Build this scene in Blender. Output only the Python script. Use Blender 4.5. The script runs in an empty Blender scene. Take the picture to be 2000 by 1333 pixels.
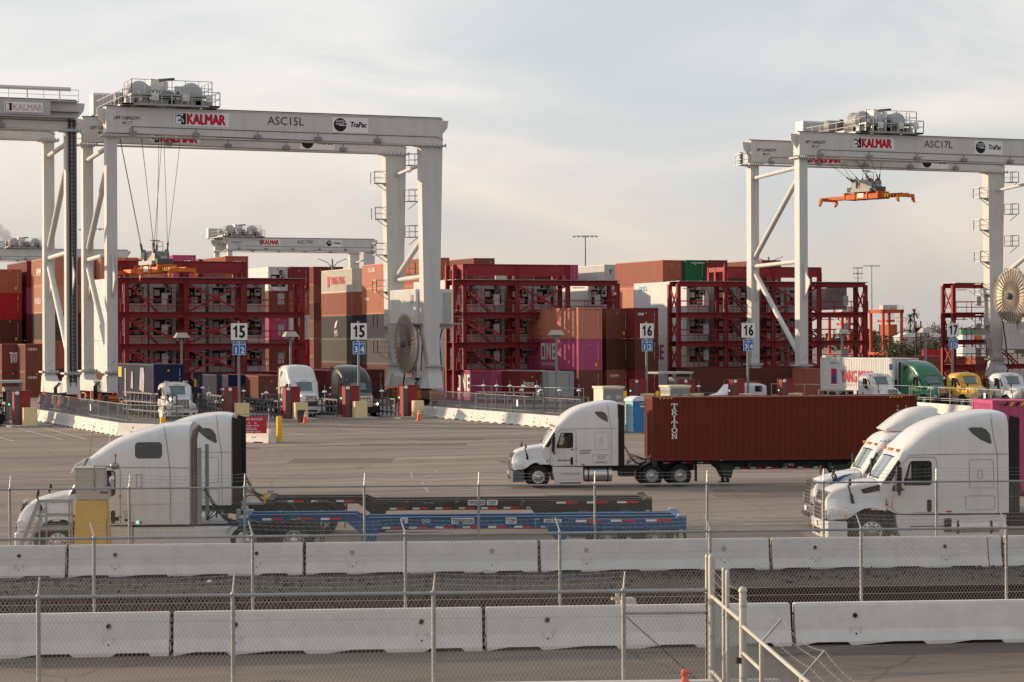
import bpy, bmesh, math, random
from math import sin, cos, pi, radians, sqrt, atan2
from mathutils import Vector, Matrix
random.seed(7)
SC = bpy.context.scene
COL = SC.collection
# ------------------------------------------------------------------ camera (solved from the yard grid)
# World: X runs along the crane girders, Y away down the container rows, Z up, metres.
F, PIT, ROL, YAW, CH = 4306.77, .00217, -.003944, .395612, 6.0814
_cy, _sy = cos(YAW), sin(YAW)
FWD = Vector((_sy*cos(PIT), _cy*cos(PIT), -sin(PIT)))
_r = Vector((_cy, -_sy, 0)); _u = _r.cross(FWD)
RT = _r*cos(ROL)+_u*sin(ROL); UP = -_r*sin(ROL)+_u*cos(ROL)
cd = bpy.data.cameras.new('camera'); cam = bpy.data.objects.new('camera', cd); COL.objects.link(cam)
cd.sensor_width = 36; cd.lens = 36*F/2000; cd.clip_start = .5; cd.clip_end = 6000
M = Matrix((RT, UP, -FWD)).transposed().to_4x4(); M.translation = Vector((0, 0, CH))
cam.matrix_world = M; SC.camera = cam
CAMP = Vector((0, 0, CH))
def ray(px, py): return FWD+RT*((px-1000)/F)+UP*((666.5-py)/F)
def onY(px, py, Y):
    d = ray(px, py); t = Y/d.y; return d.x*t, CH+d.z*t
def onG(px, py, Z=0.0):
    d = ray(px, py); t = (Z-CH)/d.z; return Vector((d.x*t, d.y*t, Z))
def dep(px, py, d):                       # point on the pixel's ray at depth d
    return CAMP+ray(px, py)*d
def ds(px, d, Z=0.0):                     # point at column px, depth d, height Z
    a = (px-1000)/F; b = ((Z-CH)/d-FWD.z-a*RT.z)/UP.z
    return CAMP+(FWD+RT*a+UP*b)*d
# ------------------------------------------------------------------ sky, sun, exposure
SUN_EL, SUN_DIR = radians(12.2), Vector((-.72, .694, 0)).normalized()
w = bpy.data.worlds.new("World"); SC.world = w; w.use_nodes = True
nt = w.node_tree; nt.nodes.clear(); N = nt.nodes.new; L = nt.links.new
out = N('ShaderNodeOutputWorld'); bg = N('ShaderNodeBackground'); bg.inputs['Strength'].default_value = .94
sky = N('ShaderNodeTexSky'); sky.sky_type = 'NISHITA'; sky.sun_disc = False; sky.sun_elevation = SUN_EL
sky.sun_rotation = atan2(SUN_DIR.x, SUN_DIR.y); sky.air_density = 1.2; sky.dust_density = 2.5
sk = N('ShaderNodeVectorMath'); sk.operation = 'SCALE'; sk.inputs['Scale'].default_value = .09
L(sky.outputs[0], sk.inputs[0])
tc = N('ShaderNodeTexCoord'); sep = N('ShaderNodeSeparateXYZ'); L(tc.outputs['Generated'], sep.inputs[0])
# soft streaky cloud veil: warm and pale low down, cooler higher up
rp = N('ShaderNodeValToRGB'); L(sep.outputs[2], rp.inputs[0])
cr = rp.color_ramp; cr.elements[0].position = 0.0; cr.elements[0].color = (.60, .515, .44, 1)
cr.elements[1].position = .5; cr.elements[1].color = (.66, .655, .66, 1)
for p_, c_ in ((.03, (.69, .60, .51, 1)), (.075, (.79, .72, .645, 1)), (.115, (.815, .785, .75, 1)), (.16, (.75, .745, .74, 1)), (.95, (.42, .46, .54, 1))):
    e = cr.elements.new(p_); e.color = c_
mp = N('ShaderNodeMapping'); mp.inputs['Scale'].default_value = (2.2, 2.2, 7.0); mp.inputs['Rotation'].default_value = (.12, -.10, .3)
L(tc.outputs['Generated'], mp.inputs[0])
n1 = N('ShaderNodeTexNoise'); n1.inputs['Scale'].default_value = 2.9; n1.inputs['Detail'].default_value = 7; n1.inputs['Roughness'].default_value = .52
n1.inputs['Distortion'].default_value = .6; L(mp.outputs[0], n1.inputs['Vector'])
r1 = N('ShaderNodeMapRange'); r1.inputs['From Min'].default_value = .36; r1.inputs['From Max'].default_value = .64
r1.inputs['To Min'].default_value = .25; r1.inputs['To Max'].default_value = 1.0; L(n1.outputs[0], r1.inputs[0])
mx = N('ShaderNodeMix'); mx.data_type = 'RGBA'; L(r1.outputs[0], mx.inputs[0])
gap = N('ShaderNodeMix'); gap.data_type = 'RGBA'; gap.inputs[0].default_value = .42
L(rp.outputs[0], gap.inputs[6]); gap.inputs[7].default_value = (.50, .60, .69, 1)
ad = N('ShaderNodeMix'); ad.data_type = 'RGBA'; ad.inputs[0].default_value = .2; L(gap.outputs[2], ad.inputs[6]); L(sk.outputs[0], ad.inputs[7])
L(ad.outputs[2], mx.inputs[6]); L(rp.outputs[0], mx.inputs[7])
# the veil is a little brighter towards the low sun
vd = N('ShaderNodeVectorMath'); vd.operation = 'DOT_PRODUCT'; L(tc.outputs['Generated'], vd.inputs[0]); vd.inputs[1].default_value = SUN_DIR
r2 = N('ShaderNodeMapRange'); r2.inputs['From Min'].default_value = -1; r2.inputs['From Max'].default_value = 1
r2.inputs['To Min'].default_value = .88; r2.inputs['To Max'].default_value = 1.23; L(vd.outputs['Value'], r2.inputs[0])
# a thinner, cooler patch of veil in the middle of the sky
D0 = ray(1330, 170).normalized(); df = N('ShaderNodeVectorMath'); df.operation = 'SUBTRACT'; nrm = N('ShaderNodeVectorMath'); nrm.operation = 'NORMALIZE'; L(tc.outputs['Generated'], nrm.inputs[0]); L(nrm.outputs[0], df.inputs[0]); df.inputs[1].default_value = D0
ms = N('ShaderNodeVectorMath'); ms.operation = 'MULTIPLY'; L(df.outputs[0], ms.inputs[0]); ms.inputs[1].default_value = (1, 1, 2.0)
ln = N('ShaderNodeVectorMath'); ln.operation = 'LENGTH'; L(ms.outputs[0], ln.inputs[0])
nn_ = N('ShaderNodeMath'); nn_.operation = 'MULTIPLY_ADD'; L(n1.outputs[0], nn_.inputs[0]); nn_.inputs[1].default_value = .34; L(ln.outputs['Value'], nn_.inputs[2])
r5 = N('ShaderNodeMapRange'); r5.interpolation_type = 'SMOOTHSTEP'; r5.inputs['From Min'].default_value = .18; r5.inputs['From Max'].default_value = .345; r5.inputs['To Min'].default_value = .72; r5.inputs['To Max'].default_value = 0; L(nn_.outputs[0], r5.inputs[0])
mz = N('ShaderNodeMix'); mz.data_type = 'RGBA'; L(r5.outputs[0], mz.inputs[0]); L(mx.outputs[2], mz.inputs[6]); mz.inputs[7].default_value = (.54, .585, .605, 1)
sc2 = N('ShaderNodeVectorMath'); sc2.operation = 'SCALE'; L(mz.outputs[2], sc2.inputs[0]); L(r2.outputs[0], sc2.inputs['Scale'])
L(sc2.outputs[0], bg.inputs['Color']); L(bg.outputs[0], out.inputs[0])
ld = bpy.data.lights.new('sun', 'SUN'); ld.energy = 5.0; ld.angle = radians(.6); ld.color = (1, .74, .50)
sun = bpy.data.objects.new('sun', ld); COL.objects.link(sun)
sdir = Vector((SUN_DIR.x*cos(SUN_EL), SUN_DIR.y*cos(SUN_EL), sin(SUN_EL)))
sun.rotation_mode = 'QUATERNION'; sun.rotation_quaternion = sdir.to_track_quat('Z', 'Y'); sun.location = (0, 0, 60)
vs = SC.view_settings; vs.view_transform = 'Standard'; vs.look = 'None'; vs.exposure = .12; vs.gamma = 1
# ------------------------------------------------------------------ materials
MATS = {}
def mat(name, rgb, rough=.6, metal=0.0, var=.12, scale=1.5, bump=0.0, bscale=20, dirt=0.0, dirtc=(.10, .08, .06), emit=None, streak=False, coat=0.0, alpha=1.0, trans=0.0):
    if name in MATS: return MATS[name]
    m = bpy.data.materials.new(name); m.use_nodes = True; t = m.node_tree; b = t.nodes['Principled BSDF']
    b.inputs['Roughness'].default_value = rough; b.inputs['Metallic'].default_value = metal
    b.inputs['Specular IOR Level'].default_value = .22 if not coat else .5
    if coat: b.inputs['Coat Weight'].default_value = coat; b.inputs['Coat Roughness'].default_value = .08
    tc = t.nodes.new('ShaderNodeTexCoord')
    oi = t.nodes.new('ShaderNodeObjectInfo')
    va = t.nodes.new('ShaderNodeVectorMath'); va.operation = 'MULTIPLY_ADD'; t.links.new(oi.outputs['Random'], va.inputs[0])
    va.inputs[1].default_value = (37, 51, 13); t.links.new(tc.outputs['Object'], va.inputs[2])
    n = t.nodes.new('ShaderNodeTexNoise'); n.inputs['Scale'].default_value = scale; n.inputs['Detail'].default_value = 5; n.inputs['Roughness'].default_value = .65
    src = va.outputs[0]
    if streak:
        mpg = t.nodes.new('ShaderNodeMapping'); mpg.inputs['Scale'].default_value = (3, 3, .35); t.links.new(src, mpg.inputs[0]); t.links.new(mpg.outputs[0], n.inputs['Vector'])
    else: t.links.new(src, n.inputs['Vector'])
    r = t.nodes.new('ShaderNodeMapRange'); r.inputs['From Min'].default_value = .3; r.inputs['From Max'].default_value = .7
    r.inputs['To Min'].default_value = 1-var; r.inputs['To Max'].default_value = 1+var; t.links.new(n.outputs[0], r.inputs[0])
    s = t.nodes.new('ShaderNodeVectorMath'); s.operation = 'SCALE'; s.inputs[0].default_value = rgb; t.links.new(r.outputs[0], s.inputs['Scale'])
    last = s.outputs[0]
    if dirt:
        n2 = t.nodes.new('ShaderNodeTexNoise'); n2.inputs['Scale'].default_value = scale*2.3; n2.inputs['Detail'].default_value = 8; n2.inputs['Roughness'].default_value = .7
        if streak: t.links.new(mpg.outputs[0], n2.inputs['Vector'])
        else: t.links.new(src, n2.inputs['Vector'])
        r3 = t.nodes.new('ShaderNodeMapRange'); r3.inputs['From Min'].default_value = .48; r3.inputs['From Max'].default_value = .72; r3.inputs['To Max'].default_value = dirt
        t.links.new(n2.outputs[0], r3.inputs[0])
        x = t.nodes.new('ShaderNodeMix'); x.data_type = 'RGBA'; t.links.new(r3.outputs[0], x.inputs[0]); t.links.new(last, x.inputs[6]); x.inputs[7].default_value = (*dirtc, 1)
        last = x.outputs[2]
    t.links.new(last, b.inputs['Base Color'])
    rr = t.nodes.new('ShaderNodeMapRange'); rr.inputs['To Min'].default_value = max(.03, rough-.08); rr.inputs['To Max'].default_value = min(1, rough+.12)
    t.links.new(n.outputs[0], rr.inputs[0]); t.links.new(rr.outputs[0], b.inputs['Roughness'])
    if bump:
        n3 = t.nodes.new('ShaderNodeTexNoise'); n3.inputs['Scale'].default_value = bscale; n3.inputs['Detail'].default_value = 4
        t.links.new(tc.outputs['Object'], n3.inputs['Vector'])
        bp = t.nodes.new('ShaderNodeBump'); bp.inputs['Strength'].default_value = bump; bp.inputs['Distance'].default_value = .02
        t.links.new(n3.outputs[0], bp.inputs['Height']); t.links.new(bp.outputs[0], b.inputs['Normal'])
    if emit: b.inputs['Emission Color'].default_value = (*emit[:3], 1); b.inputs['Emission Strength'].default_value = emit[3]
    if alpha < 1: b.inputs['Alpha'].default_value = alpha
    if trans: b.inputs['Transmission Weight'].default_value = trans
    MATS[name] = m; return m
white = mat('white_paint', (.74, .74, .73), .45, var=.05, dirt=.10, scale=.8, streak=True)
crane_p = mat('crane_paint', (.60, .60, .59), .5, var=.06, dirt=.26, scale=.35, streak=True, dirtc=(.36, .33, .29))
cab_w = mat('truck_white', (.655, .655, .645), .28, var=.05, coat=.4, dirt=.24, scale=.8, dirtc=(.40, .36, .31), streak=True)
cab_k = mat('truck_black', (.02, .019, .018), .3, var=.1, coat=.5)
cab_g = mat('truck_green', (.012, .15, .075), .3, var=.08, coat=.5)
cab_y = mat('truck_yellow', (.72, .40, .02), .35, var=.05, coat=.4)
galv = mat('galvanised_steel', (.36, .37, .37), .5, .55, var=.15, scale=4)
wirem = mat('fence_wire', (.38, .365, .335), .6, .2, var=.1)
redst = mat('red_steel', (.31, .036, .042), .55, var=.10, dirt=.15, scale=.7, dirtc=(.10, .03, .03))
redbox = mat('red_kiosk_paint', (.26, .032, .038), .5, var=.08)
cream = mat('cream_paint', (.74, .60, .34), .6, var=.06, dirt=.12, dirtc=(.4, .3, .2))
yellow = mat('yellow_paint', (.80, .47, .02), .5, var=.06, dirt=.15)
ykiosk = mat('faded_yellow_paint', (.66, .42, .11), .65, var=.07, dirt=.18, dirtc=(.35, .22, .10), scale=1.2)
kioskg = mat('warm_grey_paint', (.47, .42, .36), .6, var=.05, dirt=.12)
conc = mat('white_concrete', (.70, .675, .64), .85, var=.07, dirt=.26, dirtc=(.38, .34, .30), bump=.3, bscale=9, scale=1.3)
conc2 = mat('bare_concrete', (.36, .34, .31), .9, var=.12, bump=.2)
black = mat('black_plastic', (.018, .018, .018), .5, var=.2)
rubber = mat('tyre_rubber', (.022, .021, .020), .85, var=.2)
dark = mat('dark_steel', (.045, .042, .04), .7, .1, var=.25, dirt=.3, dirtc=(.14, .10, .07))
dgrey = mat('dark_grey_paint', (.10, .105, .11), .55, var=.1)
mgrey = mat('grey_paint', (.25, .26, .27), .55, var=.08)
lgrey = mat('light_grey_paint', (.46, .47, .47), .5, var=.06, dirt=.15)
chrome = mat('chrome', (.72, .72, .72), .16, 1.0, var=.05)
alum = mat('aluminium', (.60, .60, .59), .32, .85, var=.1)
glass = mat('dark_glass', (.016, .022, .024), .06, var=.3, coat=.6)
glassl = mat('windscreen_glass', (.10, .15, .145), .05, var=.3, coat=1.0, scale=3)
orange = mat('orange_paint', (.66, .16, .03), .5, var=.12, dirt=.3, dirtc=(.25, .09, .04), scale=2)
orcone = mat('cone_orange', (.85, .12, .02), .55, var=.05)
amber = mat('amber_lens', (.85, .28, .02), .25, var=.05, coat=.5)
redl = mat('red_lens', (.6, .02, .02), .3, var=.05)
lampg = mat('headlamp_lens', (.55, .57, .58), .08, .5, var=.2, coat=1)
lampon = mat('lit_headlamp', (.9, .9, .85), .2, emit=(1, .95, .8, 9))
greenl = mat('green_signal_lamp', (.05, .7, .15), .3, emit=(.1, 1, .3, 3))
blue_c = mat('chassis_blue', (.014, .095, .24), .5, var=.12, dirt=.25, dirtc=(.05, .07, .12), scale=2)
blk_c = mat('chassis_black', (.028, .026, .025), .6, var=.2, dirt=.35, dirtc=(.12, .08, .055), scale=2)
grn_c = mat('chassis_green', (.030, .045, .036), .6, var=.2)
signw = mat('sign_white', (.80, .80, .80), .45, var=.02)
signb = mat('sign_blue', (.02, .15, .48), .45, var=.04)
signr = mat('sign_red', (.52, .03, .05), .45, var=.06, dirt=.15)
ink = mat('sign_black', (.012, .012, .013), .5, var=.05)
letr = mat('lettering_red', (.52, .02, .045), .45, var=.06)
letw = mat('lettering_white', (.78, .76, .74), .5, var=.06)
letlb = mat('lettering_blue', (.03, .06, .30), .5, var=.06)
toilet_b = mat('toilet_blue', (.045, .20, .46), .45, var=.06)
toilet_l = mat('toilet_pale_blue', (.30, .52, .62), .4, var=.06)
toilet_w = mat('toilet_roof', (.62, .70, .74), .4, var=.04)
asph_p = mat('lane_paint', (.50, .47, .42), .8, var=.3, dirt=.75, dirtc=(.22, .19, .165), scale=.8)
rust = mat('rusty_rail', (.040, .018, .012), .75, .2, var=.3, scale=5)
railtop = mat('rail_head', (.22, .19, .17), .35, .8, var=.1)
wood = mat('sleeper_wood', (.055, .038, .028), .9, var=.3)
skin = mat('skin', (.34, .19, .12), .6, var=.04)
hairm = mat('dark_hair', (.02, .015, .012), .7)
shirt = mat('patterned_shirt', (.18, .15, .10), .8, var=.35, scale=18)
hivis = mat('hi_vis_yellow', (.55, .70, .10), .7, var=.05)
denim = mat('denim', (.04, .05, .08), .8)
interior = mat('cab_interior', (.06, .055, .05), .8)
seatm = mat('seat_fabric', (.10, .095, .09), .9)
CC = {}
def cmat(name, rgb):
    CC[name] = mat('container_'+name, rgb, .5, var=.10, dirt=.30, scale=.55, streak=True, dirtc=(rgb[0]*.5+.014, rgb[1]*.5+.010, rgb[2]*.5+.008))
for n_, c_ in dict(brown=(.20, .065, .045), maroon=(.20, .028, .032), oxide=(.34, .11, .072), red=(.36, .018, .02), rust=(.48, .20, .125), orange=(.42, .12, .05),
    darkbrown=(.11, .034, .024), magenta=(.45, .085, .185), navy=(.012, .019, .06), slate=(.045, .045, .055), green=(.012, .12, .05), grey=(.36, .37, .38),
    olive=(.085, .06, .045), cream=(.60, .57, .50), pale=(.62, .62, .61), steel=(.09, .09, .088), triton=(.14, .022, .009), darkgreen=(.01, .05, .03), salmon=(.58, .25, .17), faded=(.56, .22, .145)).items(): cmat(n_, c_)  # slate, steel and olive are darkened in the paint to stand for shade
# ------------------------------------------------------------------ mesh builder
_fcache = {}
def glyphs(s):
    if s in _fcache: return _fcache[s]
    cu = bpy.data.curves.new('t', 'FONT'); cu.body = s; cu.resolution_u = 2
    o = bpy.data.objects.new("t", cu)
    me = bpy.data.meshes.new_from_object(o)
    vs_ = [v.co.copy() for v in me.vertices]; fs_ = [tuple(p.vertices) for p in me.polygons]
    bpy.data.objects.remove(o); bpy.data.meshes.remove(me); bpy.data.curves.remove(cu)
    _fcache[s] = (vs_, fs_); return _fcache[s]
class MB:
    def __init__(s): s.v = []; s.f = []; s.m = []; s.mats = []; s.sm = []
    def mi(s, m):
        if m not in s.mats: s.mats.append(m)
        return s.mats.index(m)
    def add(s, vs, fs, m, smooth=False):
        b = len(s.v); s.v += [tuple(v) for v in vs]; k = s.mi(m)
        for f in fs: s.f.append(tuple(b+i for i in f)); s.m.append(k); s.sm.append(smooth)
        return s
    def box(s, x0, x1, y0, y1, z0, z1, m):
        return s.add([(x0, y0, z0), (x1, y0, z0), (x1, y1, z0), (x0, y1, z0), (x0, y0, z1), (x1, y0, z1), (x1, y1, z1), (x0, y1, z1)],
              [(0, 3, 2, 1), (4, 5, 6, 7), (0, 1, 5, 4), (1, 2, 6, 5), (2, 3, 7, 6), (3, 0, 4, 7)], m)
    def beam(s, p, q, w, h, m, up=(0, 0, 1), w2=None, h2=None):
        p = Vector(p); q = Vector(q); d = (q-p).normalized(); u = Vector(up)
        if abs(d.dot(u)) > .97: u = Vector((0, 1, 0))
        a = d.cross(u).normalized(); b = a.cross(d); w2 = w if w2 is None else w2; h2 = h if h2 is None else h2
        vs = [c+a*(i*ww/2)+b*(j*hh/2) for c, ww, hh in ((p, w, h), (q, w2, h2)) for i, j in ((-1, -1), (1, -1), (1, 1), (-1, 1))]
        return s.add(vs, [(0, 3, 2, 1), (4, 5, 6, 7), (0, 1, 5, 4), (1, 2, 6, 5), (2, 3, 7, 6), (3, 0, 4, 7)], m)
    def tube(s, p, q, r, m, n=8, r2=None, cap=True):
        p = Vector(p); q = Vector(q); d = (q-p).normalized(); u = Vector((0, 0, 1)) if abs(d.z) < .95 else Vector((0, 1, 0))
        a = d.cross(u).normalized(); b = a.cross(d); r2 = r if r2 is None else r2
        vs = [c+a*(rr*cos(2*pi*i/n))+b*(rr*sin(2*pi*i/n)) for c, rr in ((p, r), (q, r2)) for i in range(n)]
        s.add(vs, [(i, (i+1) % n, n+(i+1) % n, n+i) for i in range(n)], m, n > 4)
        if cap: s.add([vs[i] for i in range(n)], [tuple(range(n))[::-1]], m); s.add([vs[n+i] for i in range(n)], [tuple(range(n))], m)
        return s
    def path(s, pts, r, m, n=6):
        for a, b in zip(pts, pts[1:]): s.tube(a, b, r, m, n)
        return s
    def bpath(s, pts, w, h, m):
        for a, b in zip(pts, pts[1:]): s.beam(a, b, w, h, m)
        return s
    def prism(s, pts, y0, y1, m, ax='y'):
        n = len(pts)
        f = {'y': lambda a, b, t: (a, t, b), 'x': lambda a, b, t: (t, a, b), 'z': lambda a, b, t: (a, b, t)}[ax]
        s.add([f(a, b, y0) for a, b in pts]+[f(a, b, y1) for a, b in pts], [tuple(range(n)), tuple(range(2*n-1, n-1, -1))]+[(i, n+i, n+(i+1) % n, (i+1) % n) for i in range(n)], m)
        return s
    def lathe(s, prof, c, ax, m, n=20):
        c = Vector(c); ax = Vector(ax).normalized(); u = Vector((0, 0, 1)) if abs(ax.z) < .9 else Vector((1, 0, 0))
        a = ax.cross(u).normalized(); b = a.cross(ax)
        vs = [c+ax*t+(a*cos(2*pi*i/n)+b*sin(2*pi*i/n))*r for r, t in prof for i in range(n)]
        k = len(prof)
        return s.add(vs, [(j*n+i, j*n+(i+1) % n, (j+1)*n+(i+1) % n, (j+1)*n+i) for j in range(k-1) for i in range(n)], m, True)
    def ball(s, c, r, m, n=10, sq=(1, 1, 1)):
        c = Vector(c); k = max(4, n//2+1)
        vs = [c+Vector((sin(pi*j/k)*cos(2*pi*i/n)*sq[0], sin(pi*j/k)*sin(2*pi*i/n)*sq[1], cos(pi*j/k)*sq[2]))*r for j in range(k+1) for i in range(n)]
        return s.add(vs, [(j*n+i, (j+1)*n+i, (j+1)*n+(i+1) % n, j*n+(i+1) % n) for j in range(k) for i in range(n)], m, True)
    def text(s, body, O, u, v, h, m, xs=1.0, align='l', off=0.0, bold=0.0, slant=0.0, fit=None):
        # one flat line of writing: origin O (left/centre of baseline), u right, v up, cap height h
        O = Vector(O); u = Vector(u).normalized(); v = Vector(v).normalized(); n = u.cross(v)
        vs, fs = glyphs(body)
        if not vs: return s
        k = h/.70; x0 = min(p.x for p in vs); x1 = max(p.x for p in vs)
        if fit: xs = fit/((x1-x0+2*bold)*k)
        sh = {'l': -x0, 'c': -(x0+x1)/2, 'r': -x1}[align]
        offs = [(0, 0)] if not bold else [(-bold, 0), (bold, 0), (0, bold*.6), (0, -bold*.6)]
        for q, (bx, by) in enumerate(offs):
            s.add([O+u*((p.x+sh+bx+p.y*slant)*k*xs)+v*((p.y+by)*k)+n*(off+q*.0012) for p in vs], fs, m)
        return s
    def quad(s, O, u, v, a0, a1, b0, b1, m, off=0.0):
        O = Vector(O); u = Vector(u).normalized(); v = Vector(v).normalized(); n = u.cross(v)
        return s.add([O+u*a+v*b+n*off for a, b in ((a0, b0), (a1, b0), (a1, b1), (a0, b1))], [(0, 1, 2, 3)], m)
    def poly(s, O, u, v, pts, m, off=0.0):
        O = Vector(O); u = Vector(u).normalized(); v = Vector(v).normalized(); n = u.cross(v)
        return s.add([O+u*a+v*b+n*off for a, b in pts], [tuple(range(len(pts)))], m)
    def mesh(s, name):
        me = bpy.data.meshes.new(name); me.from_pydata([tuple(v) for v in s.v], [], s.f)
        for m in s.mats: me.materials.append(m)
        me.polygons.foreach_set('material_index', s.m); me.polygons.foreach_set('use_smooth', s.sm); me.update()
        return me
    def build(s, name, parent=None, bevel=0.0, loc=None, seg=2):
        o = bpy.data.objects.new(name, s.mesh(name)); COL.objects.link(o)
        if parent: o.parent = parent
        if loc: o.location = loc
        if bevel:
            b = o.modifiers.new('bevel', 'BEVEL'); b.width = bevel; b.segments = seg; b.limit_method = 'ANGLE'
        return o
LABELS = {}
def tag(o, label, cat, group=None, kind=None):
    if label: o['label'] = label
    if cat: o['category'] = cat
    if group: o['group'] = group
    if kind: o['kind'] = kind
    return o
def thing(name, label, cat, loc=(0, 0, 0), rz=0.0, group=None):
    o = bpy.data.objects.new(name, None); COL.objects.link(o); o.empty_display_size = .2
    o.location = loc; o.rotation_euler = (0, 0, rz); return tag(o, label, cat, group)
KIDS = {}
def copy_tree(o, parent=None):
    c = o.copy(); COL.objects.link(c)
    if parent: c.parent = parent
    for ch in list(o.children): copy_tree(ch, c)
    return c
def dup(root, loc, rz, label, cat=None, group=None, scale=None):
    c = copy_tree(root); c.location = loc; c.rotation_euler = (0, 0, rz); c['label'] = label
    if cat: c['category'] = cat
    if group: c['group'] = group
    if scale: c.scale = (scale,)*3
    return c
def struct(o, label=None): o['kind'] = 'structure'; return o
ORD = ['first', 'second', 'third', 'fourth', 'fifth', 'sixth', 'seventh', 'eighth', 'ninth', 'tenth', 'eleventh', 'twelfth', 'thirteenth', 'fourteenth']
CAMANG = -YAW            # rotation that turns local +x into the camera's right
# ------------------------------------------------------------------ ground
def ground_mat(base=(.258, .208, .164)):
    m = bpy.data.materials.new('asphalt'); m.use_nodes = True; t = m.node_tree; b = t.nodes['Principled BSDF']; b.inputs['Roughness'].default_value = .9
    N = t.nodes.new; L = t.links.new
    tc = N('ShaderNodeTexCoord')
    def noise(sc, det=6, rough=.6, scale=(1, 1, 1), rot=0.0, dist=0.0):
        mp = N('ShaderNodeMapping'); mp.inputs['Scale'].default_value = scale; mp.inputs['Rotation'].default_value = (0, 0, rot)
        L(tc.outputs['Object'], mp.inputs[0]); n = N('ShaderNodeTexNoise'); n.inputs['Scale'].default_value = sc; n.inputs['Detail'].default_value = det
        n.inputs['Roughness'].default_value = rough; n.inputs['Distortion'].default_value = dist; L(mp.outputs[0], n.inputs['Vector']); return n.outputs[0]
    def rng(v, a, b_, c, d):
        r = N('ShaderNodeMapRange'); r.inputs['From Min'].default_value = a; r.inputs['From Max'].default_value = b_; r.inputs['To Min'].default_value = c; r.inputs['To Max'].default_value = d; L(v, r.inputs[0]); return r.outputs[0]
    def mul(a, b_):
        x = N('ShaderNodeMath'); x.operation = 'MULTIPLY'; L(a, x.inputs[0]); L(b_, x.inputs[1]); return x.outputs[0]
    big = rng(noise(.035, 5, .6), .35, .65, .82, 1.14)
    # worn wheel lanes, tyre marks and painted-in long shadow bands, along the camera's left-right
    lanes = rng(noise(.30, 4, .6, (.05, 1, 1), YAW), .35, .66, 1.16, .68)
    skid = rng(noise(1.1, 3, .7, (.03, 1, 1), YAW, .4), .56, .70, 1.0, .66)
    fine = rng(noise(9, 6, .75), .3, .7, .90, 1.10)
    oil = rng(noise(.5, 3, .5), .66, .74, 1.0, .6)
    grit = rng(noise(60, 3, .8), .3, .7, .86, 1.14)
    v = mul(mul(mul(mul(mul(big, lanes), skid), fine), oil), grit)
    # cracks and saw-cut joints
    vo = N('ShaderNodeTexVoronoi'); vo.feature = 'DISTANCE_TO_EDGE'; vo.inputs['Scale'].default_value = .11
    nz = N('ShaderNodeTexNoise'); nz.inputs['Scale'].default_value = .5; nz.inputs['Detail'].default_value = 5; L(tc.outputs['Object'], nz.inputs['Vector'])
    mxv = N('ShaderNodeMix'); mxv.data_type = 'RGBA'; mxv.blend_type = 'ADD'; mxv.inputs[0].default_value = 4.0; L(tc.outputs['Object'], mxv.inputs[6]); L(nz.outputs[1], mxv.inputs[7])
    L(mxv.outputs[2], vo.inputs['Vector']); crk = rng(vo.outputs[0], .0, .006, .55, 1.0)
    v = mul(v, crk)
    s = N('ShaderNodeVectorMath'); s.operation = 'SCALE'; s.inputs[0].default_value = base; L(v, s.inputs['Scale'])
    L(s.outputs[0], b.inputs['Base Color'])
    bp = N('ShaderNodeBump'); bp.inputs['Strength'].default_value = .35; bp.inputs['Distance'].default_value = .01; L(noise(70, 3, .7), bp.inputs['Height']); L(bp.outputs[0], b.inputs['Normal'])
    return m
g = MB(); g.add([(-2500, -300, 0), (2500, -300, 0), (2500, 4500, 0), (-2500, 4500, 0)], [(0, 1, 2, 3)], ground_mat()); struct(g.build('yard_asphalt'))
# ---------------- the railway bed between the two barrier rows
RB0, RB1 = onG(0, 1131), onG(2000, 1109)           # back barrier row (foot of near face)
RF0, RF1 = onG(0, 1287), onG(2000, 1255)           # front barrier row
def rowdir(a, b): return (b-a).normalized()
dF = rowdir(RF0, RF1); nF = Vector((-dF.y, dF.x, 0))       # nF points away from the camera
dB = rowdir(RB0, RB1); nB = Vector((-dB.y, dB.x, 0))
def gravel_mat(name, c0, c1):
    m = bpy.data.materials.new(name); m.use_nodes = True; t = m.node_tree; b = t.nodes['Principled BSDF']; b.inputs['Roughness'].default_value = .95
    tc = t.nodes.new('ShaderNodeTexCoord'); vo = t.nodes.new('ShaderNodeTexVoronoi'); vo.inputs['Scale'].default_value = 16; t.links.new(tc.outputs['Object'], vo.inputs['Vector'])
    n = t.nodes.new('ShaderNodeTexNoise'); n.inputs['Scale'].default_value = .9; n.inputs['Detail'].default_value = 6; t.links.new(tc.outputs['Object'], n.inputs['Vector'])
    sp = t.nodes.new('ShaderNodeSeparateColor'); t.links.new(vo.outputs['Color'], sp.inputs[0])
    ml = t.nodes.new('ShaderNodeMath'); ml.operation = 'MULTIPLY'; t.links.new(sp.outputs[0], ml.inputs[0]); t.links.new(n.outputs[0], ml.inputs[1])
    r = t.nodes.new('ShaderNodeValToRGB'); t.links.new(ml.outputs[0], r.inputs[0]); r.color_ramp.elements[0].color = (*c0, 1); r.color_ramp.elements[1].color = (*c1, 1); r.color_ramp.elements[1].position = .6
    t.links.new(r.outputs[0], b.inputs['Base Color'])
    bp = t.nodes.new('ShaderNodeBump'); bp.inputs['Strength'].default_value = 1; bp.inputs['Distance'].default_value = .05; t.links.new(vo.outputs[0], bp.inputs['Height']); bp.invert = True; t.links.new(bp.outputs[0], b.inputs['Normal'])
    return m
bal = gravel_mat('ballast', (.012, .011, .010), (.062, .058, .053))
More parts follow.
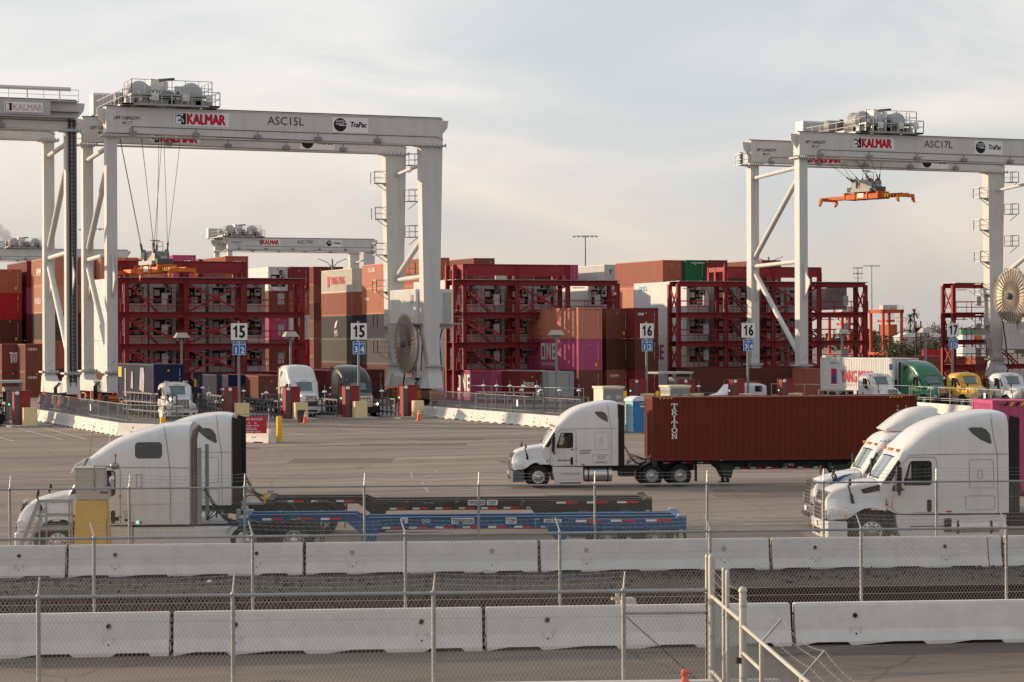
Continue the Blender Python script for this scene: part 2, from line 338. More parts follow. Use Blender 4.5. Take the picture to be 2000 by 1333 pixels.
def strip(mb, A0, A1, n, prof, m, ext=(-12, 14), steps=110, jit=.03):
    d = (A1-A0).normalized(); Lr = (A1-A0).length; vs = []; fs = []; k = len(prof)
    rnd = random.Random(3)
    for i in range(steps+1):
        t_ = ext[0]+(Lr-ext[0]+ext[1])*i/steps
        for a, z in prof: vs.append(A0+d*t_+n*a+Vector((0, 0, z+rnd.uniform(-jit, jit)*(z > .03))))
    for i in range(steps):
        for j in range(k-1): fs.append((i*k+j, (i+1)*k+j, (i+1)*k+j+1, i*k+j+1))
    mb.add(vs, fs, m, True)
g = MB(); strip(g, RF0, RF1, nF, [(.9, .004), (2.2, .03), (4.4, .12), (6.2, .17), (7.0, .17), (8.6, .18), (9.4, .17), (11.4, .14), (13.0, .05), (14.3, .004)], bal)
struct(g.build('ballast_bed'))
SIGHT_A = 10.1
g = MB(); rnd = random.Random(11)
for i in range(3600):
    t_ = rnd.uniform(-6, 36); a = rnd.uniform(1.3, 13.6); c = RF0+dF*t_+nF*a+Vector((0, 0, .10+.07*min(1, a/6) if a < 12 else .06)); r = rnd.uniform(.02, .055)
    e = [Vector((rnd.uniform(-1, 1), rnd.uniform(-1, 1), rnd.uniform(-.8, .8))).normalized()*r for _ in range(6)]
    vs = [c+v for v in (Vector((r, 0, 0)), Vector((-r, r*.3, 0)), Vector((0, r, 0)), Vector((0, -r, 0)), Vector((0, 0, r*.8)), Vector((0, 0, -r)))]
    vs = [v+q*.35 for v, q in zip(vs, e)]
    g.add(vs, [(0, 2, 4), (2, 1, 4), (1, 3, 4), (3, 0, 4), (2, 0, 5), (1, 2, 5), (3, 1, 5), (0, 3, 5)], bal)
tag(g.build('gravel'), 'grey crushed stones scattered over the railway bed between white barriers', 'gravel', kind='stuff')
# rails on sleepers
g = MB()
for t_ in range(-10, 72):
    c = RF0+dF*(t_*.6)+nF*SIGHT_A*.58+Vector((0, 0, .145)); g.beam(c-nF*1.3, c+nF*1.3, .24, .12, wood)
struct(g.build('railway_sleepers'))
for k_, a in enumerate((SIGHT_A*.58-.72, SIGHT_A*.58+.72)):
    g = MB(); A = RF0+dF*-12+nF*a; B = RF1+dF*14+nF*a
    for w_, z0, z1, m_ in ((.15, .20, .225, rust), (.035, .225, .35, rust), (.075, .35, .385, rust), (.055, .385, .391, railtop)):
        g.beam(A+Vector((0, 0, (z0+z1)/2)), B+Vector((0, 0, (z0+z1)/2)), w_, z1-z0, m_)
    struct(g.build('railway_rail'))
# second, nearly buried siding rails seen as thin brown bands
for a in (SIGHT_A*.58+2.9, ):
    pass
# ---------------- painted lines
g = MB()
def gline(p, q, w_, m=asph_p, z=.004):
    p = Vector((p[0], p[1], 0)); q = Vector((q[0], q[1], 0)); d = (q-p).normalized(); n = Vector((-d.y, d.x, 0))*w_/2
    g.add([p-n+Vector((0, 0, z)), q-n+Vector((0, 0, z)), q+n+Vector((0, 0, z)), p+n+Vector((0, 0, z))], [(0, 1, 2, 3)], m)
def pl(*pp, w_=.15):
    for a, b in zip(pp, pp[1:]): gline(onG(*a), onG(*b), w_)
pl((36, 838), (122, 859)); pl((84, 836), (168, 858)); pl((-10, 853), (26, 862)); pl((470, 835), (600, 850)); pl((590, 830), (740, 846)); pl((660, 829), (870, 840)); pl((1660, 830), (1560, 826))
pl((0, 992), (140, 984)); pl((0, 1043), (30, 1042)); pl((470, 984), (720, 965)); pl((720, 965), (1000, 953), w_=.2); pl((1340, 1026), (1580, 1023)); pl((1340, 1012), (1600, 1010)); pl((1250, 802), (1262, 801))
pl((750, 823), (900, 838)); pl((1200, 862), (1262, 866), w_=.3); pl((470, 874), (560, 873))
struct(g.build('painted_lane_lines'))
g = MB(); dk = mat('tyre_mark', (.10, .088, .075), .85, var=.35, scale=.5, dirt=.9, dirtc=(.20, .168, .138)); pt_ = mat('asphalt_patch', (.17, .145, .12), .9, var=.15, scale=2); lt_ = mat('concrete_dust', (.40, .36, .31), .9, var=.4, dirt=.8, dirtc=(.22, .185, .15), scale=3)
rnd = random.Random(4)
for i in range(9):          # pairs of turning tyre marks
    x0, y0 = rnd.uniform(480, 1500), rnd.uniform(850, 935); p = onG(x0, y0); a = CAMANG+rnd.uniform(-.25, .25); k = rnd.uniform(-.05, .05)
    for off_ in (0, 1.9):
        q = Vector((p.x-sin(a)*off_, p.y+cos(a)*off_, 0)); aa = a
        for j in range(16): n_ = q+Vector((cos(aa), sin(aa), 0))*1.1; gline(q, n_, .22, dk, .003+.00012*i); q = n_; aa += k
for (x0, y0), w_, h_, a in (((700, 872), 6, 3.0, 0), ((980, 905), 9, 2.2, .1), ((560, 905), 5, 4, .0), ((1400, 972), 10, 1.6, 0), ((250, 880), 7, 3, .05), ((820, 862), 4, 2.4, .2)):
    p = onG(x0, y0); u = Vector((cos(CAMANG+a), sin(CAMANG+a), 0)); n_ = Vector((-u.y, u.x, 0)); g.add([p+Vector((0, 0, .002)), p+u*w_+Vector((0, 0, .002)), p+u*w_+n_*h_+Vector((0, 0, .002)), p+n_*h_+Vector((0, 0, .002))], [(0, 1, 2, 3)], pt_)
for a_, b_ in (((802, 922), (806, 935)), ((806, 935), (822, 938)), ((822, 938), (845, 926)), ((822, 938), (836, 962)), ((850, 919), (853, 924)), ((822, 938), (850, 944))): gline(onG(*a_), onG(*b_), .10, lt_, .005)
struct(g.build('asphalt_wear'))
# ------------------------------------------------------------------ concrete barriers
def barrier_meshes():
    L_ = 6.06; prof = [(.305, 0), (.305, .07), (.19, .30), (.105, .76), (.085, .81)]
    notch = [(.42, 1.02), (1.93, 2.53), (3.50, 4.10), (5.04, 5.64)]
    xs = sorted(set([0.0, .02, L_-.02, L_]+[a for n in notch for a in n]+[a+.07 for n in notch for a in (n[0]-.07, n[1])]+[1.2, 4.9, 3.03]))
    g = MB(); vs = []; fs = []
    def zb(x):
        for a, b in notch:
            if a-1e-6 <= x <= b+1e-6: return .065
        return 0.0
    rows = []
    for x in xs:
        z0 = zb(x); sh = .97 if x in (0.0, L_) else 1.0
        ring = [(-prof[0][0]*sh, z0), (-prof[1][0]*sh, max(.07, z0+.001))]+[(-a*sh, z) for a, z in prof[2:]]+[(a*sh, z) for a, z in prof[:1:-1]]+[(prof[1][0]*sh, max(.07, z0+.001)), (prof[0][0]*sh, z0)]
        rows.append([(x, a, z*(sh*.5+.5)) for a, z in ring])
    k = len(rows[0])
    for r in rows: vs += r
    for i in range(len(rows)-1):
        for j in range(k-1): fs.append((i*k+j, i*k+j+1, (i+1)*k+j+1, (i+1)*k+j))
        fs.append((i*k+k-1, i*k, (i+1)*k, (i+1)*k+k-1))
    fs.append(tuple(range(k))); fs.append(tuple(range((len(rows)-1)*k+k-1, (len(rows)-1)*k-1, -1)))
    g.add(vs, [f[::-1] for f in fs], conc)
    body = g.mesh('barrier_body')
    h = MB(); sl = (.19-.105)/(.76-.30); fy = lambda z: -(.19-(z-.30)*sl)
    n = Vector((0, -1, .18)).normalized(); c = Vector((0, fy(.56), .56))
    h.lathe([(.044, -.01), (.044, .014), (.058, .014), (.062, -.005)], c, n, conc2, 18)
    h2 = MB(); h2.lathe([(.044, .0), (.040, .012), (.058, .014), (.062, -.005)], c, n, conc2, 18); h2.lathe([(.0005, .006), (.045, .004)], c, n, kioskg, 18)
    h.lathe([(.0005, .002), (.045, .004)], c, n, black, 18)
    hole = (h.mesh('lifting_hole'), h2.mesh('plugged_hole'))
    p = MB(); z0, z1 = .20, .36
    for (xa, xb, za, zb_) in ((-.10, .10, z0-.015, z0), (-.105, -.098, z0, z1), (.098, .105, z0, z1)):
        y0 = -.235; p.box(xa, xb, y0, -.15, za, zb_, conc)
    p.box(-.095, .095, -.231, -.15, z0-.004, z0+.006, conc2); p.box(-.012, .018, -.243, -.15, z0-.01, z0+.03, black)
    return body, hole, p.mesh('anchor_pocket')
BB, BH, BP = barrier_meshes()
PINM = MB().lathe([(.0, .78), (.022, .78), (.022, .05), (.05, .05), (.05, 0), (0, 0)], (0, 0, 0), (0, 0, 1), rust, 8).tube((-.05, 0, .6), (.05, 0, .6), .02, rust).tube((-.05, 0, .25), (.05, 0, .25), .02, rust).mesh('joint_pin')
def barrier(p, ang, label, group, detail=True, n=1.0, pin=False):
    o = bpy.data.objects.new('concrete_barrier', BB); COL.objects.link(o); o.location = p; o.rotation_euler = (0, 0, ang); o.scale = (n, 1, 1)
    tag(o, label, 'barrier', group)
    if detail:
        for x in (1.2, 4.86):
            for nm, me in (('lifting_hole', BH[int(group.startswith('white barriers behind') and int(label.__len__()+x) % 3 > 0)]), ('anchor_pocket', BP)):
                c = bpy.data.objects.new(nm, me); COL.objects.link(c); c.parent = o; c.location = (x, 0, 0)
    if pin:
        c = bpy.data.objects.new('joint_pin', PINM); COL.objects.link(c); c.parent = o; c.location = (-.045, 0, 0)
    return o
def barrier_row(joints, A0, A1, nn, off, desc, group, rel=0.0, pins=True):
    d = (A1-A0).normalized(); prev = None
    for i, (xa, xb, yy0, yy1) in enumerate(joints):
        a = onG(xa, yy0); b = onG(xb, yy1); l = (b-a).length; dd = (b-a).normalized(); n2 = Vector((-dd.y, dd.x, 0))
        barrier(a+dd*.035+n2*.305, atan2(dd.y, dd.x)+rel, desc(i), group, n=(l-.09)/6.06, pin=pins)
yb = lambda x: 1131-.011*x
yf = lambda x: 1287-.016*x
JB = [-335, 130, 595, 1055, 1508, 1936, 1965, 2430]
bl = ['back row segment before the step stand', 'segment below the yellow kiosk and the sloped truck nose', 'segment below the raised front end of the blue chassis', 'segment below the rear wheels of the blue chassis',
      'segment below the front wheel of the near white truck', 'short angled stub wedged between two full back row segments', 'last back row segment, past the short stub']
barrier_row([(a, b, yb(a), yb(b)) for a, b in zip(JB, JB[1:]) if abs(b-a) > 60], RB0, RB1, nB, 0, lambda i: 'white barrier, '+(bl[:5]+bl[6:])[i], 'white barriers behind the railway bed')
o = barrier(onG(1934, yb(1934))+nB*.30, atan2(dB.y, dB.x), 'white barrier, '+bl[5], 'white barriers behind the railway bed', detail=False, n=.055)
JF = [-278, 335, 948, 1553, 2150]
fl = ['front row segment at the far end from the gate', 'front row segment, second from the far end', 'front row segment behind the gate brace wire', 'front row segment beyond the swing gate']
barrier_row([(a, b, yf(a), yf(b)) for a, b in zip(JF, JF[1:])], RF0, RF1, nF, 0, lambda i: 'white barrier, '+fl[i], 'white barriers in front of the railway bed')
# nearest row: only its top shows along the bottom edge
N0, N1 = onG(300, 1340, .81), onG(1500, 1325, .81); N0.z = N1.z = 0; dN = (N1-N0).normalized(); nN = Vector((-dN.y, dN.x, 0))
g = MB(); A_, B_ = RF0-nF*.05-dF*14, RF1-nF*.05+dF*16; C_, D_ = N1+dN*22+nN*.8, N0-dN*14+nN*.8
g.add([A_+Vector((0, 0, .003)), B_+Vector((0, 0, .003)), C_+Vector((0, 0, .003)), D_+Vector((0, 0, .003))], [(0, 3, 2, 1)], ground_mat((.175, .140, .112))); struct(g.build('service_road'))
for i, (a, lb) in enumerate(((5.9, 'white concrete barrier top at the bottom edge beside the delineator cone'), (12.1, 'white concrete barrier top at the bottom edge, middle of the photo'))):
    barrier(N1-dN*a-nN*.1+Vector((0, 0, 0)), atan2(dN.y, dN.x), lb, 'nearest barriers under the near fence', detail=False)
# ------------------------------------------------------------------ chain-link fences
def chainlink(mb, A, B, z0, z1, cell, r, m, s0=0.0):
    d = B-A; Lh = d.length; d = d.normalized(); H = z1-z0; nn = Vector((-d.y, d.x, 0)); t_ = -H
    def wire(p, q):
        a = (q-p).normalized(); b_ = a.cross(nn).normalized()*r; c_ = nn*r
        mb.add([p+b_, p-b_*.5+c_, p-b_*.5-c_, q+b_, q-b_*.5+c_, q-b_*.5-c_], [(0, 1, 4, 3), (1, 2, 5, 4), (2, 0, 3, 5)], m)
    k = cell*1.1547; 
    while t_ < Lh:
        for sg in (0, 1):
            ta, tb = (t_, t_+H*.62) if sg == 0 else (t_+H*.62, t_)
            za, zb_ = z0, z1
            if ta < 0 or ta > Lh or tb < 0 or tb > Lh:
                def clip(ta, za, tb, zb_):
                    if ta < 0: f_ = (0-ta)/(tb-ta); ta, za = 0, za+(zb_-za)*f_
                    if ta > Lh: f_ = (Lh-ta)/(tb-ta); ta, za = Lh, za+(zb_-za)*f_
                    return ta, za
                if max(ta, tb) <= 0 or min(ta, tb) >= Lh: continue
                a2 = clip(ta, za, tb, zb_); b2 = clip(tb, zb_, ta, za); ta, za = a2; tb, zb_ = b2
            wire(A+d*ta+Vector((0, 0, za)), A+d*tb+Vector((0, 0, zb_)))
        t_ += k
def fence(name, label, posts, ground, H, off, pr, rr, arm, nn, group=None, cell=.058, wr=.0026, ext=None, knuck=True):
    """posts: pixel columns; ground: function px -> pixel row of the post foot line"""
    P = [ground(x) for x in posts]
    t = thing(name, label, 'fence', P[0], 0, group); O = P[0].copy()
    rel = [p-O for p in P]; d = (rel[-1]-rel[0]).normalized()
    for p in rel:
        g = MB(); g.tube(p, p+Vector((0, 0, H+.02)), pr, galv, 10); top = p+Vector((0, 0, H+.02))
        g.lathe([(pr*1.15, 0), (pr*1.2, .03), (pr*.6, .05)], top-Vector((0, 0, .02)), (0, 0, 1), galv, 10)
        g.tube(top, top+Vector((arm[0], arm[1], arm[2])), pr*.55, alum, 8, pr*.4)
        for zz in (.4, .9, 1.4, 1.9): g.tube(p+Vector((0, 0, zz)), p+Vector((0, 0, zz+.012)), pr*1.1, alum, 10)
        g.build('fence_post', t)
    g = MB(); a, b = rel[0]-d*3, rel[-1]+d*(3 if ext is None else ext); g.tube(a+Vector((0, 0, H)), b+Vector((0, 0, H)), rr, galv, 10)
    for k_ in range(int((b-a).length/6)): c = a+d*(1+6*k_)+Vector((0, 0, H)); g.tube(c, c+d*.15, rr*1.15, galv, 10)
    g.build('top_rail', t)
    g = MB(); f_ = Vector((0, 0, 0))-nn*(pr+.01)
    chainlink(g, a+f_, b+f_, .05, H-.01, cell, wr, wirem)
    if knuck:
        k_ = 0
        while k_ < (b-a).length:
            c = a+f_+d*k_+Vector((0, 0, H-.01)); g.tube(c, c+Vector((0, 0, .05))+d*.008, wr*1.2, wirem, 3, cap=False); k_ += cell*1.1547
    g.tube(a+f_+Vector((0, 0, H*.82)), b+f_+Vector((0, 0, H*.82)), .0025, wirem, 4)
    g.build('chain_link_mesh', t)
    g = MB(); av = Vector(arm)
    for q in (.45, .72, .98):
        for i in range(len(rel)-1):
            A_ = rel[i]+Vector((0, 0, H+.02))+av*q; B_ = rel[i+1]+Vector((0, 0, H+.02))+av*q; last = A_
            for s_ in range(1, 7):
                u_ = s_/6; c = A_.lerp(B_, u_)-Vector((0, 0, .05*4*u_*(1-u_))); g.tube(last, c, .003, galv, 4, cap=False); last = c
            for s_ in range(24):
                u_ = (s_+.5)/24; c = A_.lerp(B_, u_)-Vector((0, 0, .05*4*u_*(1-u_)))
                g.tube(c-Vector((.02, 0, .02)), c+Vector((.02, 0, .02)), .0018, galv, 3); g.tube(c-Vector((.02, 0, -.02)), c+Vector((.02, 0, -.02)), .0018, galv, 3)
    for e_ in ((0, -1) if ext is None else (0,)):
        s_ = -1 if e_ == 0 else 1
        for q in (.45, .72, .98): A_ = rel[e_]+Vector((0, 0, H+.02))+av*q; g.tube(A_, A_+d*s_*3, .003, galv, 4)
    g.build('barbed_wire', t)
    return t
gB = lambda x: onG(x, yb(x))+nB*.72
gF = lambda x: onG(x, yf(x))+nF*.72
gN = lambda x: N0+dN*((x-300)/1200*(N1-N0).length)+nN*.25
fence('chain_link_fence', 'chain-link fence with barbed wire along the back row of white barriers', [11, 247, 475, 712, 938, 1168, 1390, 1620, 1843], gB, 2.21, 0, .033, .024, (.03, .04, .33), nB)
fence('chain_link_fence', 'chain-link fence with barbed wire along the front row of white barriers', [177, 492, 795, 1102, 1400, 1700, 1988], gF, 2.20, 0, .031, .026, (-.06, .10, .28), nF)
# near fence, ends at the gate
P0 = gN(75)
PX = [75, 455, 847, 1218]
def gN2(px):
    a = gN(300); d = (gN(1200)-a).normalized(); r = ray(px, 1200); # meet the pixel column on the fence line
    # solve a + d*t on vertical plane through the ray
    nr = Vector((r.y, -r.x)); t_ = -(a.x*nr.x+a.y*nr.y)/(d.x*nr.x+d.y*nr.y); return a+d*t_
fN = fence('chain_link_fence', 'chain-link fence in front of the whole scene, ending at the swing gate', [-240]+PX[:3]+[1218], gN2, 2.14, 0, .034, .028, (.02, -.02, .29), nN, cell=.058, ext=(gN2(1386)-gN2(1218)).length)
# near barriers are finished with the gate; ------------------------------------------------ gantry cranes
CL, CGS, CZT, CGH = 29.94, 9.465, 25.32, 2.38          # girder length, girder spacing, girder top, girder height
def railing(g, pts, m, h=1.1, n=None, r=.03, mids=(0.5,), step=1.5):
    for a, b in zip(pts, pts[1:]):
        a = Vector(a); b = Vector(b); k = max(1, round((b-a).length/step))
        for i in range(k+1):
            c = a.lerp(b, i/k); g.beam(c, c+Vector((0, 0, h)), r*2, r*2, m)
        g.beam(a+Vector((0, 0, h)), b+Vector((0, 0, h)), r*2, r*2, m)
        for q in mids: g.beam(a+Vector((0, 0, h*q)), b+Vector((0, 0, h*q)), r*1.5, r*1.5, m)
def kalmar(g, O, u, v, k=1.0):
    """white plate 5 x 1.15 m: black square with a curled horn, red word"""
    g.quad(O, u, v, 0, 4.75*k, 0, 1.16*k, signw, .012)
    g.quad(O, u, v, .08*k, 1.02*k, .10*k, 1.06*k, ink, .018); g.quad(O, u, v, .12*k, .98*k, .14*k, 1.02*k, signw, .022); g.poly(O, u, v, [(x*k, y*k) for x, y in ((.60, .14), (.98, .14), (.98, 1.02), (.80, 1.02), (.62, .60))], ink, .024)
    # curled horn
    cx, cy = .42, .66; n = 14; ring = []
    for i in range(n+1):
        a = 2.6-4.6*i/n; ring.append((cx+.30*cos(a), cy+.28*sin(a)))
    inner = [(cx+.17*cos(2.6-4.6*i/n), cy+.15*sin(2.6-4.6*i/n)) for i in range(n+1)]
    for i in range(n): g.poly(O, u, v, [(x*k, y*k) for x, y in (ring[i], ring[i+1], inner[i+1], inner[i])][::-1], ink, .026)
    g.poly(O, u, v, [(x*k, y*k) for x, y in ((.62, .58), (.72, .64), (.86, .30), (.80, .26))], signw, .028)
    g.text('KALMAR', O+Vector(u).normalized()*1.14*k+Vector(v).normalized()*.17*k, u, v, .84*k, letr, off=.020, bold=.075, fit=3.40*k)
def portlogo(g, O, u, v, k=1.0):
    g.quad(O, u, v, 0, 3.3*k, 0, 1.30*k, signw, .012)
    cx, cy, R = .72, .66, .58; n = 28
    g.poly(O, u, v, [((cx+R*cos(2*pi*i/n))*k, (cy+R*sin(2*pi*i/n))*k) for i in range(n)], ink, .018)
    for r_ in range(2):
        for i in range(7):
            x0 = .34+i*.105-.03*r_; y0 = .90-.24*r_
            g.poly(O, u, v, [((x)*k, (y)*k) for x, y in ((x0, y0), (x0+.045, y0), (x0+.115, y0+.17), (x0+.07, y0+.17))], signw, .022)
    g.poly(O, u, v, [(x*k, y*k) for x, y in ((.62, .58), (1.34, .58), (1.34, .645), (.62, .645))], signw, .022)
    g.poly(O, u, v, [(x*k, y*k) for x, y in ((1.0, .84), (1.34, .84), (1.34, .89), (1.0, .89))], signw, .022)
    g.text('TraPac', O+Vector(u).normalized()*1.62*k+Vector(v).normalized()*.50*k, u, v, .46*k, ink, off=.020, bold=.05, slant=.22, fit=1.52*k)
def leg_taper(g, x0a, x1a, x0b, x1b, ya, yb_, za, zb_, m):
    """box leg: bottom x0a..x1a at za, top x0b..x1b at zb_"""
    g.add([(x0a, ya, za), (x1a, ya, za), (x1a, yb_, za), (x0a, yb_, za), (x0b, ya, zb_), (x1b, ya, zb_), (x1b, yb_, zb_), (x0b, yb_, zb_)],
          [(0, 3, 2, 1), (4, 5, 6, 7), (0, 1, 5, 4), (1, 2, 6, 5), (2, 3, 7, 6), (3, 0, 4, 7)], m)
def flange(g, x0, x1, y0, y1, z, m=crane_p):
    g.box(x0-.28, x1+.28, y0-.28, y1+.28, z-.07, z+.07, m)
    for i in range(7):
        x = x0-.15+(x1-x0+.3)*i/6; g.box(x-.05, x+.05, y0-.30, y0-.2, z-.16, z+.16, galv)
def bogie(t, x, y, col=orange, n=1):
    g = MB()
    g.prism([(y-1.6, .55), (y+1.6, .55), (y+1.2, 1.15), (y+.5, 1.35), (y-.5, 1.35), (y-1.2, 1.15)], x-.42, x+.42, col, 'x')
    for s in (-1, 1):
        g.box(x-.6, x+.6, y+s*1.55-.3, y+s*1.55+.3, .5, 1.0, dgrey)
        for q in range(4): g.beam((x-.61+.02*q, y+s*1.9, .45+.2*q), (x+.55, y+s*1.9, .55+.2*q), .05, .10, orange)
    g.box(x-.75, x-.42, y-.5, y+.4, .7, 1.25, dgrey)
    o = g.build('bogie', t, bevel=.02)
    for s in (-1, 1):
        w_ = MB(); w_.lathe([(.0, -.16), (.42, -.16), (.42, -.09), (.34, -.08), (.34, .12), (0, .12)], (x, y+s*.95, .42), (1, 0, 0), rust, 18); w_.build('wheel', o)
def trolley(t, x0, x1, z, seed=1, cabinet=True):
    rnd = random.Random(seed); y0, y1 = -.7, CGS+1.9; st = lgrey
    g = MB()
    g.box(x0, x1, y0, y0+1.0, z+.08, z+.22, galv); g.box(x0, x1, y1-1.0, y1, z+.08, z+.22, galv)
    g.box(x0, x0+.9, y0, y1, z+.07, z+.21, galv); g.box(x1-.9, x1, y0, y1, z+.07, z+.21, galv)
    for yy in (.4, CGS+.8): g.box(x0+.5, x1-.5, yy, yy+.6, z+.22, z+.75, crane_p)
    for xx in (x0+1.2, (x0+x1)/2, x1-1.8): g.box(xx, xx+.5, .4, CGS+1, z+.22, z+.70, crane_p)
    g.box(x0+.8, x1-.6, y0+.3, y0+1.6, z+.95, z+1.10, galv)        # upper walkway
    for i in range(9): xx = x0+.8+(x1-x0-1.4)*i/8; g.box(xx-.06, xx+.06, y0+.35, y0+.47, z+.2, z+.96, galv)
    f = g.build('trolley_frame', t)
    g = MB(); railing(g, [(x0, y1, z+.2), (x0, y0, z+.2), (x1, y0, z+.2), (x1, y1, z+.2)], lgrey, 1.15, r=.028, mids=(.5,))
    railing(g, [(x0+.8, y0+3, z+1.1), (x0+.8, y0+.3, z+1.1), (x1-.6, y0+.3, z+1.1), (x1-.6, y0+4, z+1.1)], lgrey, 1.15, r=.026, mids=(.5,), step=1.2)
    railing(g, [(x1-.5, y0+4, z+1.1), (x1-.5, y1, z+1.1)], lgrey, 1.1)
    for i in range(5): g.box(x0+.9+i*.05, x0+1.3, y0+.2+.1*i, y0+.3+.1*i, z+.3+.18*i, z+.33+.18*i, galv)
    g.build('trolley_railing', t)
    cx = (x0+x1)/2
    for s in (-1, 1):
        g = MB(); xx = cx+s*(x1-x0)*.27
        g.lathe([(0, -1.0), (.55, -1.0), (.95, -.9), (1.0, -.8), (.90, -.7), (.90, .8), (1.0, .9), (0, 1.1)], (xx, 2.3, z+1.35), (0, 1, 0), lgrey, 28)
        g.lathe([(0, -.9), (.6, -.9), (.6, .9), (0, .9)], (xx, 6.8, z+1.3), (1, 0, 0), mgrey, 20)
        g.box(xx-1.0, xx+1.0, 1.9, 3.2, z+.3, z+.8, dgrey)
        g.build('motor_drum', t); g = MB()
        for q in range(6): g.lathe([(.905, 0), (.93, .05), (.905, .1)], (xx, 1.75+q*.2, z+1.35), (0, 1, 0), mgrey, 20)
        g.build('rope_winding', t)
    g = MB()
    g.tube((cx-.9, 1.2, z+1.25), (cx+.3, 1.2, z+1.25), .38, mgrey, 16); g.tube((cx+.3, 1.2, z+1.25), (cx+.6, 1.2, z+1.25), .25, dark, 12)
    g.tube((cx+1.0, 1.0, z+1.3), (cx+1.9, 1.0, z+1.3), .3, lgrey, 14); g.box(cx-.4, cx+.4, .6, 1.5, z+.3, z+.9, dark)
    g.beam((cx-.9, .4, z+2.3), (cx+.5, .4, z+2.45), .22, .22, dark); g.beam((cx-.7, .5, z+1.1), (cx-.3, .5, z+2.2), .16, .16, lgrey)
    for _ in range(16):
        a = rnd.uniform(x0+1, x1-1.4); b = rnd.uniform(.2, 7); s = rnd.uniform(.15, .42); h_ = rnd.uniform(.3, .9); zz = rnd.choice((z+.3, z+.3, z+1.1))
        g2 = MB(); g2.box(a, a+s*1.5, b, b+s, zz, zz+h_, rnd.choice((lgrey, mgrey, white, dgrey, crane_p, dark))); g2.build('machine_box', t)
    for _ in range(14):
        a = rnd.uniform(x0+1, x1-1); g.path([(a, -.2+rnd.uniform(0, 2), z+.4), (a+rnd.uniform(-.8, .8), rnd.uniform(0, 3), z+rnd.uniform(.9, 1.6)), (a+rnd.uniform(-1.3, 1.3), rnd.uniform(0, 4), z+.5)], .035, black, 4)
    g.build('hoist_machinery', t); g = MB()
    g.prism([(x0+2.9, z+1.6), (x0+4.4, z+1.75), (x0+4.4, z+2.35), (x0+2.9, z+2.6)], 1.6, 3.4, white)
    for q in (.30, .62, .86): g.box(x0+(x1-x0)*q, x0+(x1-x0)*q+.6, y0+.22, y0+.28, z+.55, z+1.15, white)
    g.build('machine_cover', t)
    if cabinet:
        g = MB(); g.box(x0-.25, x0+3.4, y1-1.6, y1-.1, z+.2, z+2.1, white)
        for i in range(4): g.box(x0-.2+i*.9, x0+.6+i*.9, y1-1.62, y1-1.60, z+.35, z+1.95, lgrey)
        g.build('electrical_cabinet', t)
def stair_landing(g, x, y, z, s):
    m = galv
    g.box(min(x, x+s*1.1), max(x, x+s*1.1), y, y+1.1, z, z+.06, m)
    g.beam((x, y+.1, z-.7), (x+s*1.0, y+.1, z), .06, .06, m)
    railing(g, [(x, y, z), (x+s*1.1, y, z), (x+s*1.1, y+1.1, z), (x, y+1.1, z)], m, 1.1, r=.025)
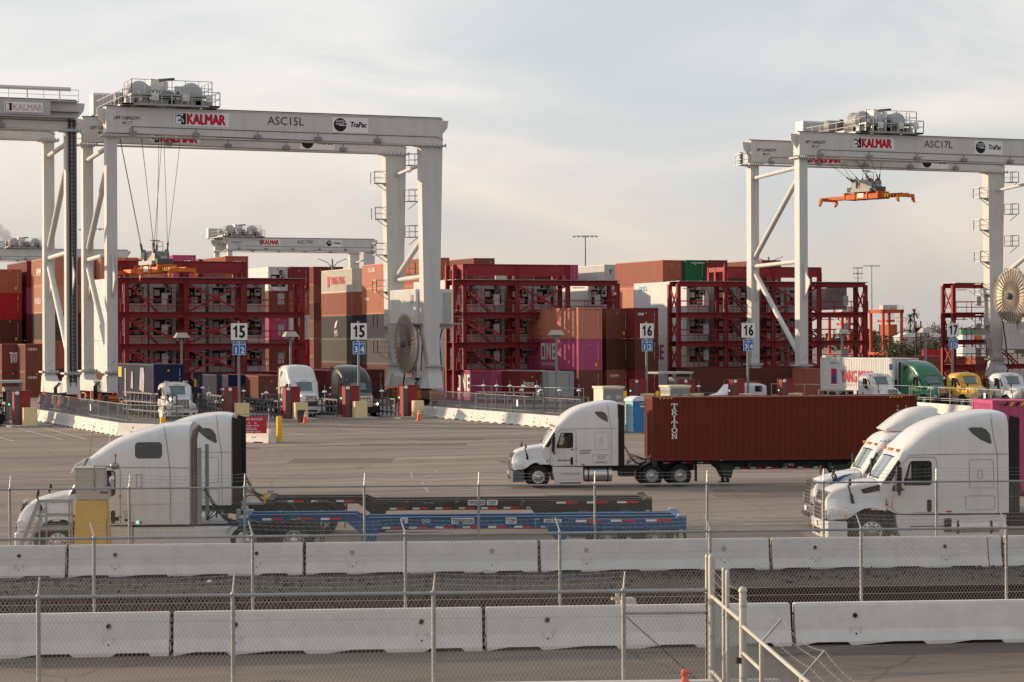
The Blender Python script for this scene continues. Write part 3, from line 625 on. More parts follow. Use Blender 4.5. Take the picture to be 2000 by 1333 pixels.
def gantry_crane(label, X, Y, mirror=False, code=None, trol=None, house=None, reel_at=None, front_plate=False, logos=True, detail=True, cables=None):
    t = thing('gantry_crane', label, 'gantry crane', (X, Y, 0), 0, 'white container gantry cranes')
    mx = (lambda x: CL-x) if mirror else (lambda x: x)
    W1 = .92
    # girders
    for k, yy in enumerate((0, CGS)):
        g = MB(); zt, zb = CZT, CZT-CGH
        g.add([(0, yy, zb+.25), (0, yy, zt), (CL, yy, zt), (CL, yy, zb+.05), (0, yy+1.15, zb+.25), (0, yy+1.15, zt), (CL, yy+1.15, zt), (CL, yy+1.15, zb+.05)],
              [(0, 3, 2, 1), (4, 5, 6, 7), (1, 2, 6, 5), (3, 0, 4, 7), (0, 1, 5, 4), (2, 3, 7, 6)][:], crane_p)
        g.box(-.02, CL+.02, yy-.07, yy+1.22, zt-.03, zt+.03, crane_p); g.box(0, CL, yy-.06, yy+1.21, zb-.02, zb+.05, crane_p)
        g.box(.0, CL, yy+.3, yy+.42, zt+.03, zt+.15, dark)
        for i in range(1, 5): g.box(CL*i/5-.008, CL*i/5+.008, yy-.006, yy-.001, zb+.06, zt-.04, lgrey)
        g.box(0, CL, yy-.008, yy, zb+.80, zb+.825, lgrey)
        for s, xe in ((-1, 0), (1, CL)):       # end gusset lugs
            g.prism([(xe, zt-.1), (xe+s*.72, zt-.12), (xe+s*.62, zt-.75), (xe, zt-1.5)], yy+.45, yy+.6, crane_p)
        gi = g.build('girder', t)
        g = MB()
        if k == 0 or True:
            for i in range(5):
                g = MB(); x = 2.2+i*5.4; g.tube((x, yy-.12, zb+.74), (x, yy-.12, zb+.4), .03, dgrey, 5); g.box(x-.28, x+.28, yy-.35, yy-.05, zb+.10, zb+.40, mgrey); g.box(x-.24, x+.24, yy-.33, yy-.1, zb+.07, zb+.11, glassl); g.build('floodlight', gi)
            g = MB()
            g.path([(1.9, yy-.03, zb+.5), (2.2, yy-.03, zb+.78), (CL-.6, yy-.03, zb+.74), (CL+.1, yy-.03, zb+.5)], .022, dark, 4)
            g.build('cable', gi)
        if logos:
            g = MB(); O = Vector((0, yy-.012, 0)); u = Vector((1, 0, 0)); v = Vector((0, 0, 1))
            g.text('LIFT CAPACITY', O+Vector((1.75, 0, zt-1.02)), u, v, .27, ink, align='c', off=.012, fit=2.2, bold=.02); g.text('40 LT', O+Vector((1.75, 0, zt-1.42)), u, v, .26, ink, align='c', off=.012)
            g.build('capacity_lettering', gi); g = MB(); kalmar(g, O+Vector((5.75, 0, zt-1.38-.72*k)), u, v); g.build('maker_plate', gi); g = MB()
            if code: g.text(code, O+Vector((13.9, 0, zt-1.02)), u, v, .70, mat('code_grey', (.06, .06, .06), .5), off=.012, bold=.004, fit=3.25)
            if code: g.build('crane_code', gi)
            g = MB(); portlogo(g, O+Vector((19.7, 0, zt-1.50-.72*k)), u, v); g.build('port_logo_plate', gi)
    # legs
    zl = CZT-CGH
    for k, yy in enumerate((0, CGS)):
        # slim braced side
        g = MB(); a, b = sorted((mx(0.02), mx(W1)))
        g.box(a, b, yy+.08, yy+1.02, 3.1, zl-.02, crane_p); flange(g, a, b, yy+.05, yy+1.05, 3.2); flange(g, a-.1, b+.1, yy, yy+1.15, zl)
        leg_taper(g, a-.15, b+.15, a, b, yy-.02, yy+1.1, 1.5, 3.1, crane_p)
        if code or True:
            for q in range(4): g.box(a+.2+.1*q, a+.25+.12*q, yy+.06, yy+.08, 3.7+.12*q, 3.75+.12*q, ink)
        g.build('leg', t, bevel=.03)
        # wide stiff side, tapering downwards
        g = MB(); xo = CL
        def ab(w0, w1):
            if mirror: return (0.0+w0, w1) 
            return (CL-w1, CL-w0)
        a1, b1 = ab(0, 2.02); a0, b0 = ab(.35, 1.80)
        leg_taper(g, a0, b0, a1, b1, yy+.02, yy+1.14, 6.4, zl-.02, crane_p)
        an, bn = ab(.35, 1.35)
        leg_taper(g, an, bn, a0, b0, yy+.02, yy+1.1, 3.5, 6.4, crane_p); flange(g, an, bn, yy, yy+1.12, 3.5); flange(g, a1, b1, yy, yy+1.15, zl)
        leg_taper(g, an-.5, bn+.25, an, bn, yy, yy+1.14, 1.5, 3.5, crane_p)
        g.build('leg', t, bevel=.03)
        for xx in (mx(.47), mx(CL-1.0)): bogie(t, xx, yy+.55+(1.3 if k == 0 else -1.3)*0)
    # sills
    for x0_, x1_ in (sorted((mx(-.1), mx(1.0))), sorted((mx(CL-1.5), mx(CL-.2)))):
        g = MB(); g.prism([(-.4, 1.5), (CGS+1.5, 1.5), (CGS+1.1, 2.9), (CGS-.2, 2.9), (CGS-.9, 2.45), (2.0, 2.45), (1.3, 2.9), (0, 2.9)], x0_, x1_, crane_p, 'x')
        for i in range(7): g.box(x0_-.02, x1_+.02, .8+i*1.35, .88+i*1.35, 1.46, 1.60, lgrey)
        g.box(x0_+.1, x1_-.1, 2.2, 3.4, .35, 1.5, dgrey); g.box(x0_+.1, x1_-.1, 5.6, 6.8, .5, 1.5, mgrey); g.box(x0_-.3, x1_-.3, 3.6, 4.6, .9, 1.6, orange)
        g.box(x0_-.25, x0_-.1, 1.2, 2.6, .55, 1.35, orange)
        for q in range(5): g.path([(x0_-.1, 1.6+.25*q, 2.4), (x0_-.4, 1.8+.3*q, 2.0), (x0_-.3, 2.2+.3*q, 1.0)], .04, black, 5)
        g.build('sill_beam', t, bevel=.02)
    # K bracing on the slim side
    xb = mx(.47); g = MB(); yr = CGS+.3
    g.tube((xb, 1.0, 22.1), (xb, yr, 21.6), .20, crane_p, 12); g.build('brace', t)
    g = MB(); g.tube((xb, 1.05, 21.1), (xb, yr, 13.6), .26, crane_p, 12); g.tube((xb, 1.1, 21.4), (xb, 1.9, 20.3), .14, galv, 8); g.build('brace', t)
    g = MB(); g.tube((xb, 1.0, 13.1), (xb, yr, 12.9), .20, crane_p, 12); g.build('brace', t)
    g = MB(); g.tube((xb, yr, 12.4), (xb, 1.0, 4.2), .26, crane_p, 12); g.build('brace', t)
    for yy in (0, CGS): g = MB(); g.prism([(yy, 13.0), (yy-.4, 11.9), (yy-1.05, 11.3), (yy-1.05, 10.9), (yy, 9.4)], xb-.05, xb+.05, crane_p, 'x'); g.build('gusset_plate', t)
    g = MB(); g.prism([(CGS+1.0, 12.6), (CGS+1.6, 11.5), (CGS+1.6, 11.0), (CGS+1.0, 9.8)], xb-.05, xb+.05, crane_p, 'x')
    g.build('gusset_plate', t)
    # wide side: single strut and diagonal
    xw = mx(CL-.95); g = MB(); g.tube((xw, 1.1, 21.6), (xw, CGS, 21.0), .17, crane_p, 12); g.build('brace', t)
    g = MB(); g.tube((xw, 1.1, 15.6), (xw, CGS, 11.6), .24, crane_p, 12); g.build('brace', t)
    g = MB(); g.tube((xw, 1.1, 11.5), (xw, CGS, 11.3), .2, crane_p, 12); g.build('brace', t)
    if detail:
        s = -1 if not mirror else 1; xl = mx(CL-2.02)
        for i, z in enumerate((20.2, 16.9, 13.6, 10.2, 7.0, 4.6)):
            g = MB(); stair_landing(g, mx(CL-1.75-.23*(z-6)/16.5)+s*.0, CGS-.1+.2, z, s); g.build('stair_landing', t)
            g = MB(); stair_landing(g, mx(CL-.25), CGS-.2-1.2, z+1.6, -s*.9); g.build('stair_landing', t)
        g = MB(); xs_ = mx(CL-2.1)
        g = MB(); xs_ = mx(-.05); sg = -1 if not mirror else 1
        g.box(min(xs_, xs_+sg*1.0), max(xs_, xs_+sg*1.0), CGS, CGS+1.4, 22.9, 22.96, galv); railing(g, [(xs_, CGS, 22.9), (xs_+sg, CGS, 22.9), (xs_+sg, CGS+1.4, 22.9)], galv, 1.1)
        g.box(min(xs_+sg*.5, xs_+sg*.9), max(xs_+sg*.5, xs_+sg*.9), CGS+.6, CGS+1.2, 23.1, 24.2, lgrey); g.build('end_platform', t)
    if house:
        x0_, x1_, z0, z1, y0, y1 = house
        g = MB(); g.box(x0_, x1_, y0, y1, z0, z1, white)
        for i in range(int((x1_-x0_)/.3)): g.box(x0_+.1+i*.3, x0_+.16+i*.3, y0-.03, y0, z0+.05, z1-.05, white)
        for i in range(int((y1-y0)/.3)): g.box(x0_-.03, x0_, y0+.1+i*.3, y0+.16+i*.3, z0+.05, z1-.05, white)
        h_ = g.build('switchgear_house', t)
        g = MB(); g.box(x0_+.3, x0_+.8, y0-.05, y0-.03, z1-1.2, z1-.55, mgrey); g.box(x0_-.05, x0_-.03, y0+.6, y0+1.2, z1-1.2, z1-.5, mgrey); g.box(x1_-.9, x1_-.15, y0-.04, y0-.012, z0+.1, z1-.3, lgrey); g.build('door', h_)
        g = MB(); g.box(x0_-.4, x1_+.6, y0-.9, y1, z0-.14, z0-.02, galv); railing(g, [(x0_-.4, y0-.9, z0), (x1_+.6, y0-.9, z0)], lgrey, 1.1, r=.02)
        g.box(x1_-1.8, x1_, y0, y1, z0-.5, z0-.14, crane_p)
        for q in range(6): g.path([(x0_+.3+.5*q, y0+.4, z0-.1), (x0_+.4+.4*q, y0+.5, z0-1.6), (x0_+.2+.5*q, y0+.6, 3.0)], .06, dgrey if q % 2 else black, 5)
        g.build('house_platform', t)
    if reel_at:
        x, y, z, R = reel_at; g = MB(); k = 36
        for s in (0, .42):
            for rr in (R, R*.93): 
                for i in range(48):
                    a = 2*pi*i/48; b = 2*pi*(i+1)/48; g.beam((x+s, y+rr*cos(a), z+rr*sin(a)), (x+s, y+rr*cos(b), z+rr*sin(b)), .05, .05, kioskg)
            for i in range(k):
                a = 2*pi*i/k; g.beam((x+s, y+.25*cos(a), z+.25*sin(a)), (x+s, y+R*cos(a), z+R*sin(a)), .09, .06, mat('reel_spoke', (.30, .27, .22), .6))
        o = g.build('cable_reel', t)
        g = MB(); g.lathe([(0, -.35), (.30, -.35), (.36, -.1), (.36, .5), (.0, .7)], (x, y, z), (1, 0, 0), dgrey, 20); g.build('hub', o)
        g = MB(); g.lathe([(R*.55, .08), (R*.94, .08), (R*.94, .34), (R*.55, .34)], (x, y, z), (1, 0, 0), mat('cable_wound', (.70, .62, .51), .8, var=.15), 40); g.build('wound_cable', o)  # paled for the cream back-plate and for sunlight that misses the reel
        g = MB(); g.beam((x+.8, y-.3, z-R-.6), (x+.8, y-.3, z+R*.9), .35, .3, lgrey); g.box(x+.5, x+1.3, y-1, y+1, z-R-1.0, z-R-.6, crane_p)
        g.path([(x+.2, y+R*.6, z-R*.75), (x+.2, y+R*.2, 2.9), (x+.2, y+1.0, 1.8), (x+.1, y+.2, 1.2)], .07, dark, 8); g.build('reel_bracket', t)
    if trol: trolley(t, trol[0], trol[1], CZT+.1, trol[2])
    if front_plate:
        g = MB(); z = CZT
        g.box(-8, CL, -.55, -.10, z-.12, z-.02, lgrey); railing(g, [(CL-14, -.5, z-.05), (CL, -.5, z-.05)], galv, .9, r=.02, step=2.6)
        g.box(CL-16, CL-.6, -.5, -.25, z+.75, z+1.05, white); 
        for i in range(6): g.beam((CL-1.5-i*2.6, -.4, z-.8), (CL-1.5-i*2.6, -.4, z+.8), .08, .08, galv)
        g.box(CL-16, CL-.3, -.7, -.05, z-1.45, z-1.33, galv); g.box(CL-16, CL+.1, -.35, -.08, z-.98, z-.9, dgrey); g.build('cable_tray', t)
        g = MB(); O = Vector((CL-6.6, -.72, z-1.22)); g.box(CL-6.6, CL-2.3, -.70, -.64, z-1.28, z-.05, lgrey); g.quad(O, (1, 0, 0), (0, 0, 1), .6, 3.7, .12, .92, signw, .03)
        pale = mat('faded_red_lettering', (.62, .40, .40), .6, var=.35, scale=12)
        g.quad(O, (1, 0, 0), (0, 0, 1), .68, 1.22, .22, .82, ink, .035); g.quad(O, (1, 0, 0), (0, 0, 1), .72, 1.0, .26, .78, signw, .038)
        g.text('KALMAR', O+Vector((1.34, 0, .25)), (1, 0, 0), (0, 0, 1), .52, pale, xs=.82, off=.036, bold=.03); g.build('name_plate', t)
        g = MB()   # caged cable ladder down the leg
        for dx in (.30, .78): g.box(CL-1.02+dx, CL-.96+dx, -.22, -.06, 2.0, z-1.5, dark)
        for i in range(66): g.box(CL-.75, CL-.22, -.16, -.10, 2.2+.33*i, 2.26+.33*i, dark)
        g.box(CL-.74, CL-.56, -.12, -.05, 2.0, z-1.5, black); g.box(CL-.40, CL-.28, -.12, -.05, 2.0, z-1.5, dgrey)
        g.path([(CL-.5, -.1, 2.2), (CL-.9, -.15, 1.6), (CL-1.8, -.1, 1.5), (CL-2.5, .2, 1.6)], .10, dgrey, 8); g.build('cable_ladder', t)
    return t
def spreader(label, X, Y, Z, ang, zt, tx0, tx1, Ycr, stripes=True, sl=.80):
    """orange lifting spreader hung on ropes; Z = underside of the spreader"""
    t = thing('container_spreader', label, 'crane spreader', (X, Y, Z), ang, 'orange spreaders hanging from cranes'); t.scale = (1, sl, 1)
    g = MB()   # local y = length
    g.box(-.45, .45, -3.1, 3.1, .35, .95, orange); g.box(-.85, -.5, -2.6, 2.6, .30, .80, orange); g.box(.5, .85, -2.6, 2.6, .30, .80, orange)
    for s in (-1, 1):
        for x in (-.42, .42): g.box(x-.13, x+.13, min(s*2.5, s*6.1), max(s*2.5, s*6.1), .38, .72, orange)
        for yy in (2.6, 1.0): g.box(-.9, .9, s*yy-.12, s*yy+.12, .28, 1.0, orange)
    main = g.build('telescopic_frame', t, bevel=.02)
    for s in (-1, 1):
        g = MB(); g.box(-1.22, 1.22, s*6.1-.18, s*6.1+.18, .30, .62, orange)
        for x in (-1.18, 1.18):
            g.box(x-.12, x+.12, s*6.1-.15, s*6.1+.15, 0, .35, orange); g.prism([(s*6.1-.12, .35), (s*6.1+.2, .35), (s*6.36, -.22), (s*6.30, -.22)], x-.10, x+.10, orange, 'x'); g.tube((x, s*6.1, -.16), (x, s*6.1, 0), .05, dark, 8)
        if stripes and s == -1:
            for i in range(14): g.beam((-.62, -3.1-.22*i, .40), (-.62, -3.25-.22*i, .70), .03, .09, dark if i % 2 else yellow)
        g.build('end_beam', t)
    g = MB()
    g.box(-.95, .95, -1.5, 1.5, 1.0, 1.35, lgrey); g.box(-.5, .5, -.7, .7, 1.35, 2.2, kioskg)
    for s in (-1, 1):
        for x in (-.55, .55):
            g.lathe([(0, -.09), (.50, -.09), (.50, -.05), (.42, -.03), (.42, .03), (.50, .05), (.50, .09), (0, .09)], (x, s*1.25, 1.85), (1, 0, 0), mgrey, 18)
            g.box(x-.14, x-.10, s*1.25-.3, s*1.25+.3, 1.2, 2.1, lgrey); g.box(x+.10, x+.14, s*1.25-.3, s*1.25+.3, 1.2, 2.1, lgrey)
        g.box(-.75, .75, s*2.0-.3, s*2.0+.3, 1.05, 1.5, dgrey); g.box(-.3, .3, s*1.9-.2, s*1.9+.2, 1.4, 1.75, lgrey)
    g.tube((-.2, -.3, 2.2), (-.2, -.3, 3.1), .05, galv, 6); railing(g, [(-.5, -.6, 2.2), (.5, -.6, 2.2), (.5, .6, 2.2)], galv, .8, r=.02); g.lathe([(0, .0), (.45, .0), (.45, .05), (0, .05)], (0, 0, 3.1), (0, 0, 1), dgrey, 14)
    g.build('headblock', t)
    g = MB(); g.box(-.89, -.86, -.5, .5, .42, .88, signw); g.build('data_plate', t)
    g = MB(); inv = Matrix.Rotation(-ang, 3, 'Z')
    pts = [(-.8, -1.4), (-.8, 1.4), (.8, -1.4), (.8, 1.4)]
    tops = [(tx0, Ycr+1.6), (tx0+(tx1-tx0)*.35, Ycr+1.4), (tx0+(tx1-tx0)*.65, Ycr+1.6), (tx1, Ycr+1.4), (tx0+.8, Ycr+7), (tx1-.8, Ycr+7.4), (tx0+(tx1-tx0)*.5, Ycr+7), (tx1-1.5, Ycr+2)]
    for i, (a, b) in enumerate(tops):
        p = pts[(i*3+1) % 4]; q = inv@Vector((a-X, b-Y, 0)); top = Vector((q.x, q.y, zt-Z)); bot = Vector((p[0]*(.7+.1*(i % 3)), p[1], 2.0))
        g.tube(bot, top, .022, dark, 5); d = (top-bot).normalized(); g.tube(bot, bot+d*.9, .075, dgrey, 6)
    g.build('hoist_ropes', t)
    return t
C15 = (39.62, 182.27); C17 = (105.83, 182.47)
x15 = lambda px, y=0: onY(px, 600, C15[1]+y)[0]-C15[0]
x17 = lambda px, y=0: onY(px, 600, C17[1]+y)[0]-C17[0]
gantry_crane('white gantry crane marked ASC15L with a lowered orange spreader', *C15, code='ASC15L',
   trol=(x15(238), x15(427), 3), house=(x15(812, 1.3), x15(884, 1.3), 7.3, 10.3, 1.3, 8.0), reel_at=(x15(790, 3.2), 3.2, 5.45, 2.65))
gantry_crane('white gantry crane marked ASC17L with its spreader raised high', *C17, code='ASC17L',
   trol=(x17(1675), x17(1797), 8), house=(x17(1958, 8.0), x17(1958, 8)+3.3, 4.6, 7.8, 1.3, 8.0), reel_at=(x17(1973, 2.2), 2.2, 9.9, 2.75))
c14x, c14y = 36.55-CL, 0
d_ = ray(152, 500); c14y = 36.55/d_.x*d_.y
gantry_crane('white gantry crane with a faded name plate and black cable ladder', 36.55-CL, c14y, mirror=True, front_plate=True, logos=False, detail=False)
def far_crane(label, px_left, y_top, Yd=None, **k):
    s = (659-y_top)/(CZT-CH); d = F/s; p = dep(px_left, y_top, d); return gantry_crane(label, p.x, p.y, **k)
far_crane('distant white gantry crane marked ASC17W rising behind the stacked containers', 445, 464, code='ASC17W', trol=(-1.0, 7.2, 5), detail=False)
far_crane('distant gantry crane over the stacks, mostly hidden by nearer crane legs', -20, 484, mirror=True, logos=False, trol=(3.5, 12, 9), detail=False)
px = 300; sx, sz = onY(303, 541, C15[1]+4.5)
spreader('orange spreader lowered on long ropes onto the red rack', sx, C15[1]+4.5, sz, radians(14), CZT-1.5, onY(235, 300, C15[1]+1.5)[0], onY(362, 300, C15[1]+1.5)[0], C15[1])
sx, sz = onY(1692, 396, C17[1]+4.5)
spreader('orange spreader raised close beneath the girder of the ASC17L crane', sx, C17[1]+4.5, sz, radians(18), CZT-1.5, onY(1630, 300, C17[1]+1.5)[0], onY(1733, 300, C17[1]+1.5)[0], C17[1])
# ------------------------------------------------------------------ shipping containers
CW = 2.44
def corr(g, O, u, v, n, Lw, Hh, m, per=.278, d=.036):
    """trapezoid corrugation on a panel: O bottom-left, u along, v up, n outward"""
    O = Vector(O); u = Vector(u); v = Vector(v); n = Vector(n); k = max(1, round(Lw/per)); per = Lw/k; pts = []
    for i in range(k):
        x = i*per
        pts += [(x, 0), (x+per*.32, 0), (x+per*.5, -d), (x+per*.82, -d)]
    pts.append((Lw, 0)); vs = []
    for x, y in pts: vs += [O+u*x+n*y, O+u*x+n*y+v*Hh]
    g.add(vs, [(2*i, 2*i+2, 2*i+3, 2*i+1) for i in range(len(pts)-1)], m)
def container_meshes(L_, H_, end='plain', smooth_side=False):
    pm = CC['brown']
    g = MB(); e = .02; s_ = .10
    if smooth_side:
        for x, sg in ((e, -1), (CW-e, 1)): g.box(min(x, x+.02*sg), max(x, x+.02*sg), .1, L_-.1, .15, H_-.10, pm)
        for i in range(1, 12): y = L_*i/12; g.box(.003, .02, y-.01, y+.01, .2, H_-.12, pm)
    else:
        corr(g, (e, L_-.14, .16), (0, -1, 0), (0, 0, 1), (-1, 0, 0), L_-.28, H_-.28, pm)
        corr(g, (CW-e, .14, .16), (0, 1, 0), (0, 0, 1), (1, 0, 0), L_-.28, H_-.28, pm)
    corr(g, (CW-.12, L_-e, .16), (-1, 0, 0), (0, 0, 1), (0, 1, 0), CW-.24, H_-.28, pm, .3)
    if end == 'plain': corr(g, (.12, e, .16), (1, 0, 0), (0, 0, 1), (0, -1, 0), CW-.24, H_-.28, pm, .275, .045)
    elif end == 'doors':
        for a, b in ((.10, 1.215), (1.225, 2.34)):
            g.box(a, b, .03, .08, .16, H_-.12, pm)
            for q in range(5): z = .3+q*(H_-.6)/4.5; g.box(a+.06, b-.06, .018, .03, z, z+(H_-.6)/6.5, pm)
    vs = []; k = 40
    for i in range(k+1):
        y = .1+(L_-.2)*i/k; z = H_-.02-(.02 if i % 2 else 0); vs += [(.08, y, z), (CW-.08, y, z)]
    g.add(vs, [(2*i, 2*i+1, 2*i+3, 2*i+2) for i in range(k)], pm)
    g.box(.06, CW-.06, .1, L_-.1, .05, .09, pm)
    walls = g.mesh('corrugated_walls')
    g = MB()
    for x in (0, CW-.14):
        for y in (0, L_-.14): g.box(x, x+.14, y, y+.14, .11, H_-.11, pm)
    for x in (0.003, CW-.085):
        g.box(x, x+.08, .16, L_-.16, .02, .16, pm); g.box(x, x+.08, .16, L_-.16, H_-.115, H_-.01, pm)
    for y in (0.003, L_-.085):
        g.box(.16, CW-.16, y, y+.08, .02, .16, pm); g.box(.16, CW-.16, y, y+.08, H_-.13, H_-.01, pm)
    cm_ = mat('corner_casting', (.09, .05, .04), .7, var=.3)
    for x in (-.004, CW-.174):
        for y in (-.004, L_-.174):
            for z in (0, H_-.118): g.box(x, x+.178, y, y+.178, z, z+.118, pm)
    if end == 'doors':
        for x in (.35, .9, 1.52, 2.08): g.tube((x, -.01, .2), (x, -.01, H_-.15), .02, galv, 6)
        for x in (.62, 1.8): g.beam((x-.25, -.02, 1.15), (x+.2, -.02, 1.2), .03, .03, galv)
    frame = g.mesh('frame')
    return walls, frame
MESH40 = {}
def cmesh(L_, H_, end, sm=False):
    k = (L_, H_, end, sm)
    if k not in MESH40: MESH40[k] = container_meshes(L_, H_, end, sm)
    return MESH40[k]
def code_mesh(seed, col):
    r = random.Random(seed); g = MB(); s = ''.join(r.choice('TCMGHRSU') for _ in range(4))+' '+''.join(r.choice('0123456789') for _ in range(7))
    for i, ch in enumerate(s):
        if ch != ' ': g.text(ch, (1.98, -.012, 2.45-i*.135), (1, 0, 0), (0, 0, 1), .10, col, off=.004, bold=.02)
    return g.mesh('identity_code')
CODES = [code_mesh(i, letw) for i in range(4)]
CODES_D = [code_mesh(9, ink)]
g = MB(); g.poly((1.15, -.03, 2.35), (1, 0, 0), (0, 0, 1), [(-.1, 0), (.1, 0), (0, .17)], yellow, .005); g.quad((1.7, -.03, .35), (1, 0, 0), (0, 0, 1), 0, .22, 0, .32, yellow, .005); STICK = g.mesh('warning_sticker')
def reefer_unit(seed):
    r = random.Random(seed); g = MB(); w_ = CC['pale']; H_ = 2.9; k = seed % 3
    g.box(.10, CW-.10, .02, .08, 1.95, H_-.12, w_); g.box(.10, CW-.10, .02, .08, .16, .5, w_)
    g.box(.10, .34, .02, .08, .5, 1.95, w_); g.box(CW-.34, CW-.10, .02, .08, .5, 1.95, w_)
    g.box(.34, CW-.34, .45, .5, .5, 1.95, black)
    fan = (.85, 2.28) if k == 0 else ((1.45, 2.3) if k == 1 else (1.6, 2.25))
    g.lathe([(0, -.0), (.24, .0), (.26, .02), (.30, .02), (.30, -.01)], (fan[0], .012, fan[1]), (0, -1, 0), dgrey, 20); g.lathe([(0, .02), (.06, .04)], (fan[0], .01, fan[1]), (0, -1, 0), galv, 10)
    if k != 2: g.box(fan[0]-.75, fan[0]-.45, -.01, .02, fan[1]-.22, fan[1]+.2, black)
    g.box(1.75, 2.05, .0, .02, 2.05, 2.5, lgrey)
    # compressor, coils and boxes in the lower recess
    g.tube((.55, .25, .72), (1.05, .25, .72), .17, dgrey, 12); g.box(1.2, 1.75, .10, .4, .6, 1.1, mgrey if k else w_); g.box(.45, .95, .06, .2, 1.2, 1.75, w_ if k != 1 else lgrey)
    g.box(1.5, 2.0, .05, .3, 1.25, 1.85, w_); g.box(1.56, 1.9, .03, .05, 1.5, 1.75, black)
    for q in range(5): g.path([(r.uniform(.4, 2), .1, r.uniform(.6, 1)), (r.uniform(.5, 1.9), .08, r.uniform(1, 1.8))], .018, galv if q % 2 else black, 4)
    if k == 0: g.poly((1.22, .0, 0), (1, 0, 0), (0, 0, 1), [(-.85, 1.98), (-.78, 2.5), (-.70, 2.5), (-.55, 1.98)], black, .022)
    g.quad((1.1, -.0, 1.3), (1, 0, 0), (0, 0, 1), 0, .14, 0, .2, yellow, .03)
    return g.mesh('cooling_unit')
RU = [reefer_unit(i) for i in range(3)]
def child(par, name, me, loc=(0, 0, 0)):
    c = bpy.data.objects.new(name, me); COL.objects.link(c); c.parent = par; c.location = loc; return c
def container(label, loc, col, L_=12.19, H_=2.9, rz=0.0, end='plain', side=False, group='stacked shipping containers', code=True, sticker=True, name='shipping_container', seed=0):
    t = thing(name, label, 'container', loc, rz, group)
    walls, frame = cmesh(L_, H_, 'reefer' if end == 'reefer' else end, side or end == 'reefer')
    for nm, me in (('corrugated_walls', walls), ('frame', frame)):
        c = child(t, nm, me); c.material_slots[0].link = 'OBJECT'; c.material_slots[0].material = CC[col]
    if end == 'reefer': child(t, 'cooling_unit', RU[seed % 3])
    elif code:
        child(t, 'identity_code', CODES[seed % 4] if col not in ('grey', 'pale', 'cream') else CODES_D[0], (0, 0, H_-2.9))
        if sticker and seed % 2 == 0: child(t, 'warning_sticker', STICK)
    return t
def letter(par, fn, name='lettering'):
    g = MB(); fn(g); o = g.build(name, par); return o
UX, UZ, UY = Vector((1, 0, 0)), Vector((0, 0, 1)), Vector((0, -1, 0))
def side_text(body, y, z, h, m, xs=1, bold=.02, align='l'): return lambda g: g.text(body, (-.018, y, z), UY, UZ, h, m, xs=xs, off=.004, bold=bold, align=align)
def end_text(body, x, z, h, m, xs=1, bold=.02): return lambda g: g.text(body, (x, -.03, z), UX, UZ, h, m, xs=xs, off=.004, bold=bold)
def one_logo(x0=4.6, h=1.2, z=.95, m=letw, sub=True):
    def fn(g):
        O = Vector((-.024, x0+3.4, z)); u = UY; k = h; q = lambda a0, a1, b0, b1: g.quad(O, u, UZ, a0*k, a1*k, b0*k, b1*k, m, .004)
        q(0, .17, 0, 1); q(.50, .67, 0, 1); q(.17, .50, 0, .16); q(.17, .50, .84, 1)
        q(.86, 1.03, 0, 1); q(1.36, 1.53, 0, 1); g.poly(O, u, UZ, [(a*k, b*k) for a, b in ((.98, 1), (1.03, .75), (1.40, 0), (1.40, .3), (1.05, 1))], m, .006)
        q(1.72, 1.89, 0, 1); q(1.89, 2.34, 0, .17); q(1.89, 2.34, .42, .58); q(1.89, 2.34, .83, 1)
        if sub: g.text('OCEAN NETWORK EXPRESS', O-UZ*.36*k, u, UZ, .19*k, m, xs=.72, off=.004, bold=.01)
    return fn
PLACE = 'pixel'
def stack(px, ytop, hs, cols, where, L_=12.19, end='plain', pales=()):
    """a column of containers; its front-left upright stands on the ray through px; depth follows from its true height"""
    H_ = sum(hs); s = (657+.0039*(1000-px)-ytop)/(H_-CH); p = dep(px, ytop, F/s); z = H_; res = []
    for i, (h_, c_) in enumerate(zip(hs, cols)):
        z -= h_; e = end; nm = {0: 'top', 1: 'second', 2: 'third', 3: 'fourth', 4: 'fifth', 5: 'sixth'}[i] if len(hs) > 1 else ''
        word = {'triton': 'brown', 'oxide': 'reddish brown', 'pale': 'white', 'faded': 'faded red', 'slate': 'dark slate', 'steel': 'dark grey', 'navy': 'navy blue', 'rust': 'rust orange', 'darkbrown': 'dark brown', 'darkgreen': 'dark green'}.get(c_, c_)
        lb = (f'{word} container, {nm} in stack {where}' if nm else f'{word} container {where}')
        if c_ is None: res.append(None); continue
        res.append(container(lb, (p.x, p.y, z), c_, L_, h_, end='reefer' if (c_, i) in pales else e, seed=i+int(px)))
    return res
H5 = (2.9,)*5; M5 = (2.59, 2.9, 2.59, 2.9, 2.59)
stack(-2, 526, M5, ('oxide', 'red', 'darkbrown', 'brown', 'brown'), 'with a bright red box, outermost')
r_ = stack(3, 672, (2.9, 2.59), ('brown', 'brown'), 'two high with a white winged emblem')
def pegasus(g):
    O = Vector((.75, -.035, .75)); 
    for pts in ([(0, 1.25), (.35, 1.3), (.5, 1.15), (.65, 1.3), (1.0, 1.25), (.85, 1.05), (.15, 1.05)], [(.15, 1.0), (.3, 1.0), (.34, .2), (.22, .1)], [(.36, 1.0), (.46, 1.0), (.48, .5), (.40, .1)], [(.54, 1.0), (.64, 1.0), (.62, .1), (.52, .4)], [(.70, 1.0), (.88, 1.0), (.80, .25), (.68, .15)]):
        g.poly(O, UX, UZ, pts, letw, .004)
letter(r_[0], pegasus, 'emblem')
r_ = stack(49, 672, (2.9, 2.59), ('brown', 'brown'), 'two high beside the emblem stack'); letter(r_[0], end_text('HMM', .3, 2.2, .28, letw)); letter(r_[1], end_text('HMM', .3, 1.9, .28, letw))
stack(52, 510, H5, ('maroon', 'magenta', 'maroon', 'darkbrown', 'brown'), 'behind the outermost bright red box')
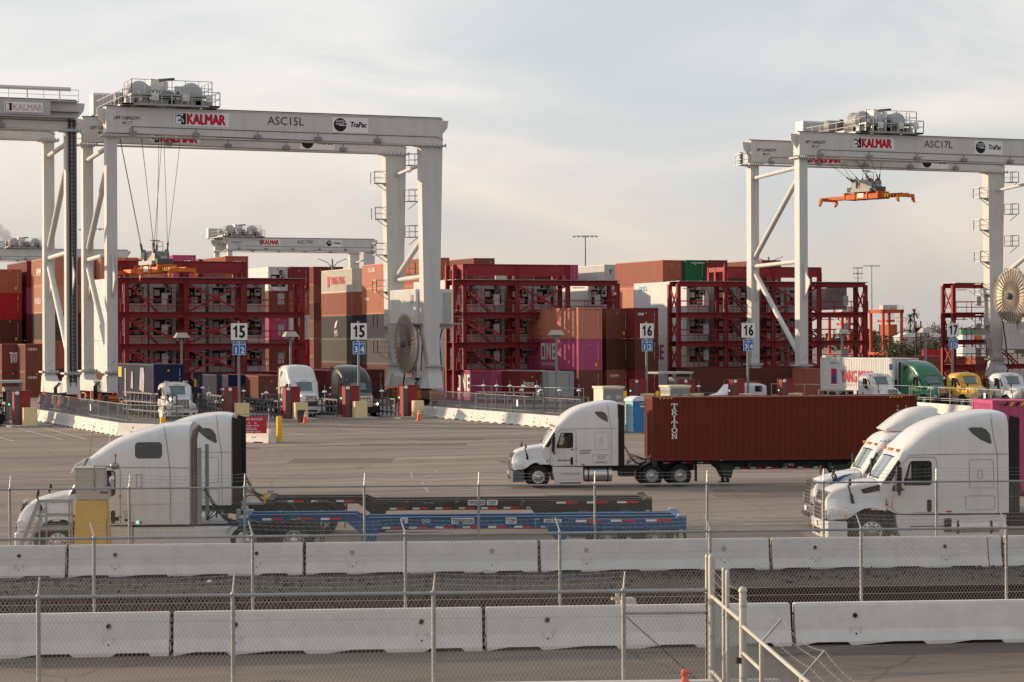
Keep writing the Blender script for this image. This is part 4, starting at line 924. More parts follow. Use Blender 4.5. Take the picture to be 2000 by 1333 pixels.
r_ = stack(104, 501, H5, ('rust', 'salmon', 'olive', 'oxide', 'darkbrown'), 'half hidden by the ladder crane legs')
letter(r_[0], side_text('HMM', 9.2, 1.1, .8, letw)); letter(r_[1], side_text('HYUNDAI', 10.2, 1.0, .7, letw, .8))
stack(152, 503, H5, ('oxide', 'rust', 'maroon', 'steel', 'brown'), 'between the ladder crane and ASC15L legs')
stack(196, 502, H5, ('salmon', 'brown', 'oxide', 'maroon', 'brown'), 'just before the lowered spreader')
stack(243, 503, H5, ('rust', 'maroon', 'brown', 'brown', 'brown'), 'directly behind the lowered spreader')
stack(290, 500, H5, ('salmon', 'orange', 'brown', 'maroon', 'brown'), 'behind the striped spreader end')
r_ = stack(337, 498, H5, ('magenta', 'magenta', 'brown', 'brown', 'brown'), 'with 45 painted on top'); letter(r_[0], end_text('45', 1.0, 1.75, .62, letw))
stack(388, 506, H5, ('brown', 'oxide', 'brown', 'brown', 'brown'), 'behind the high red beam beside 45')
r_ = stack(440, 500, H5, ('oxide', 'brown', 'brown', 'maroon', 'brown'), 'with white letters beside the 45 box'); letter(r_[0], end_text('HMM', .75, 2.1, .30, letw))
r_ = stack(524, 521, H5, ('pale', 'brown', 'magenta', 'brown', 'brown'), 'topped by the white cooling container', pales=(('pale', 0),)); letter(r_[0], side_text('HYUNDAI', 11.0, .55, 1.0, letlb, .9))
letter(r_[0], lambda g: g.poly((1.15, -.03, 2.5), UX, UZ, [(-.14, 0), (.16, 0), (.02, .26)], mat('lettering_green', (.03, .35, .12)), .005), 'emblem')
stack(566, 521, H5, ('maroon', 'oxide', 'pale', 'red', 'darkbrown'), 'at the open end bay of the spreader rack')
stack(612, 521, (2.9,)*6, ('maroon', 'brown', 'darkbrown', 'brown', 'brown', 'brown'), 'far back in the gap by twin lamps')
stack(642, 521, (2.9,)*6, ('brown', 'maroon', 'brown', 'brown', 'brown', 'brown'), 'far back touching the white lettered container')
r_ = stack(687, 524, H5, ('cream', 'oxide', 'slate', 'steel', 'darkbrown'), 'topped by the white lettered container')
letter(r_[0], lambda g: (g.text('YANG MING', (-.018, 8.3, 1.05), UY, UZ, .95, letr, xs=.72, off=.004, bold=.03), g.quad((-.018, 9.7, .75), UY, UZ, 0, .9, 0, 1.35, letr, .004), g.poly((-.018, 9.7, .75), UY, UZ, [(.1, .1), (.8, .1), (.45, .6)], letlb, .006), g.quad((1.5, -.03, 1.7), UX, UZ, 0, .6, 0, .6, letlb, .006)))
def eagle(g):
    O = Vector((-.018, 7.2, 1.25)); 
    for i in range(6): g.poly(O, UY, UZ, [(.2+.1*i, .1+.12*i), (1.0+.1*i, .25+.15*i), (1.1+.1*i, .35+.16*i), (.3+.1*i, .2+.13*i)], letw, .004)
    g.text('APL', O+Vector((0, -.2, -.6)), UY, UZ, .5, letw, xs=1.2, off=.004, bold=.02); g.text('WE CARRY', O+Vector((0, -.3, -.9)), UY, UZ, .18, letw, off=.004)
letter(r_[2], eagle, 'emblem')
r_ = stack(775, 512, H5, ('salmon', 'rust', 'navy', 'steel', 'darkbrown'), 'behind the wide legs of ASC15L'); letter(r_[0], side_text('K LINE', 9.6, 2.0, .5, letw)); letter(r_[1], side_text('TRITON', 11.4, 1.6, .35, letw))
stack(836, 503, H5, ('orange', 'rust', 'brown', 'brown', 'brown'), 'emerging past the ASC15L wide legs')
r_ = stack(925, 504, H5, ('brown', 'maroon', 'brown', 'brown', 'brown'), 'topped by the one lettered tex'); letter(r_[0], end_text('tex', .35, 1.85, .50, letw, 1.1))
stack(968, 518, H5, ('cream', 'brown', 'brown', 'brown', 'brown'), 'beside the tex stack behind a beam')
stack(1012, 518, H5, ('brown', 'oxide', 'brown', 'brown', 'brown'), 'behind the centre rack high beam')
stack(1053, 518, H5, ('maroon', 'salmon', 'brown', 'brown', 'brown'), 'beside the pink lettered top box')
r_ = stack(1092, 517, H5, ('magenta', 'brown', 'brown', 'brown', 'brown'), 'whose pink top carries big white letters'); letter(r_[0], one_logo(1.2, 1.1, .8, sub=False))
r_ = stack(1140, 522, H5, ('navy', 'brown', 'brown', 'brown', 'brown'), 'under the tall light mast'); letter(r_[0], end_text('COSCO', .35, 2.0, .3, letw))
r_ = stack(1180, 517, H5, ('pale', 'grey', 'brown', 'brown', 'brown'), 'with a black T on top'); letter(r_[0], end_text('T', .6, 1.75, .55, ink))
r_ = stack(1294, 508, H5, ('oxide', 'salmon', 'brown', 'brown', 'brown'), 'topped by the long sunlit brown box')
r_ = stack(1340, 508, H5, ('green', 'brown', 'brown', 'brown', 'brown'), 'topped by the green container'); letter(r_[0], end_text('CHINA SHIPPING', .6, 2.5, .16, letw))
stack(1383, 508, H5, ('maroon', 'brown', 'brown', 'brown', 'brown'), 'beside the green top box')
stack(1436, 512, H5, ('rust', 'brown', 'brown', 'brown', 'brown'), 'near the ASC17L rear leg')
stack(1488, 508, H5, ('brown', 'oxide', 'brown', 'brown', 'brown'), 'between the ASC17L legs')
# front stacks, one to three high
r_ = stack(1129, 601.2, (2.9, 2.9, 2.9), ('faded', 'magenta', 'brown'), 'first of three standing forward'); letter(r_[1], one_logo(5.2, 1.55, .95))
letter(r_[0], side_text('CAI', 11.6, 2.0, .42, letw, .7))
r_ = stack(1184, 602, (2.9, 2.9, 2.9), ('brown', 'darkbrown', 'oxide'), 'second of three standing forward'); letter(r_[2], end_text('HMM', .35, 2.15, .30, letw))
r_ = stack(1240, 601.5, (2.9, 2.9, 2.9), ('maroon', 'darkbrown', 'maroon'), 'third of three standing forward'); letter(r_[0], lambda g: (g.quad((.3, -.03, 2.2), UX, UZ, 0, .62, 0, .22, signw, .004), g.text('SEACO', (.33, -.03, 2.24), UX, UZ, .13, ink, off=.01, bold=.02)))
r_ = stack(960, 725, (2.9,), ('magenta',), 'on the ground with large white letters'); letter(r_[0], one_logo(5.4, 1.55, .95))
r_ = stack(1016, 726, (2.9,), ('maroon',), 'on the ground lettered tex'); letter(r_[0], end_text('tex', .35, 1.6, .50, letw, 1.1))
stack(1072, 726, (2.9,), ('grey',), 'on the ground behind the middle light post')
r_ = stack(445, 733, (2.9,), ('navy',), 'on the ground behind the 15 lane signpost'); letter(r_[0], lambda g: g.quad((-.018, 11.2, 1.7), UY, UZ, 0, .9, 0, .7, yellow, .004), 'sticker')
stack(504, 734, (2.9,), ('brown',), 'on the ground beside the navy one')
stack(640, 724, (2.9,), ('maroon',), 'on the ground between the white and black sleeper trucks')
stack(705, 722, (2.9,), ('darkbrown',), 'on the ground behind the black sleeper truck')
r_ = stack(305, 713.5, (2.9,), ('brown',), 'x')
def rm(t):
    for c in list(t.children): bpy.data.objects.remove(c)
    bpy.data.objects.remove(t)
rm(r_[0])
# white reefers right of the forward stacks (their long sides show)
for i, (h0, c_) in enumerate(((8.7, 'pale'), (5.8, 'pale'), (2.9, 'cream'), (0, 'pale'))):
    p = Vector((onY(1341, 560, 197.9)[0], 197.9, 0)); t = container(f'white refrigerated container showing its side, {["top", "second", "third", "bottom"][i]} tier at the 17L rack end', (p.x, p.y, h0), c_, end='reefer', group='refrigerated containers in the racks', seed=i)
    if i == 2: letter(t, lambda g: g.text('ONE', (-.01, 9.3, .75), UY, UZ, 1.5, mat('lettering_magenta', (.42, .03, .18)), xs=.95, off=.004, bold=.04))
    if i == 0: letter(t, lambda g: (g.text('OOCL', (-.01, 10.9, 2.05), UY, UZ, .5, mat('lettering_cyan', (.03, .25, .45)), off=.004, bold=.03)))
# ------------------------------------------------------------------ red reefer racks
def rack(label, Y, xs, tops, braces, z_lv=(2.65, 5.25, 8.1, 11.2), D=1.9, end_x=(), cells=(), refx=None, portal=None, desc=''):
    X0 = xs[0]; t = thing('reefer_rack', label, 'container rack', (X0, Y, 0), 0, 'red steel racks for refrigerated containers')
    R = [x-X0 for x in xs]; w_ = .36
    for x, tp in zip(R, tops):
        for y in (0, D):
            g = MB(); g.box(x-w_/2, x+w_/2, y-.02, y+.02, 0, tp, redst)
            for s in (-1, 1): g.box(x+s*w_/2-.02, x+s*w_/2+.02, y-.16, y+.16, 0, tp, redst)
            g.box(x-.3, x+.3, y-.3, y+.3, 0, .04, redst); g.build('column', t)
    for z in z_lv:
        top = z > 11
        for y in (0, D):
            g = MB(); g.box(R[0], R[-1], y-.03, y+.03, z-.22, z+.22, redst)
            for zz in (z-.22, z+.22): g.box(R[0]-.05, R[-1]+.05, y-.14, y+.14, zz-.02, zz+.02, redst)
            g.build('floor_beam', t)
        g = MB(); g.box(R[0]-.1, R[-1]+.1, -.55, D+.3, z+.25, z+.29, galv if top else redst); g.build('walkway', t)
        if not top:
            g = MB(); railing(g, [(R[0], -.5, z+.28), (R[-1], -.5, z+.28)], redst, 1.15, r=.032, step=2.0); 
            for i in range(int((R[-1]-R[0])/1.0)): g.box(i+.2, i+.3, -.15, -.05, z-.5, z-.2, redst)
            g.build('handrail', t)
            g = MB(); railing(g, [(R[0], D-.1, z+.28), (R[-1], D-.1, z+.28)], redst, 1.1, r=.026, step=2.6); g.build('handrail', t)
    for (a, b, z0, z1, kind) in braces:
        g = MB(); x0_, x1_ = R[a]+.1, R[b]-.1
        for y in ((0.0,) if kind != 'xx' else (0.0, D)):
            g.beam((x0_, y, z1-.25), (x1_, y, z0+.25), .16, .24, redst, up=(0, 1, 0))
            if kind != 's': g.beam((x0_, y+.16, z0+.25), (x1_, y+.16, z1-.25), .16, .24, redst, up=(0, 1, 0)); g.box((x0_+x1_)/2-.3, (x0_+x1_)/2+.3, y-.02, y+.02, (z0+z1)/2-.3, (z0+z1)/2+.3, redst)
        g.build('brace', t)
    for x in end_x:            # X bracing on the short ends
        g = MB()
        for z0, z1 in zip((0,)+z_lv, z_lv):
            g.beam((x-X0, .05, z0+.2), (x-X0, D-.05, z1-.2), .12, .12, redst, up=(1, 0, 0)); g.beam((x-X0+.02, D-.05, z0+.2), (x-X0+.02, .05, z1-.2), .12, .12, redst, up=(1, 0, 0))
        g.build('brace', t)
    if portal:
        a, b, z0, z1 = portal
        for y in (0, 3.4):
            g = MB(); g.box(R[a]-.18, R[b]+.18, y-.04, y+.04, z0, z1, redst)
            for zz in (z0, z1): g.box(R[a]-.2, R[b]+.2, y-.18, y+.18, zz-.02, zz+.02, redst)
            g.build('portal_beam', t)
        g = MB()
        for x in (R[a], R[b]):
            g.box(x-.17, x+.17, .1, 3.4, z1-.5, z1-.05, redst); g.box(x-.17, x+.17, 3.25, 3.55, z_lv[-1], z1, redst)
        g.build('portal_tie', t)
        g = MB(); railing(g, [(R[a], -.5, z_lv[-1]+.3), (R[b], -.5, z_lv[-1]+.3)], redst, .9, r=.02, step=2.5); g.build('handrail', t)
    # stairs inside a bay and electrical boxes on the walkways
    g = MB()
    for z0, z1 in zip(z_lv[:-1], z_lv[1:]):
        x = R[1]+.5
        for dx in (0, .7): pass
        g.beam((x, .9, z1-.2), (x+2.6, .9, z0+.3), .06, .25, redst, up=(0, 1, 0)); g.beam((x, 1.6, z1-.2), (x+2.6, 1.6, z0+.3), .06, .25, redst, up=(0, 1, 0))
        for q in range(10): xx = x+2.6*q/10; zz = z1-.2-(z1-z0-.5)*q/10; g.box(xx, xx+.22, .9, 1.6, zz-.02, zz+.02, redst)
        g.beam((x, .9, z1+.7), (x+2.6, .9, z0+1.2), .04, .04, redst, up=(0, 1, 0))
    g.build('stairs', t)
    for z in z_lv[:-1]:
        for i in range(len(R)-1):
            g = MB(); x = R[i]+(R[i+1]-R[i])*.68; g.box(x-.28, x+.28, .9, 1.15, z+1.0, z+2.0, lgrey); g.tube((x+.1, 1.0, z+2.0), (x+.1, 1.0, z+2.75), .03, galv, 5); g.tube((x-.2, 1, z+2), (x-1.2, 1, z+2.6), .02, black, 4); g.build('power_box', t)
    for z in z_lv[1:]:
        for i in range(len(R)-1): g = MB(); x = R[i]+.7; g.box(x, x+1.3, .4, .55, z-.48, z-.40, lgrey); g.build('strip_light', t)
    # containers standing behind the walkways
    k = 0
    for (x, lv, c_) in cells:
        z = lv*2.9; tier = ['bottom', 'second', 'third', 'top'][lv]; e = 'reefer' if c_ in ('pale', 'cream') else 'plain'
        col_i = sorted({q[0] for q in cells}).index(x)
        word = {'pale': 'white', 'cream': 'cream', 'darkbrown': 'dark brown', 'oxide': 'reddish brown'}.get(c_, c_)
        container(f'{word} {"refrigerated " if e == "reefer" else ""}container, {tier} tier, {ORD[col_i]} column of the {desc}', (x, Y+D+1.0, z), c_, end=e, group='refrigerated containers in the racks', seed=k+lv*2+int(x)); k += 1
    return t
YR = 195.0
rx = lambda px, y=YR: onY(px, 600, y)[0]
X1 = [rx(p) for p in (247, 364, 477.5, 590)]
cx1 = lambda px: onY(px, 560, YR+2.9)[0]
rack('red steel rack of white refrigerated containers below the lowered spreader', YR, [rx(233)]+X1, [12.9, 12.9, 12.9, 12.9, 11.2],
     [(2, 3, 8.1, 11.2, 'x'), (2, 3, 5.25, 8.1, 'x'), (2, 3, 2.65, 5.25, 'x'), (1, 2, 5.25, 8.1, 's'), (1, 2, 2.65, 5.25, 's'), (0, 1, 0, 2.65, 's')], end_x=[X1[-1]],
     cells=[(cx1(p), l, c) for p, cs in ((236, ('darkbrown', 'pale', 'pale', 'pale')), (292, ('pale', 'pale', 'cream', 'pale')), (350, ('pale', 'cream', 'pale', 'pale')), (408, ('cream', 'pale', 'pale', 'pale')), (468, ('pale', 'pale', 'pale', 'cream'))) for l, c in enumerate(cs)],
     portal=(0, 3, 12.0, 12.95), desc='rack under the lowered spreader')
X2 = [rx(p) for p in (888, 907, 1010, 1109, 1206)]
rack('red steel rack partly covered by faded red and pink containers', YR, X2, [12.9, 12.9, 12.9, 12.9, 11.2],
     [(2, 3, 8.1, 11.2, 'x'), (1, 2, 5.25, 8.1, 's'), (1, 2, 2.65, 5.25, 's'), (3, 4, 5.25, 8.1, 's')], end_x=[X2[-1]],
     cells=[(cx1(p), l, c) for p, cs in ((893, ('cream', 'pale', 'pale', 'pale')), (940, ('pale', 'cream', 'pale', 'pale')), (993, ('pale', 'pale', 'cream', 'pale')), (1043, ('pale', 'pale', 'pale', 'pale')), (1149, ('brown', 'pale', 'pale', 'pale'))) for l, c in enumerate(cs)],
     portal=(1, 3, 12.0, 12.95), desc='centre rack')
X3 = [rx(p) for p in (1325, 1417, 1510, 1600, 1690)]
rack('long red steel rack behind the slim legs of crane ASC17L', YR, X3, [11.2, 12.9, 12.9, 12.9, 11.2],
     [(2, 3, 8.1, 11.2, 'x'), (2, 3, 5.25, 8.1, 'x'), (2, 3, 2.65, 5.25, 'x'), (1, 2, 2.65, 5.25, 's'), (1, 2, 5.25, 8.1, 's')], end_x=[X3[0], X3[-1]],
     cells=[(cx1(p), l, c) for p, cs in ((1397, ('pale', 'cream', 'pale', 'pale')), (1440, ('pale', 'pale', 'cream', 'pale')), (1490, ('cream', 'pale', 'pale', 'pale')), (1537, ('pale', 'pale', 'pale', 'cream'))) for l, c in enumerate(cs)]+[(cx1(1614), 3, 'grey')],
     portal=(1, 3, 12.0, 12.95), desc='rack behind the 17L crane')
X4 = [rx(p) for p in (1862, 1950, 2040)]
rack('empty open red steel rack above the green truck', YR, X4, [11.2, 11.2, 11.2], [(1, 2, 5.25, 8.1, 'x')], end_x=[X4[0]], desc='far right rack')
# long brown boxes lying across in front of the right rack
for px_, lb in ((1322, 'dark brown container lying sideways under the ASC17L rack'), (1548, 'reddish container lying sideways beside the red-lettered white container')):
    p = ds(px_, F/20.9); t = container(lb, (p.x, p.y, .1), 'darkbrown' if px_ == 1322 else 'oxide', L_=12.19, H_=2.9, rz=-pi/2, group='containers in the truck lanes', code=False)
t = container('brown container on a chassis behind the green and yellow trucks', (lambda p: (p.x, p.y, 1.0))(ds(1905, F/18.6)), 'oxide', H_=2.75, group='containers in the truck lanes')
# ------------------------------------------------------------------ trucks (local: nose at x=0 pointing to -x, near side y=-1.2)
def interp(P, x):
    if x <= P[0][0]: return P[0][1]
    for (a, b), (c, d) in zip(P, P[1:]):
        if x <= c: return b+(d-b)*(x-a)/(c-a) if c > a else d
    return P[-1][1]
def smooth(P, it=2):
    for _ in range(it):
        Q = [P[0]]
        for a, b in zip(P, P[1:]): Q += [(a[0]*.75+b[0]*.25, a[1]*.75+b[1]*.25), (a[0]*.25+b[0]*.75, a[1]*.25+b[1]*.75)]
        P = Q+[P[-1]]
    return P
def ring(x, zt, zb, W, rad, lv):
    """half ring from the near bottom up to the roof centre"""
    r = min(rad, (zt-zb)*.9); zs = zt-r; pts = []
    base = [zb+(zs-zb)*t for t in (0, .12, .3)]+[min(max(z, zb+(zs-zb)*.32), zs) for z in lv]+[zb+(zs-zb)*.96]
    for z in sorted(base): pts.append((-W(x, z), z))
    w0 = W(x, zs)
    for i in range(1, 7):
        a = pi/2*i/6; pts.append((-(W(x, zs+r*sin(a))-r*(1-cos(a))*1.25), zs+r*sin(a)))
    ye = -pts[-1][0]
    for q in (.66, .33): pts.append((-ye*q, zt+.045*(1-q*q)))
    pts.append((0, zt+.05))
    return [(x, y, z) for y, z in pts]+[(x, -y, z) for y, z in pts[-2::-1]]
def loft(g, xs, top, bot, W, rad, m, lv=(1.82, 2.48), hole=None, caps=(1, 1)):
    R = [ring(x, interp(top, x), interp(bot, x), W, rad if not callable(rad) else rad(x), lv) for x in xs]; k = len(R[0]); vs = [p for r in R for p in r]; fs = []
    for i in range(len(R)-1):
        for j in range(k-1):
            if hole:
                c = [sum(vs[q][n] for q in (i*k+j, i*k+j+1, (i+1)*k+j, (i+1)*k+j+1))/4 for n in range(3)]
                if any(h[0] < c[0] < h[1] and h[2] < c[2] < h[3] for h in hole): continue
            fs.append((i*k+j, (i+1)*k+j, (i+1)*k+j+1, i*k+j+1))
    g.add(vs, fs, m, True)
    if caps[0]: g.add(R[0], [tuple(range(k))], m)
    if caps[1]: g.add(R[-1], [tuple(range(k-1, -1, -1))], m)
    return R
def sidepoly(g, pts, W, m, off=.006, only=None):
    for s in ((-1, 1) if only is None else (only,)):
        v = [(x, s*(W(x, z)+off), z) for x, z in pts]; g.add(v, [tuple(range(len(v)))] if s < 0 else [tuple(range(len(v)-1, -1, -1))], m)
def sideline(g, pts, W, m, w_=.012, off=.004, only=None):
    for s in ((-1, 1) if only is None else (only,)):
        for a, b in zip(pts, pts[1:]):
            k = max(1, int(abs(a[0]-b[0])/.4+abs(a[1]-b[1])/.5))
            for i in range(k):
                p = (a[0]+(b[0]-a[0])*i/k, a[1]+(b[1]-a[1])*i/k); q = (a[0]+(b[0]-a[0])*(i+1)/k, a[1]+(b[1]-a[1])*(i+1)/k)
                g.beam((p[0], s*(W(*p)+off), p[1]), (q[0], s*(W(*q)+off), q[1]), w_, w_, m, up=(0, 1, 0))
def rrect(x0, x1, z0, z1, r=.05, n=3):
    pts = []
    for cx, cz, a0 in ((x1-r, z0+r, -pi/2), (x1-r, z1-r, 0), (x0+r, z1-r, pi/2), (x0+r, z0+r, pi)):
        for i in range(n+1): a = a0+pi/2*i/n; pts.append((cx+r*cos(a), cz+r*sin(a)))
    return pts
def wheel(parent, x, y, s, R=.52, dual=False, rimm=None, w_=.28):
    rimm = rimm or alum; g = MB(); yo = y
    prof = [(R*.56, -w_/2), (R*.80, -w_/2-.01), (R*.95, -w_/2+.02), (R, -w_/2+.06), (R, w_/2-.06), (R*.95, w_/2-.02), (R*.80, w_/2+.01), (R*.56, w_/2)]
    g.lathe(prof, (x, y, R), (0, 1, 0), rubber, 28)
    for i in range(28): a = 2*pi*i/28; g.beam((x+(R+.003)*cos(a), y-w_/2+.07, R+(R+.003)*sin(a)), (x+(R+.003)*cos(a), y+w_/2-.07, R+(R+.003)*sin(a)), .03, .012, black)
    if dual: g.lathe([(a, b-s*.34) for a, b in prof], (x, y, R), (0, 1, 0), rubber, 28)
    g.lathe([(0, 0), (R*.57, 0)], (x, y-s*.04*0, R), (0, s, 0), black, 20)
    o = g.build('wheel', parent)
    g = MB(); d = .10 if not dual else .0
    g.lathe([(R*.57, w_/2), (R*.54, w_/2-.03), (R*.50, w_/2-.05), (R*.44, d), (R*.24, d+.03), (R*.22, d+.11), (R*.16, d+.14), (0, d+.14)], (x, y, R), (0, s, 0), rimm, 24)
    for i in range(10):
        a = 2*pi*i/10; c = Vector((x+R*.38*cos(a), y+s*(d+.012), R+R*.38*sin(a))); g.lathe([(0, .004), (.032, 0)], c, (0, s, 0), black, 8)
        a += .3; c = Vector((x+R*.27*cos(a), y+s*(d+.03), R+R*.27*sin(a))); g.lathe([(.016, 0), (.016, .03), (0, .03)], c, (0, s, 0), dark, 6)
    g.build('rim', o)
CASC = dict(hood=[(0, 1.30), (.05, 1.45), (.14, 1.60), (.30, 1.70), (.60, 1.79), (1.0, 1.86), (1.50, 1.91)],
            top=[(1.38, 1.9), (1.88, 2.60), (1.84, 2.66), (1.92, 2.74), (2.05, 2.92), (2.39, 3.29), (2.85, 3.59), (3.54, 3.79), (4.1, 3.87), (4.57, 3.87), (4.76, 3.82)], back=4.76, arch=1.15)
def semi(label, loc, rz, paint, style='cas', scale=1.0, bumper=None, tractor='long', win_dark=True, group='semi trucks', door_code=None, grille='bars', detail=True, driverless=True, scheme=None):
    t = thing('semi_truck', label, 'truck', loc, rz, group); t.scale = (scale,)*3
    bumper = bumper or paint; S = style; AC = 1.15
    if S in ('cas', 'intl'):
        ws0, ws1 = (1.40, 1.90), (1.86, 2.60)
        roof = [(1.90, 2.72), (2.05, 2.92), (2.39, 3.29), (2.85, 3.59), (3.54, 3.79), (4.1, 3.87), (4.57, 3.87), (4.76, 3.82)] if S == 'cas' else [(1.90, 2.68), (2.1, 2.80), (2.35, 3.15), (2.7, 3.62), (3.1, 3.82), (3.8, 3.90), (4.6, 3.90), (4.76, 3.88)]
        back = 4.76; hood = [(0, 1.20), (.05, 1.45), (.14, 1.60), (.30, 1.70), (.60, 1.79), (1.0, 1.86), (1.50, 1.91)]
    elif S == 'volvo':
        ws0, ws1 = (1.42, 1.90), (1.82, 2.50); roof = [(1.84, 2.62), (1.92, 2.78), (2.3, 3.10), (2.7, 3.33), (3.39, 3.58), (4.07, 3.74), (4.6, 3.75), (4.75, 3.74)]; back = 4.75
        hood = [(0, .9), (.04, 1.25), (.12, 1.45), (.30, 1.58), (.64, 1.72), (1.1, 1.82), (1.5, 1.90)]
    else:   # day cabs
        ws0, ws1 = (1.55, 1.90), (1.98, 2.60); hood = [(0, 1.15), (.05, 1.42), (.16, 1.56), (.30, 1.64), (.70, 1.74), (1.1, 1.83), (1.6, 1.91)]
        if S == 'casday': roof = [(2.02, 2.72), (2.15, 2.95), (2.4, 3.12), (2.8, 3.2), (3.3, 3.2), (3.5, 3.1)]
        else: roof = [(2.02, 2.68), (2.15, 2.80), (2.5, 2.88), (3.0, 2.88), (3.35, 2.84), (3.45, 2.7)]
        back = roof[-1][0]
    R = .52
    def Wh(x, z):
        u = min(1, max(0, (z-1.08)/.42)); u = u*u*(3-2*u); lo = 1.17-.20*max(0, 1-x/.35)**2; up = .60+.34*min(1, x/1.5); return lo*(1-u)+up*u
    def Wc(x, z):
        w_ = 1.17-.16*max(0, min(1, (2.0-x)/.6)); return w_-.045*max(0, z-2.6)-.012*max(0, z-1.9)
    arch = lambda x: (R+sqrt(max(0, .66**2-(x-AC)**2))) if abs(x-AC) < .66 else 0
    xs = [0, .02, .06, .12, .2, .3, .4]+[AC-.66+.001, AC-.64, AC-.6, AC-.5, AC-.38, AC-.2, AC, AC+.2, AC+.34, 1.52]
    bot = [(x, max(.86 if x < .5 else .9, arch(x))) for x in xs]
    g = MB(); loft(g, sorted(set(xs)), smooth(hood, 1), bot, Wh, .13, paint, lv=(1.05, 1.2, 1.35))
    # front of the hood is filled by the grille
    h_ = g.build('hood', t)
    # cab
    top = [(ws0[0], ws0[1]), ws1]+roof; cx = [ws0[0], ws0[0]+.12, ws0[0]+.25, ws1[0]-.08, ws1[0], roof[0][0], 1.98, 2.12, 2.3, 2.5, 2.71]+[2.71+(back-2.71)*i/12 for i in range(1, 13)]
    topS = [(ws0[0], ws0[1]), ws1]+smooth(roof, 1)
    cb = [(ws0[0], 1.2), (1.55, 1.12), (AC+.66, 1.0), (back, 1.0)]
    dw = [2.0, 2.71, 1.82, 2.48] if S != 'volvo' else [1.98, 2.71, 1.80, 2.40]
    g = MB(); loft(g, sorted(set(cx)), topS, cb, Wc, lambda x: .16 if x < 2.0 else .34, paint, hole=[(1.97, 2.72, 1.82, 2.49)])
    body = g.build('cab', t)
    # windscreen
    g = MB(); rows = []
    for i in range(5):
        x = ws0[0]+.03+(ws1[0]-ws0[0]-.06)*i/4; z = interp(top, x)+.012; w0 = Wc(x, z)-.06
        rows.append([(x-.012+(.10*abs(q)**3), w0*q, z-.02*abs(q)**3-(.03 if abs(q) > .99 else 0)+.045*(1-q*q)) for q in (-1, -.9, -.6, -.3, 0, .3, .6, .9, 1)])
    vs = [p for r in rows for p in r]; g.add(vs, [(i*9+j, i*9+j+1, (i+1)*9+j+1, (i+1)*9+j) for i in range(4) for j in range(8)], glassl, True)
    wsb = g.build('windshield', t)
    g = MB()   # its side wrap seen from the side, plus rubber frame and wipers
    sidepoly(g, [(ws0[0]+.06, ws0[1]-.05), (ws0[0]+.26, ws0[1]-.04), (ws1[0]+.06, ws1[1]-.16), (ws1[0]+.0, ws1[1]-.06)], Wc, glass, .008)
    for q in (0, 4): 
        for a, b in zip(rows[q], rows[q][1:]): g.beam(a, b, .03, .03, black)
    for q in (0, 8):
        for i in range(4): g.beam(rows[i][q], rows[i+1][q], .035, .035, black)
    g.beam((ws0[0]+.02, -.2, ws0[1]+.07), (ws0[0]+.20, .45, ws0[1]+.34), .02, .03, black); g.beam((ws0[0]+.02, .5, ws0[1]+.07), (ws0[0]+.16, .95, ws0[1]+.28), .02, .03, black)
    g.build('windshield_frame', wsb)
    # door windows: glass, frame
    wp = [(2.0, 1.83), (2.02, 1.82), (2.66, 1.82), (2.71, 1.87), (2.71, 2.44), (2.66, 2.485), (2.22, 2.485), (2.14, 2.40)]
    gl = mat('side_window_glass', (.04, .06, .055), .05, var=.1, coat=.5, alpha=.28)
    for s in (-1, 1):
        g = MB(); sidepoly(g, [(1.98, 1.80), (2.72, 1.80), (2.72, 2.50), (1.98, 2.50)], Wc, gl, -.012, s); wn = g.build('side_window', t)
        g = MB(); sideline(g, wp+[wp[0]], Wc, black, .028, .0, s); sideline(g, [(2.05, 1.84), (2.16, 2.44)], Wc, black, .02, 0, s)
        sidepoly(g, [(1.97, 1.90), (1.97, 2.5), (2.17, 2.5)], Wc, paint, .003, s); g.build('window_frame', wn)
    # doors: outlines, handles
    dz0 = 1.02; pl_ = mgrey
    for s in (-1, 1):
        g = MB(); sideline(g, [(1.72, 1.12), (1.66, 1.4), (1.72, 1.78), (1.95, 2.42), (2.12, 2.60), (2.80, 2.60), (2.86, 2.5), (2.86, dz0+.02), (1.80, dz0+.02), (1.72, 1.12)], Wc, pl_, .014, .004, s)
        for z in (1.2, 1.75): g.box(2.83, 2.89, min(s*(Wc(2.86, z)), s*(Wc(2.86, z)+.02)), max(s*(Wc(2.86, z)), s*(Wc(2.86, z)+.02)), z, z+.08, mgrey)
        dr = g.build('door', t)
        g = MB(); sidepoly(g, rrect(2.60, 2.72, 1.05, 1.40, .05), Wc, black, .012, s); g.build('handle', dr)
        g = MB(); g.tube((1.62, s*(Wc(1.62, 1.5)+.05), 1.15), (1.70, s*(Wc(1.7, 1.5)+.05), 1.62), .018, chrome if S != 'volvo' else mgrey, 6); g.build('grab_rail', t)
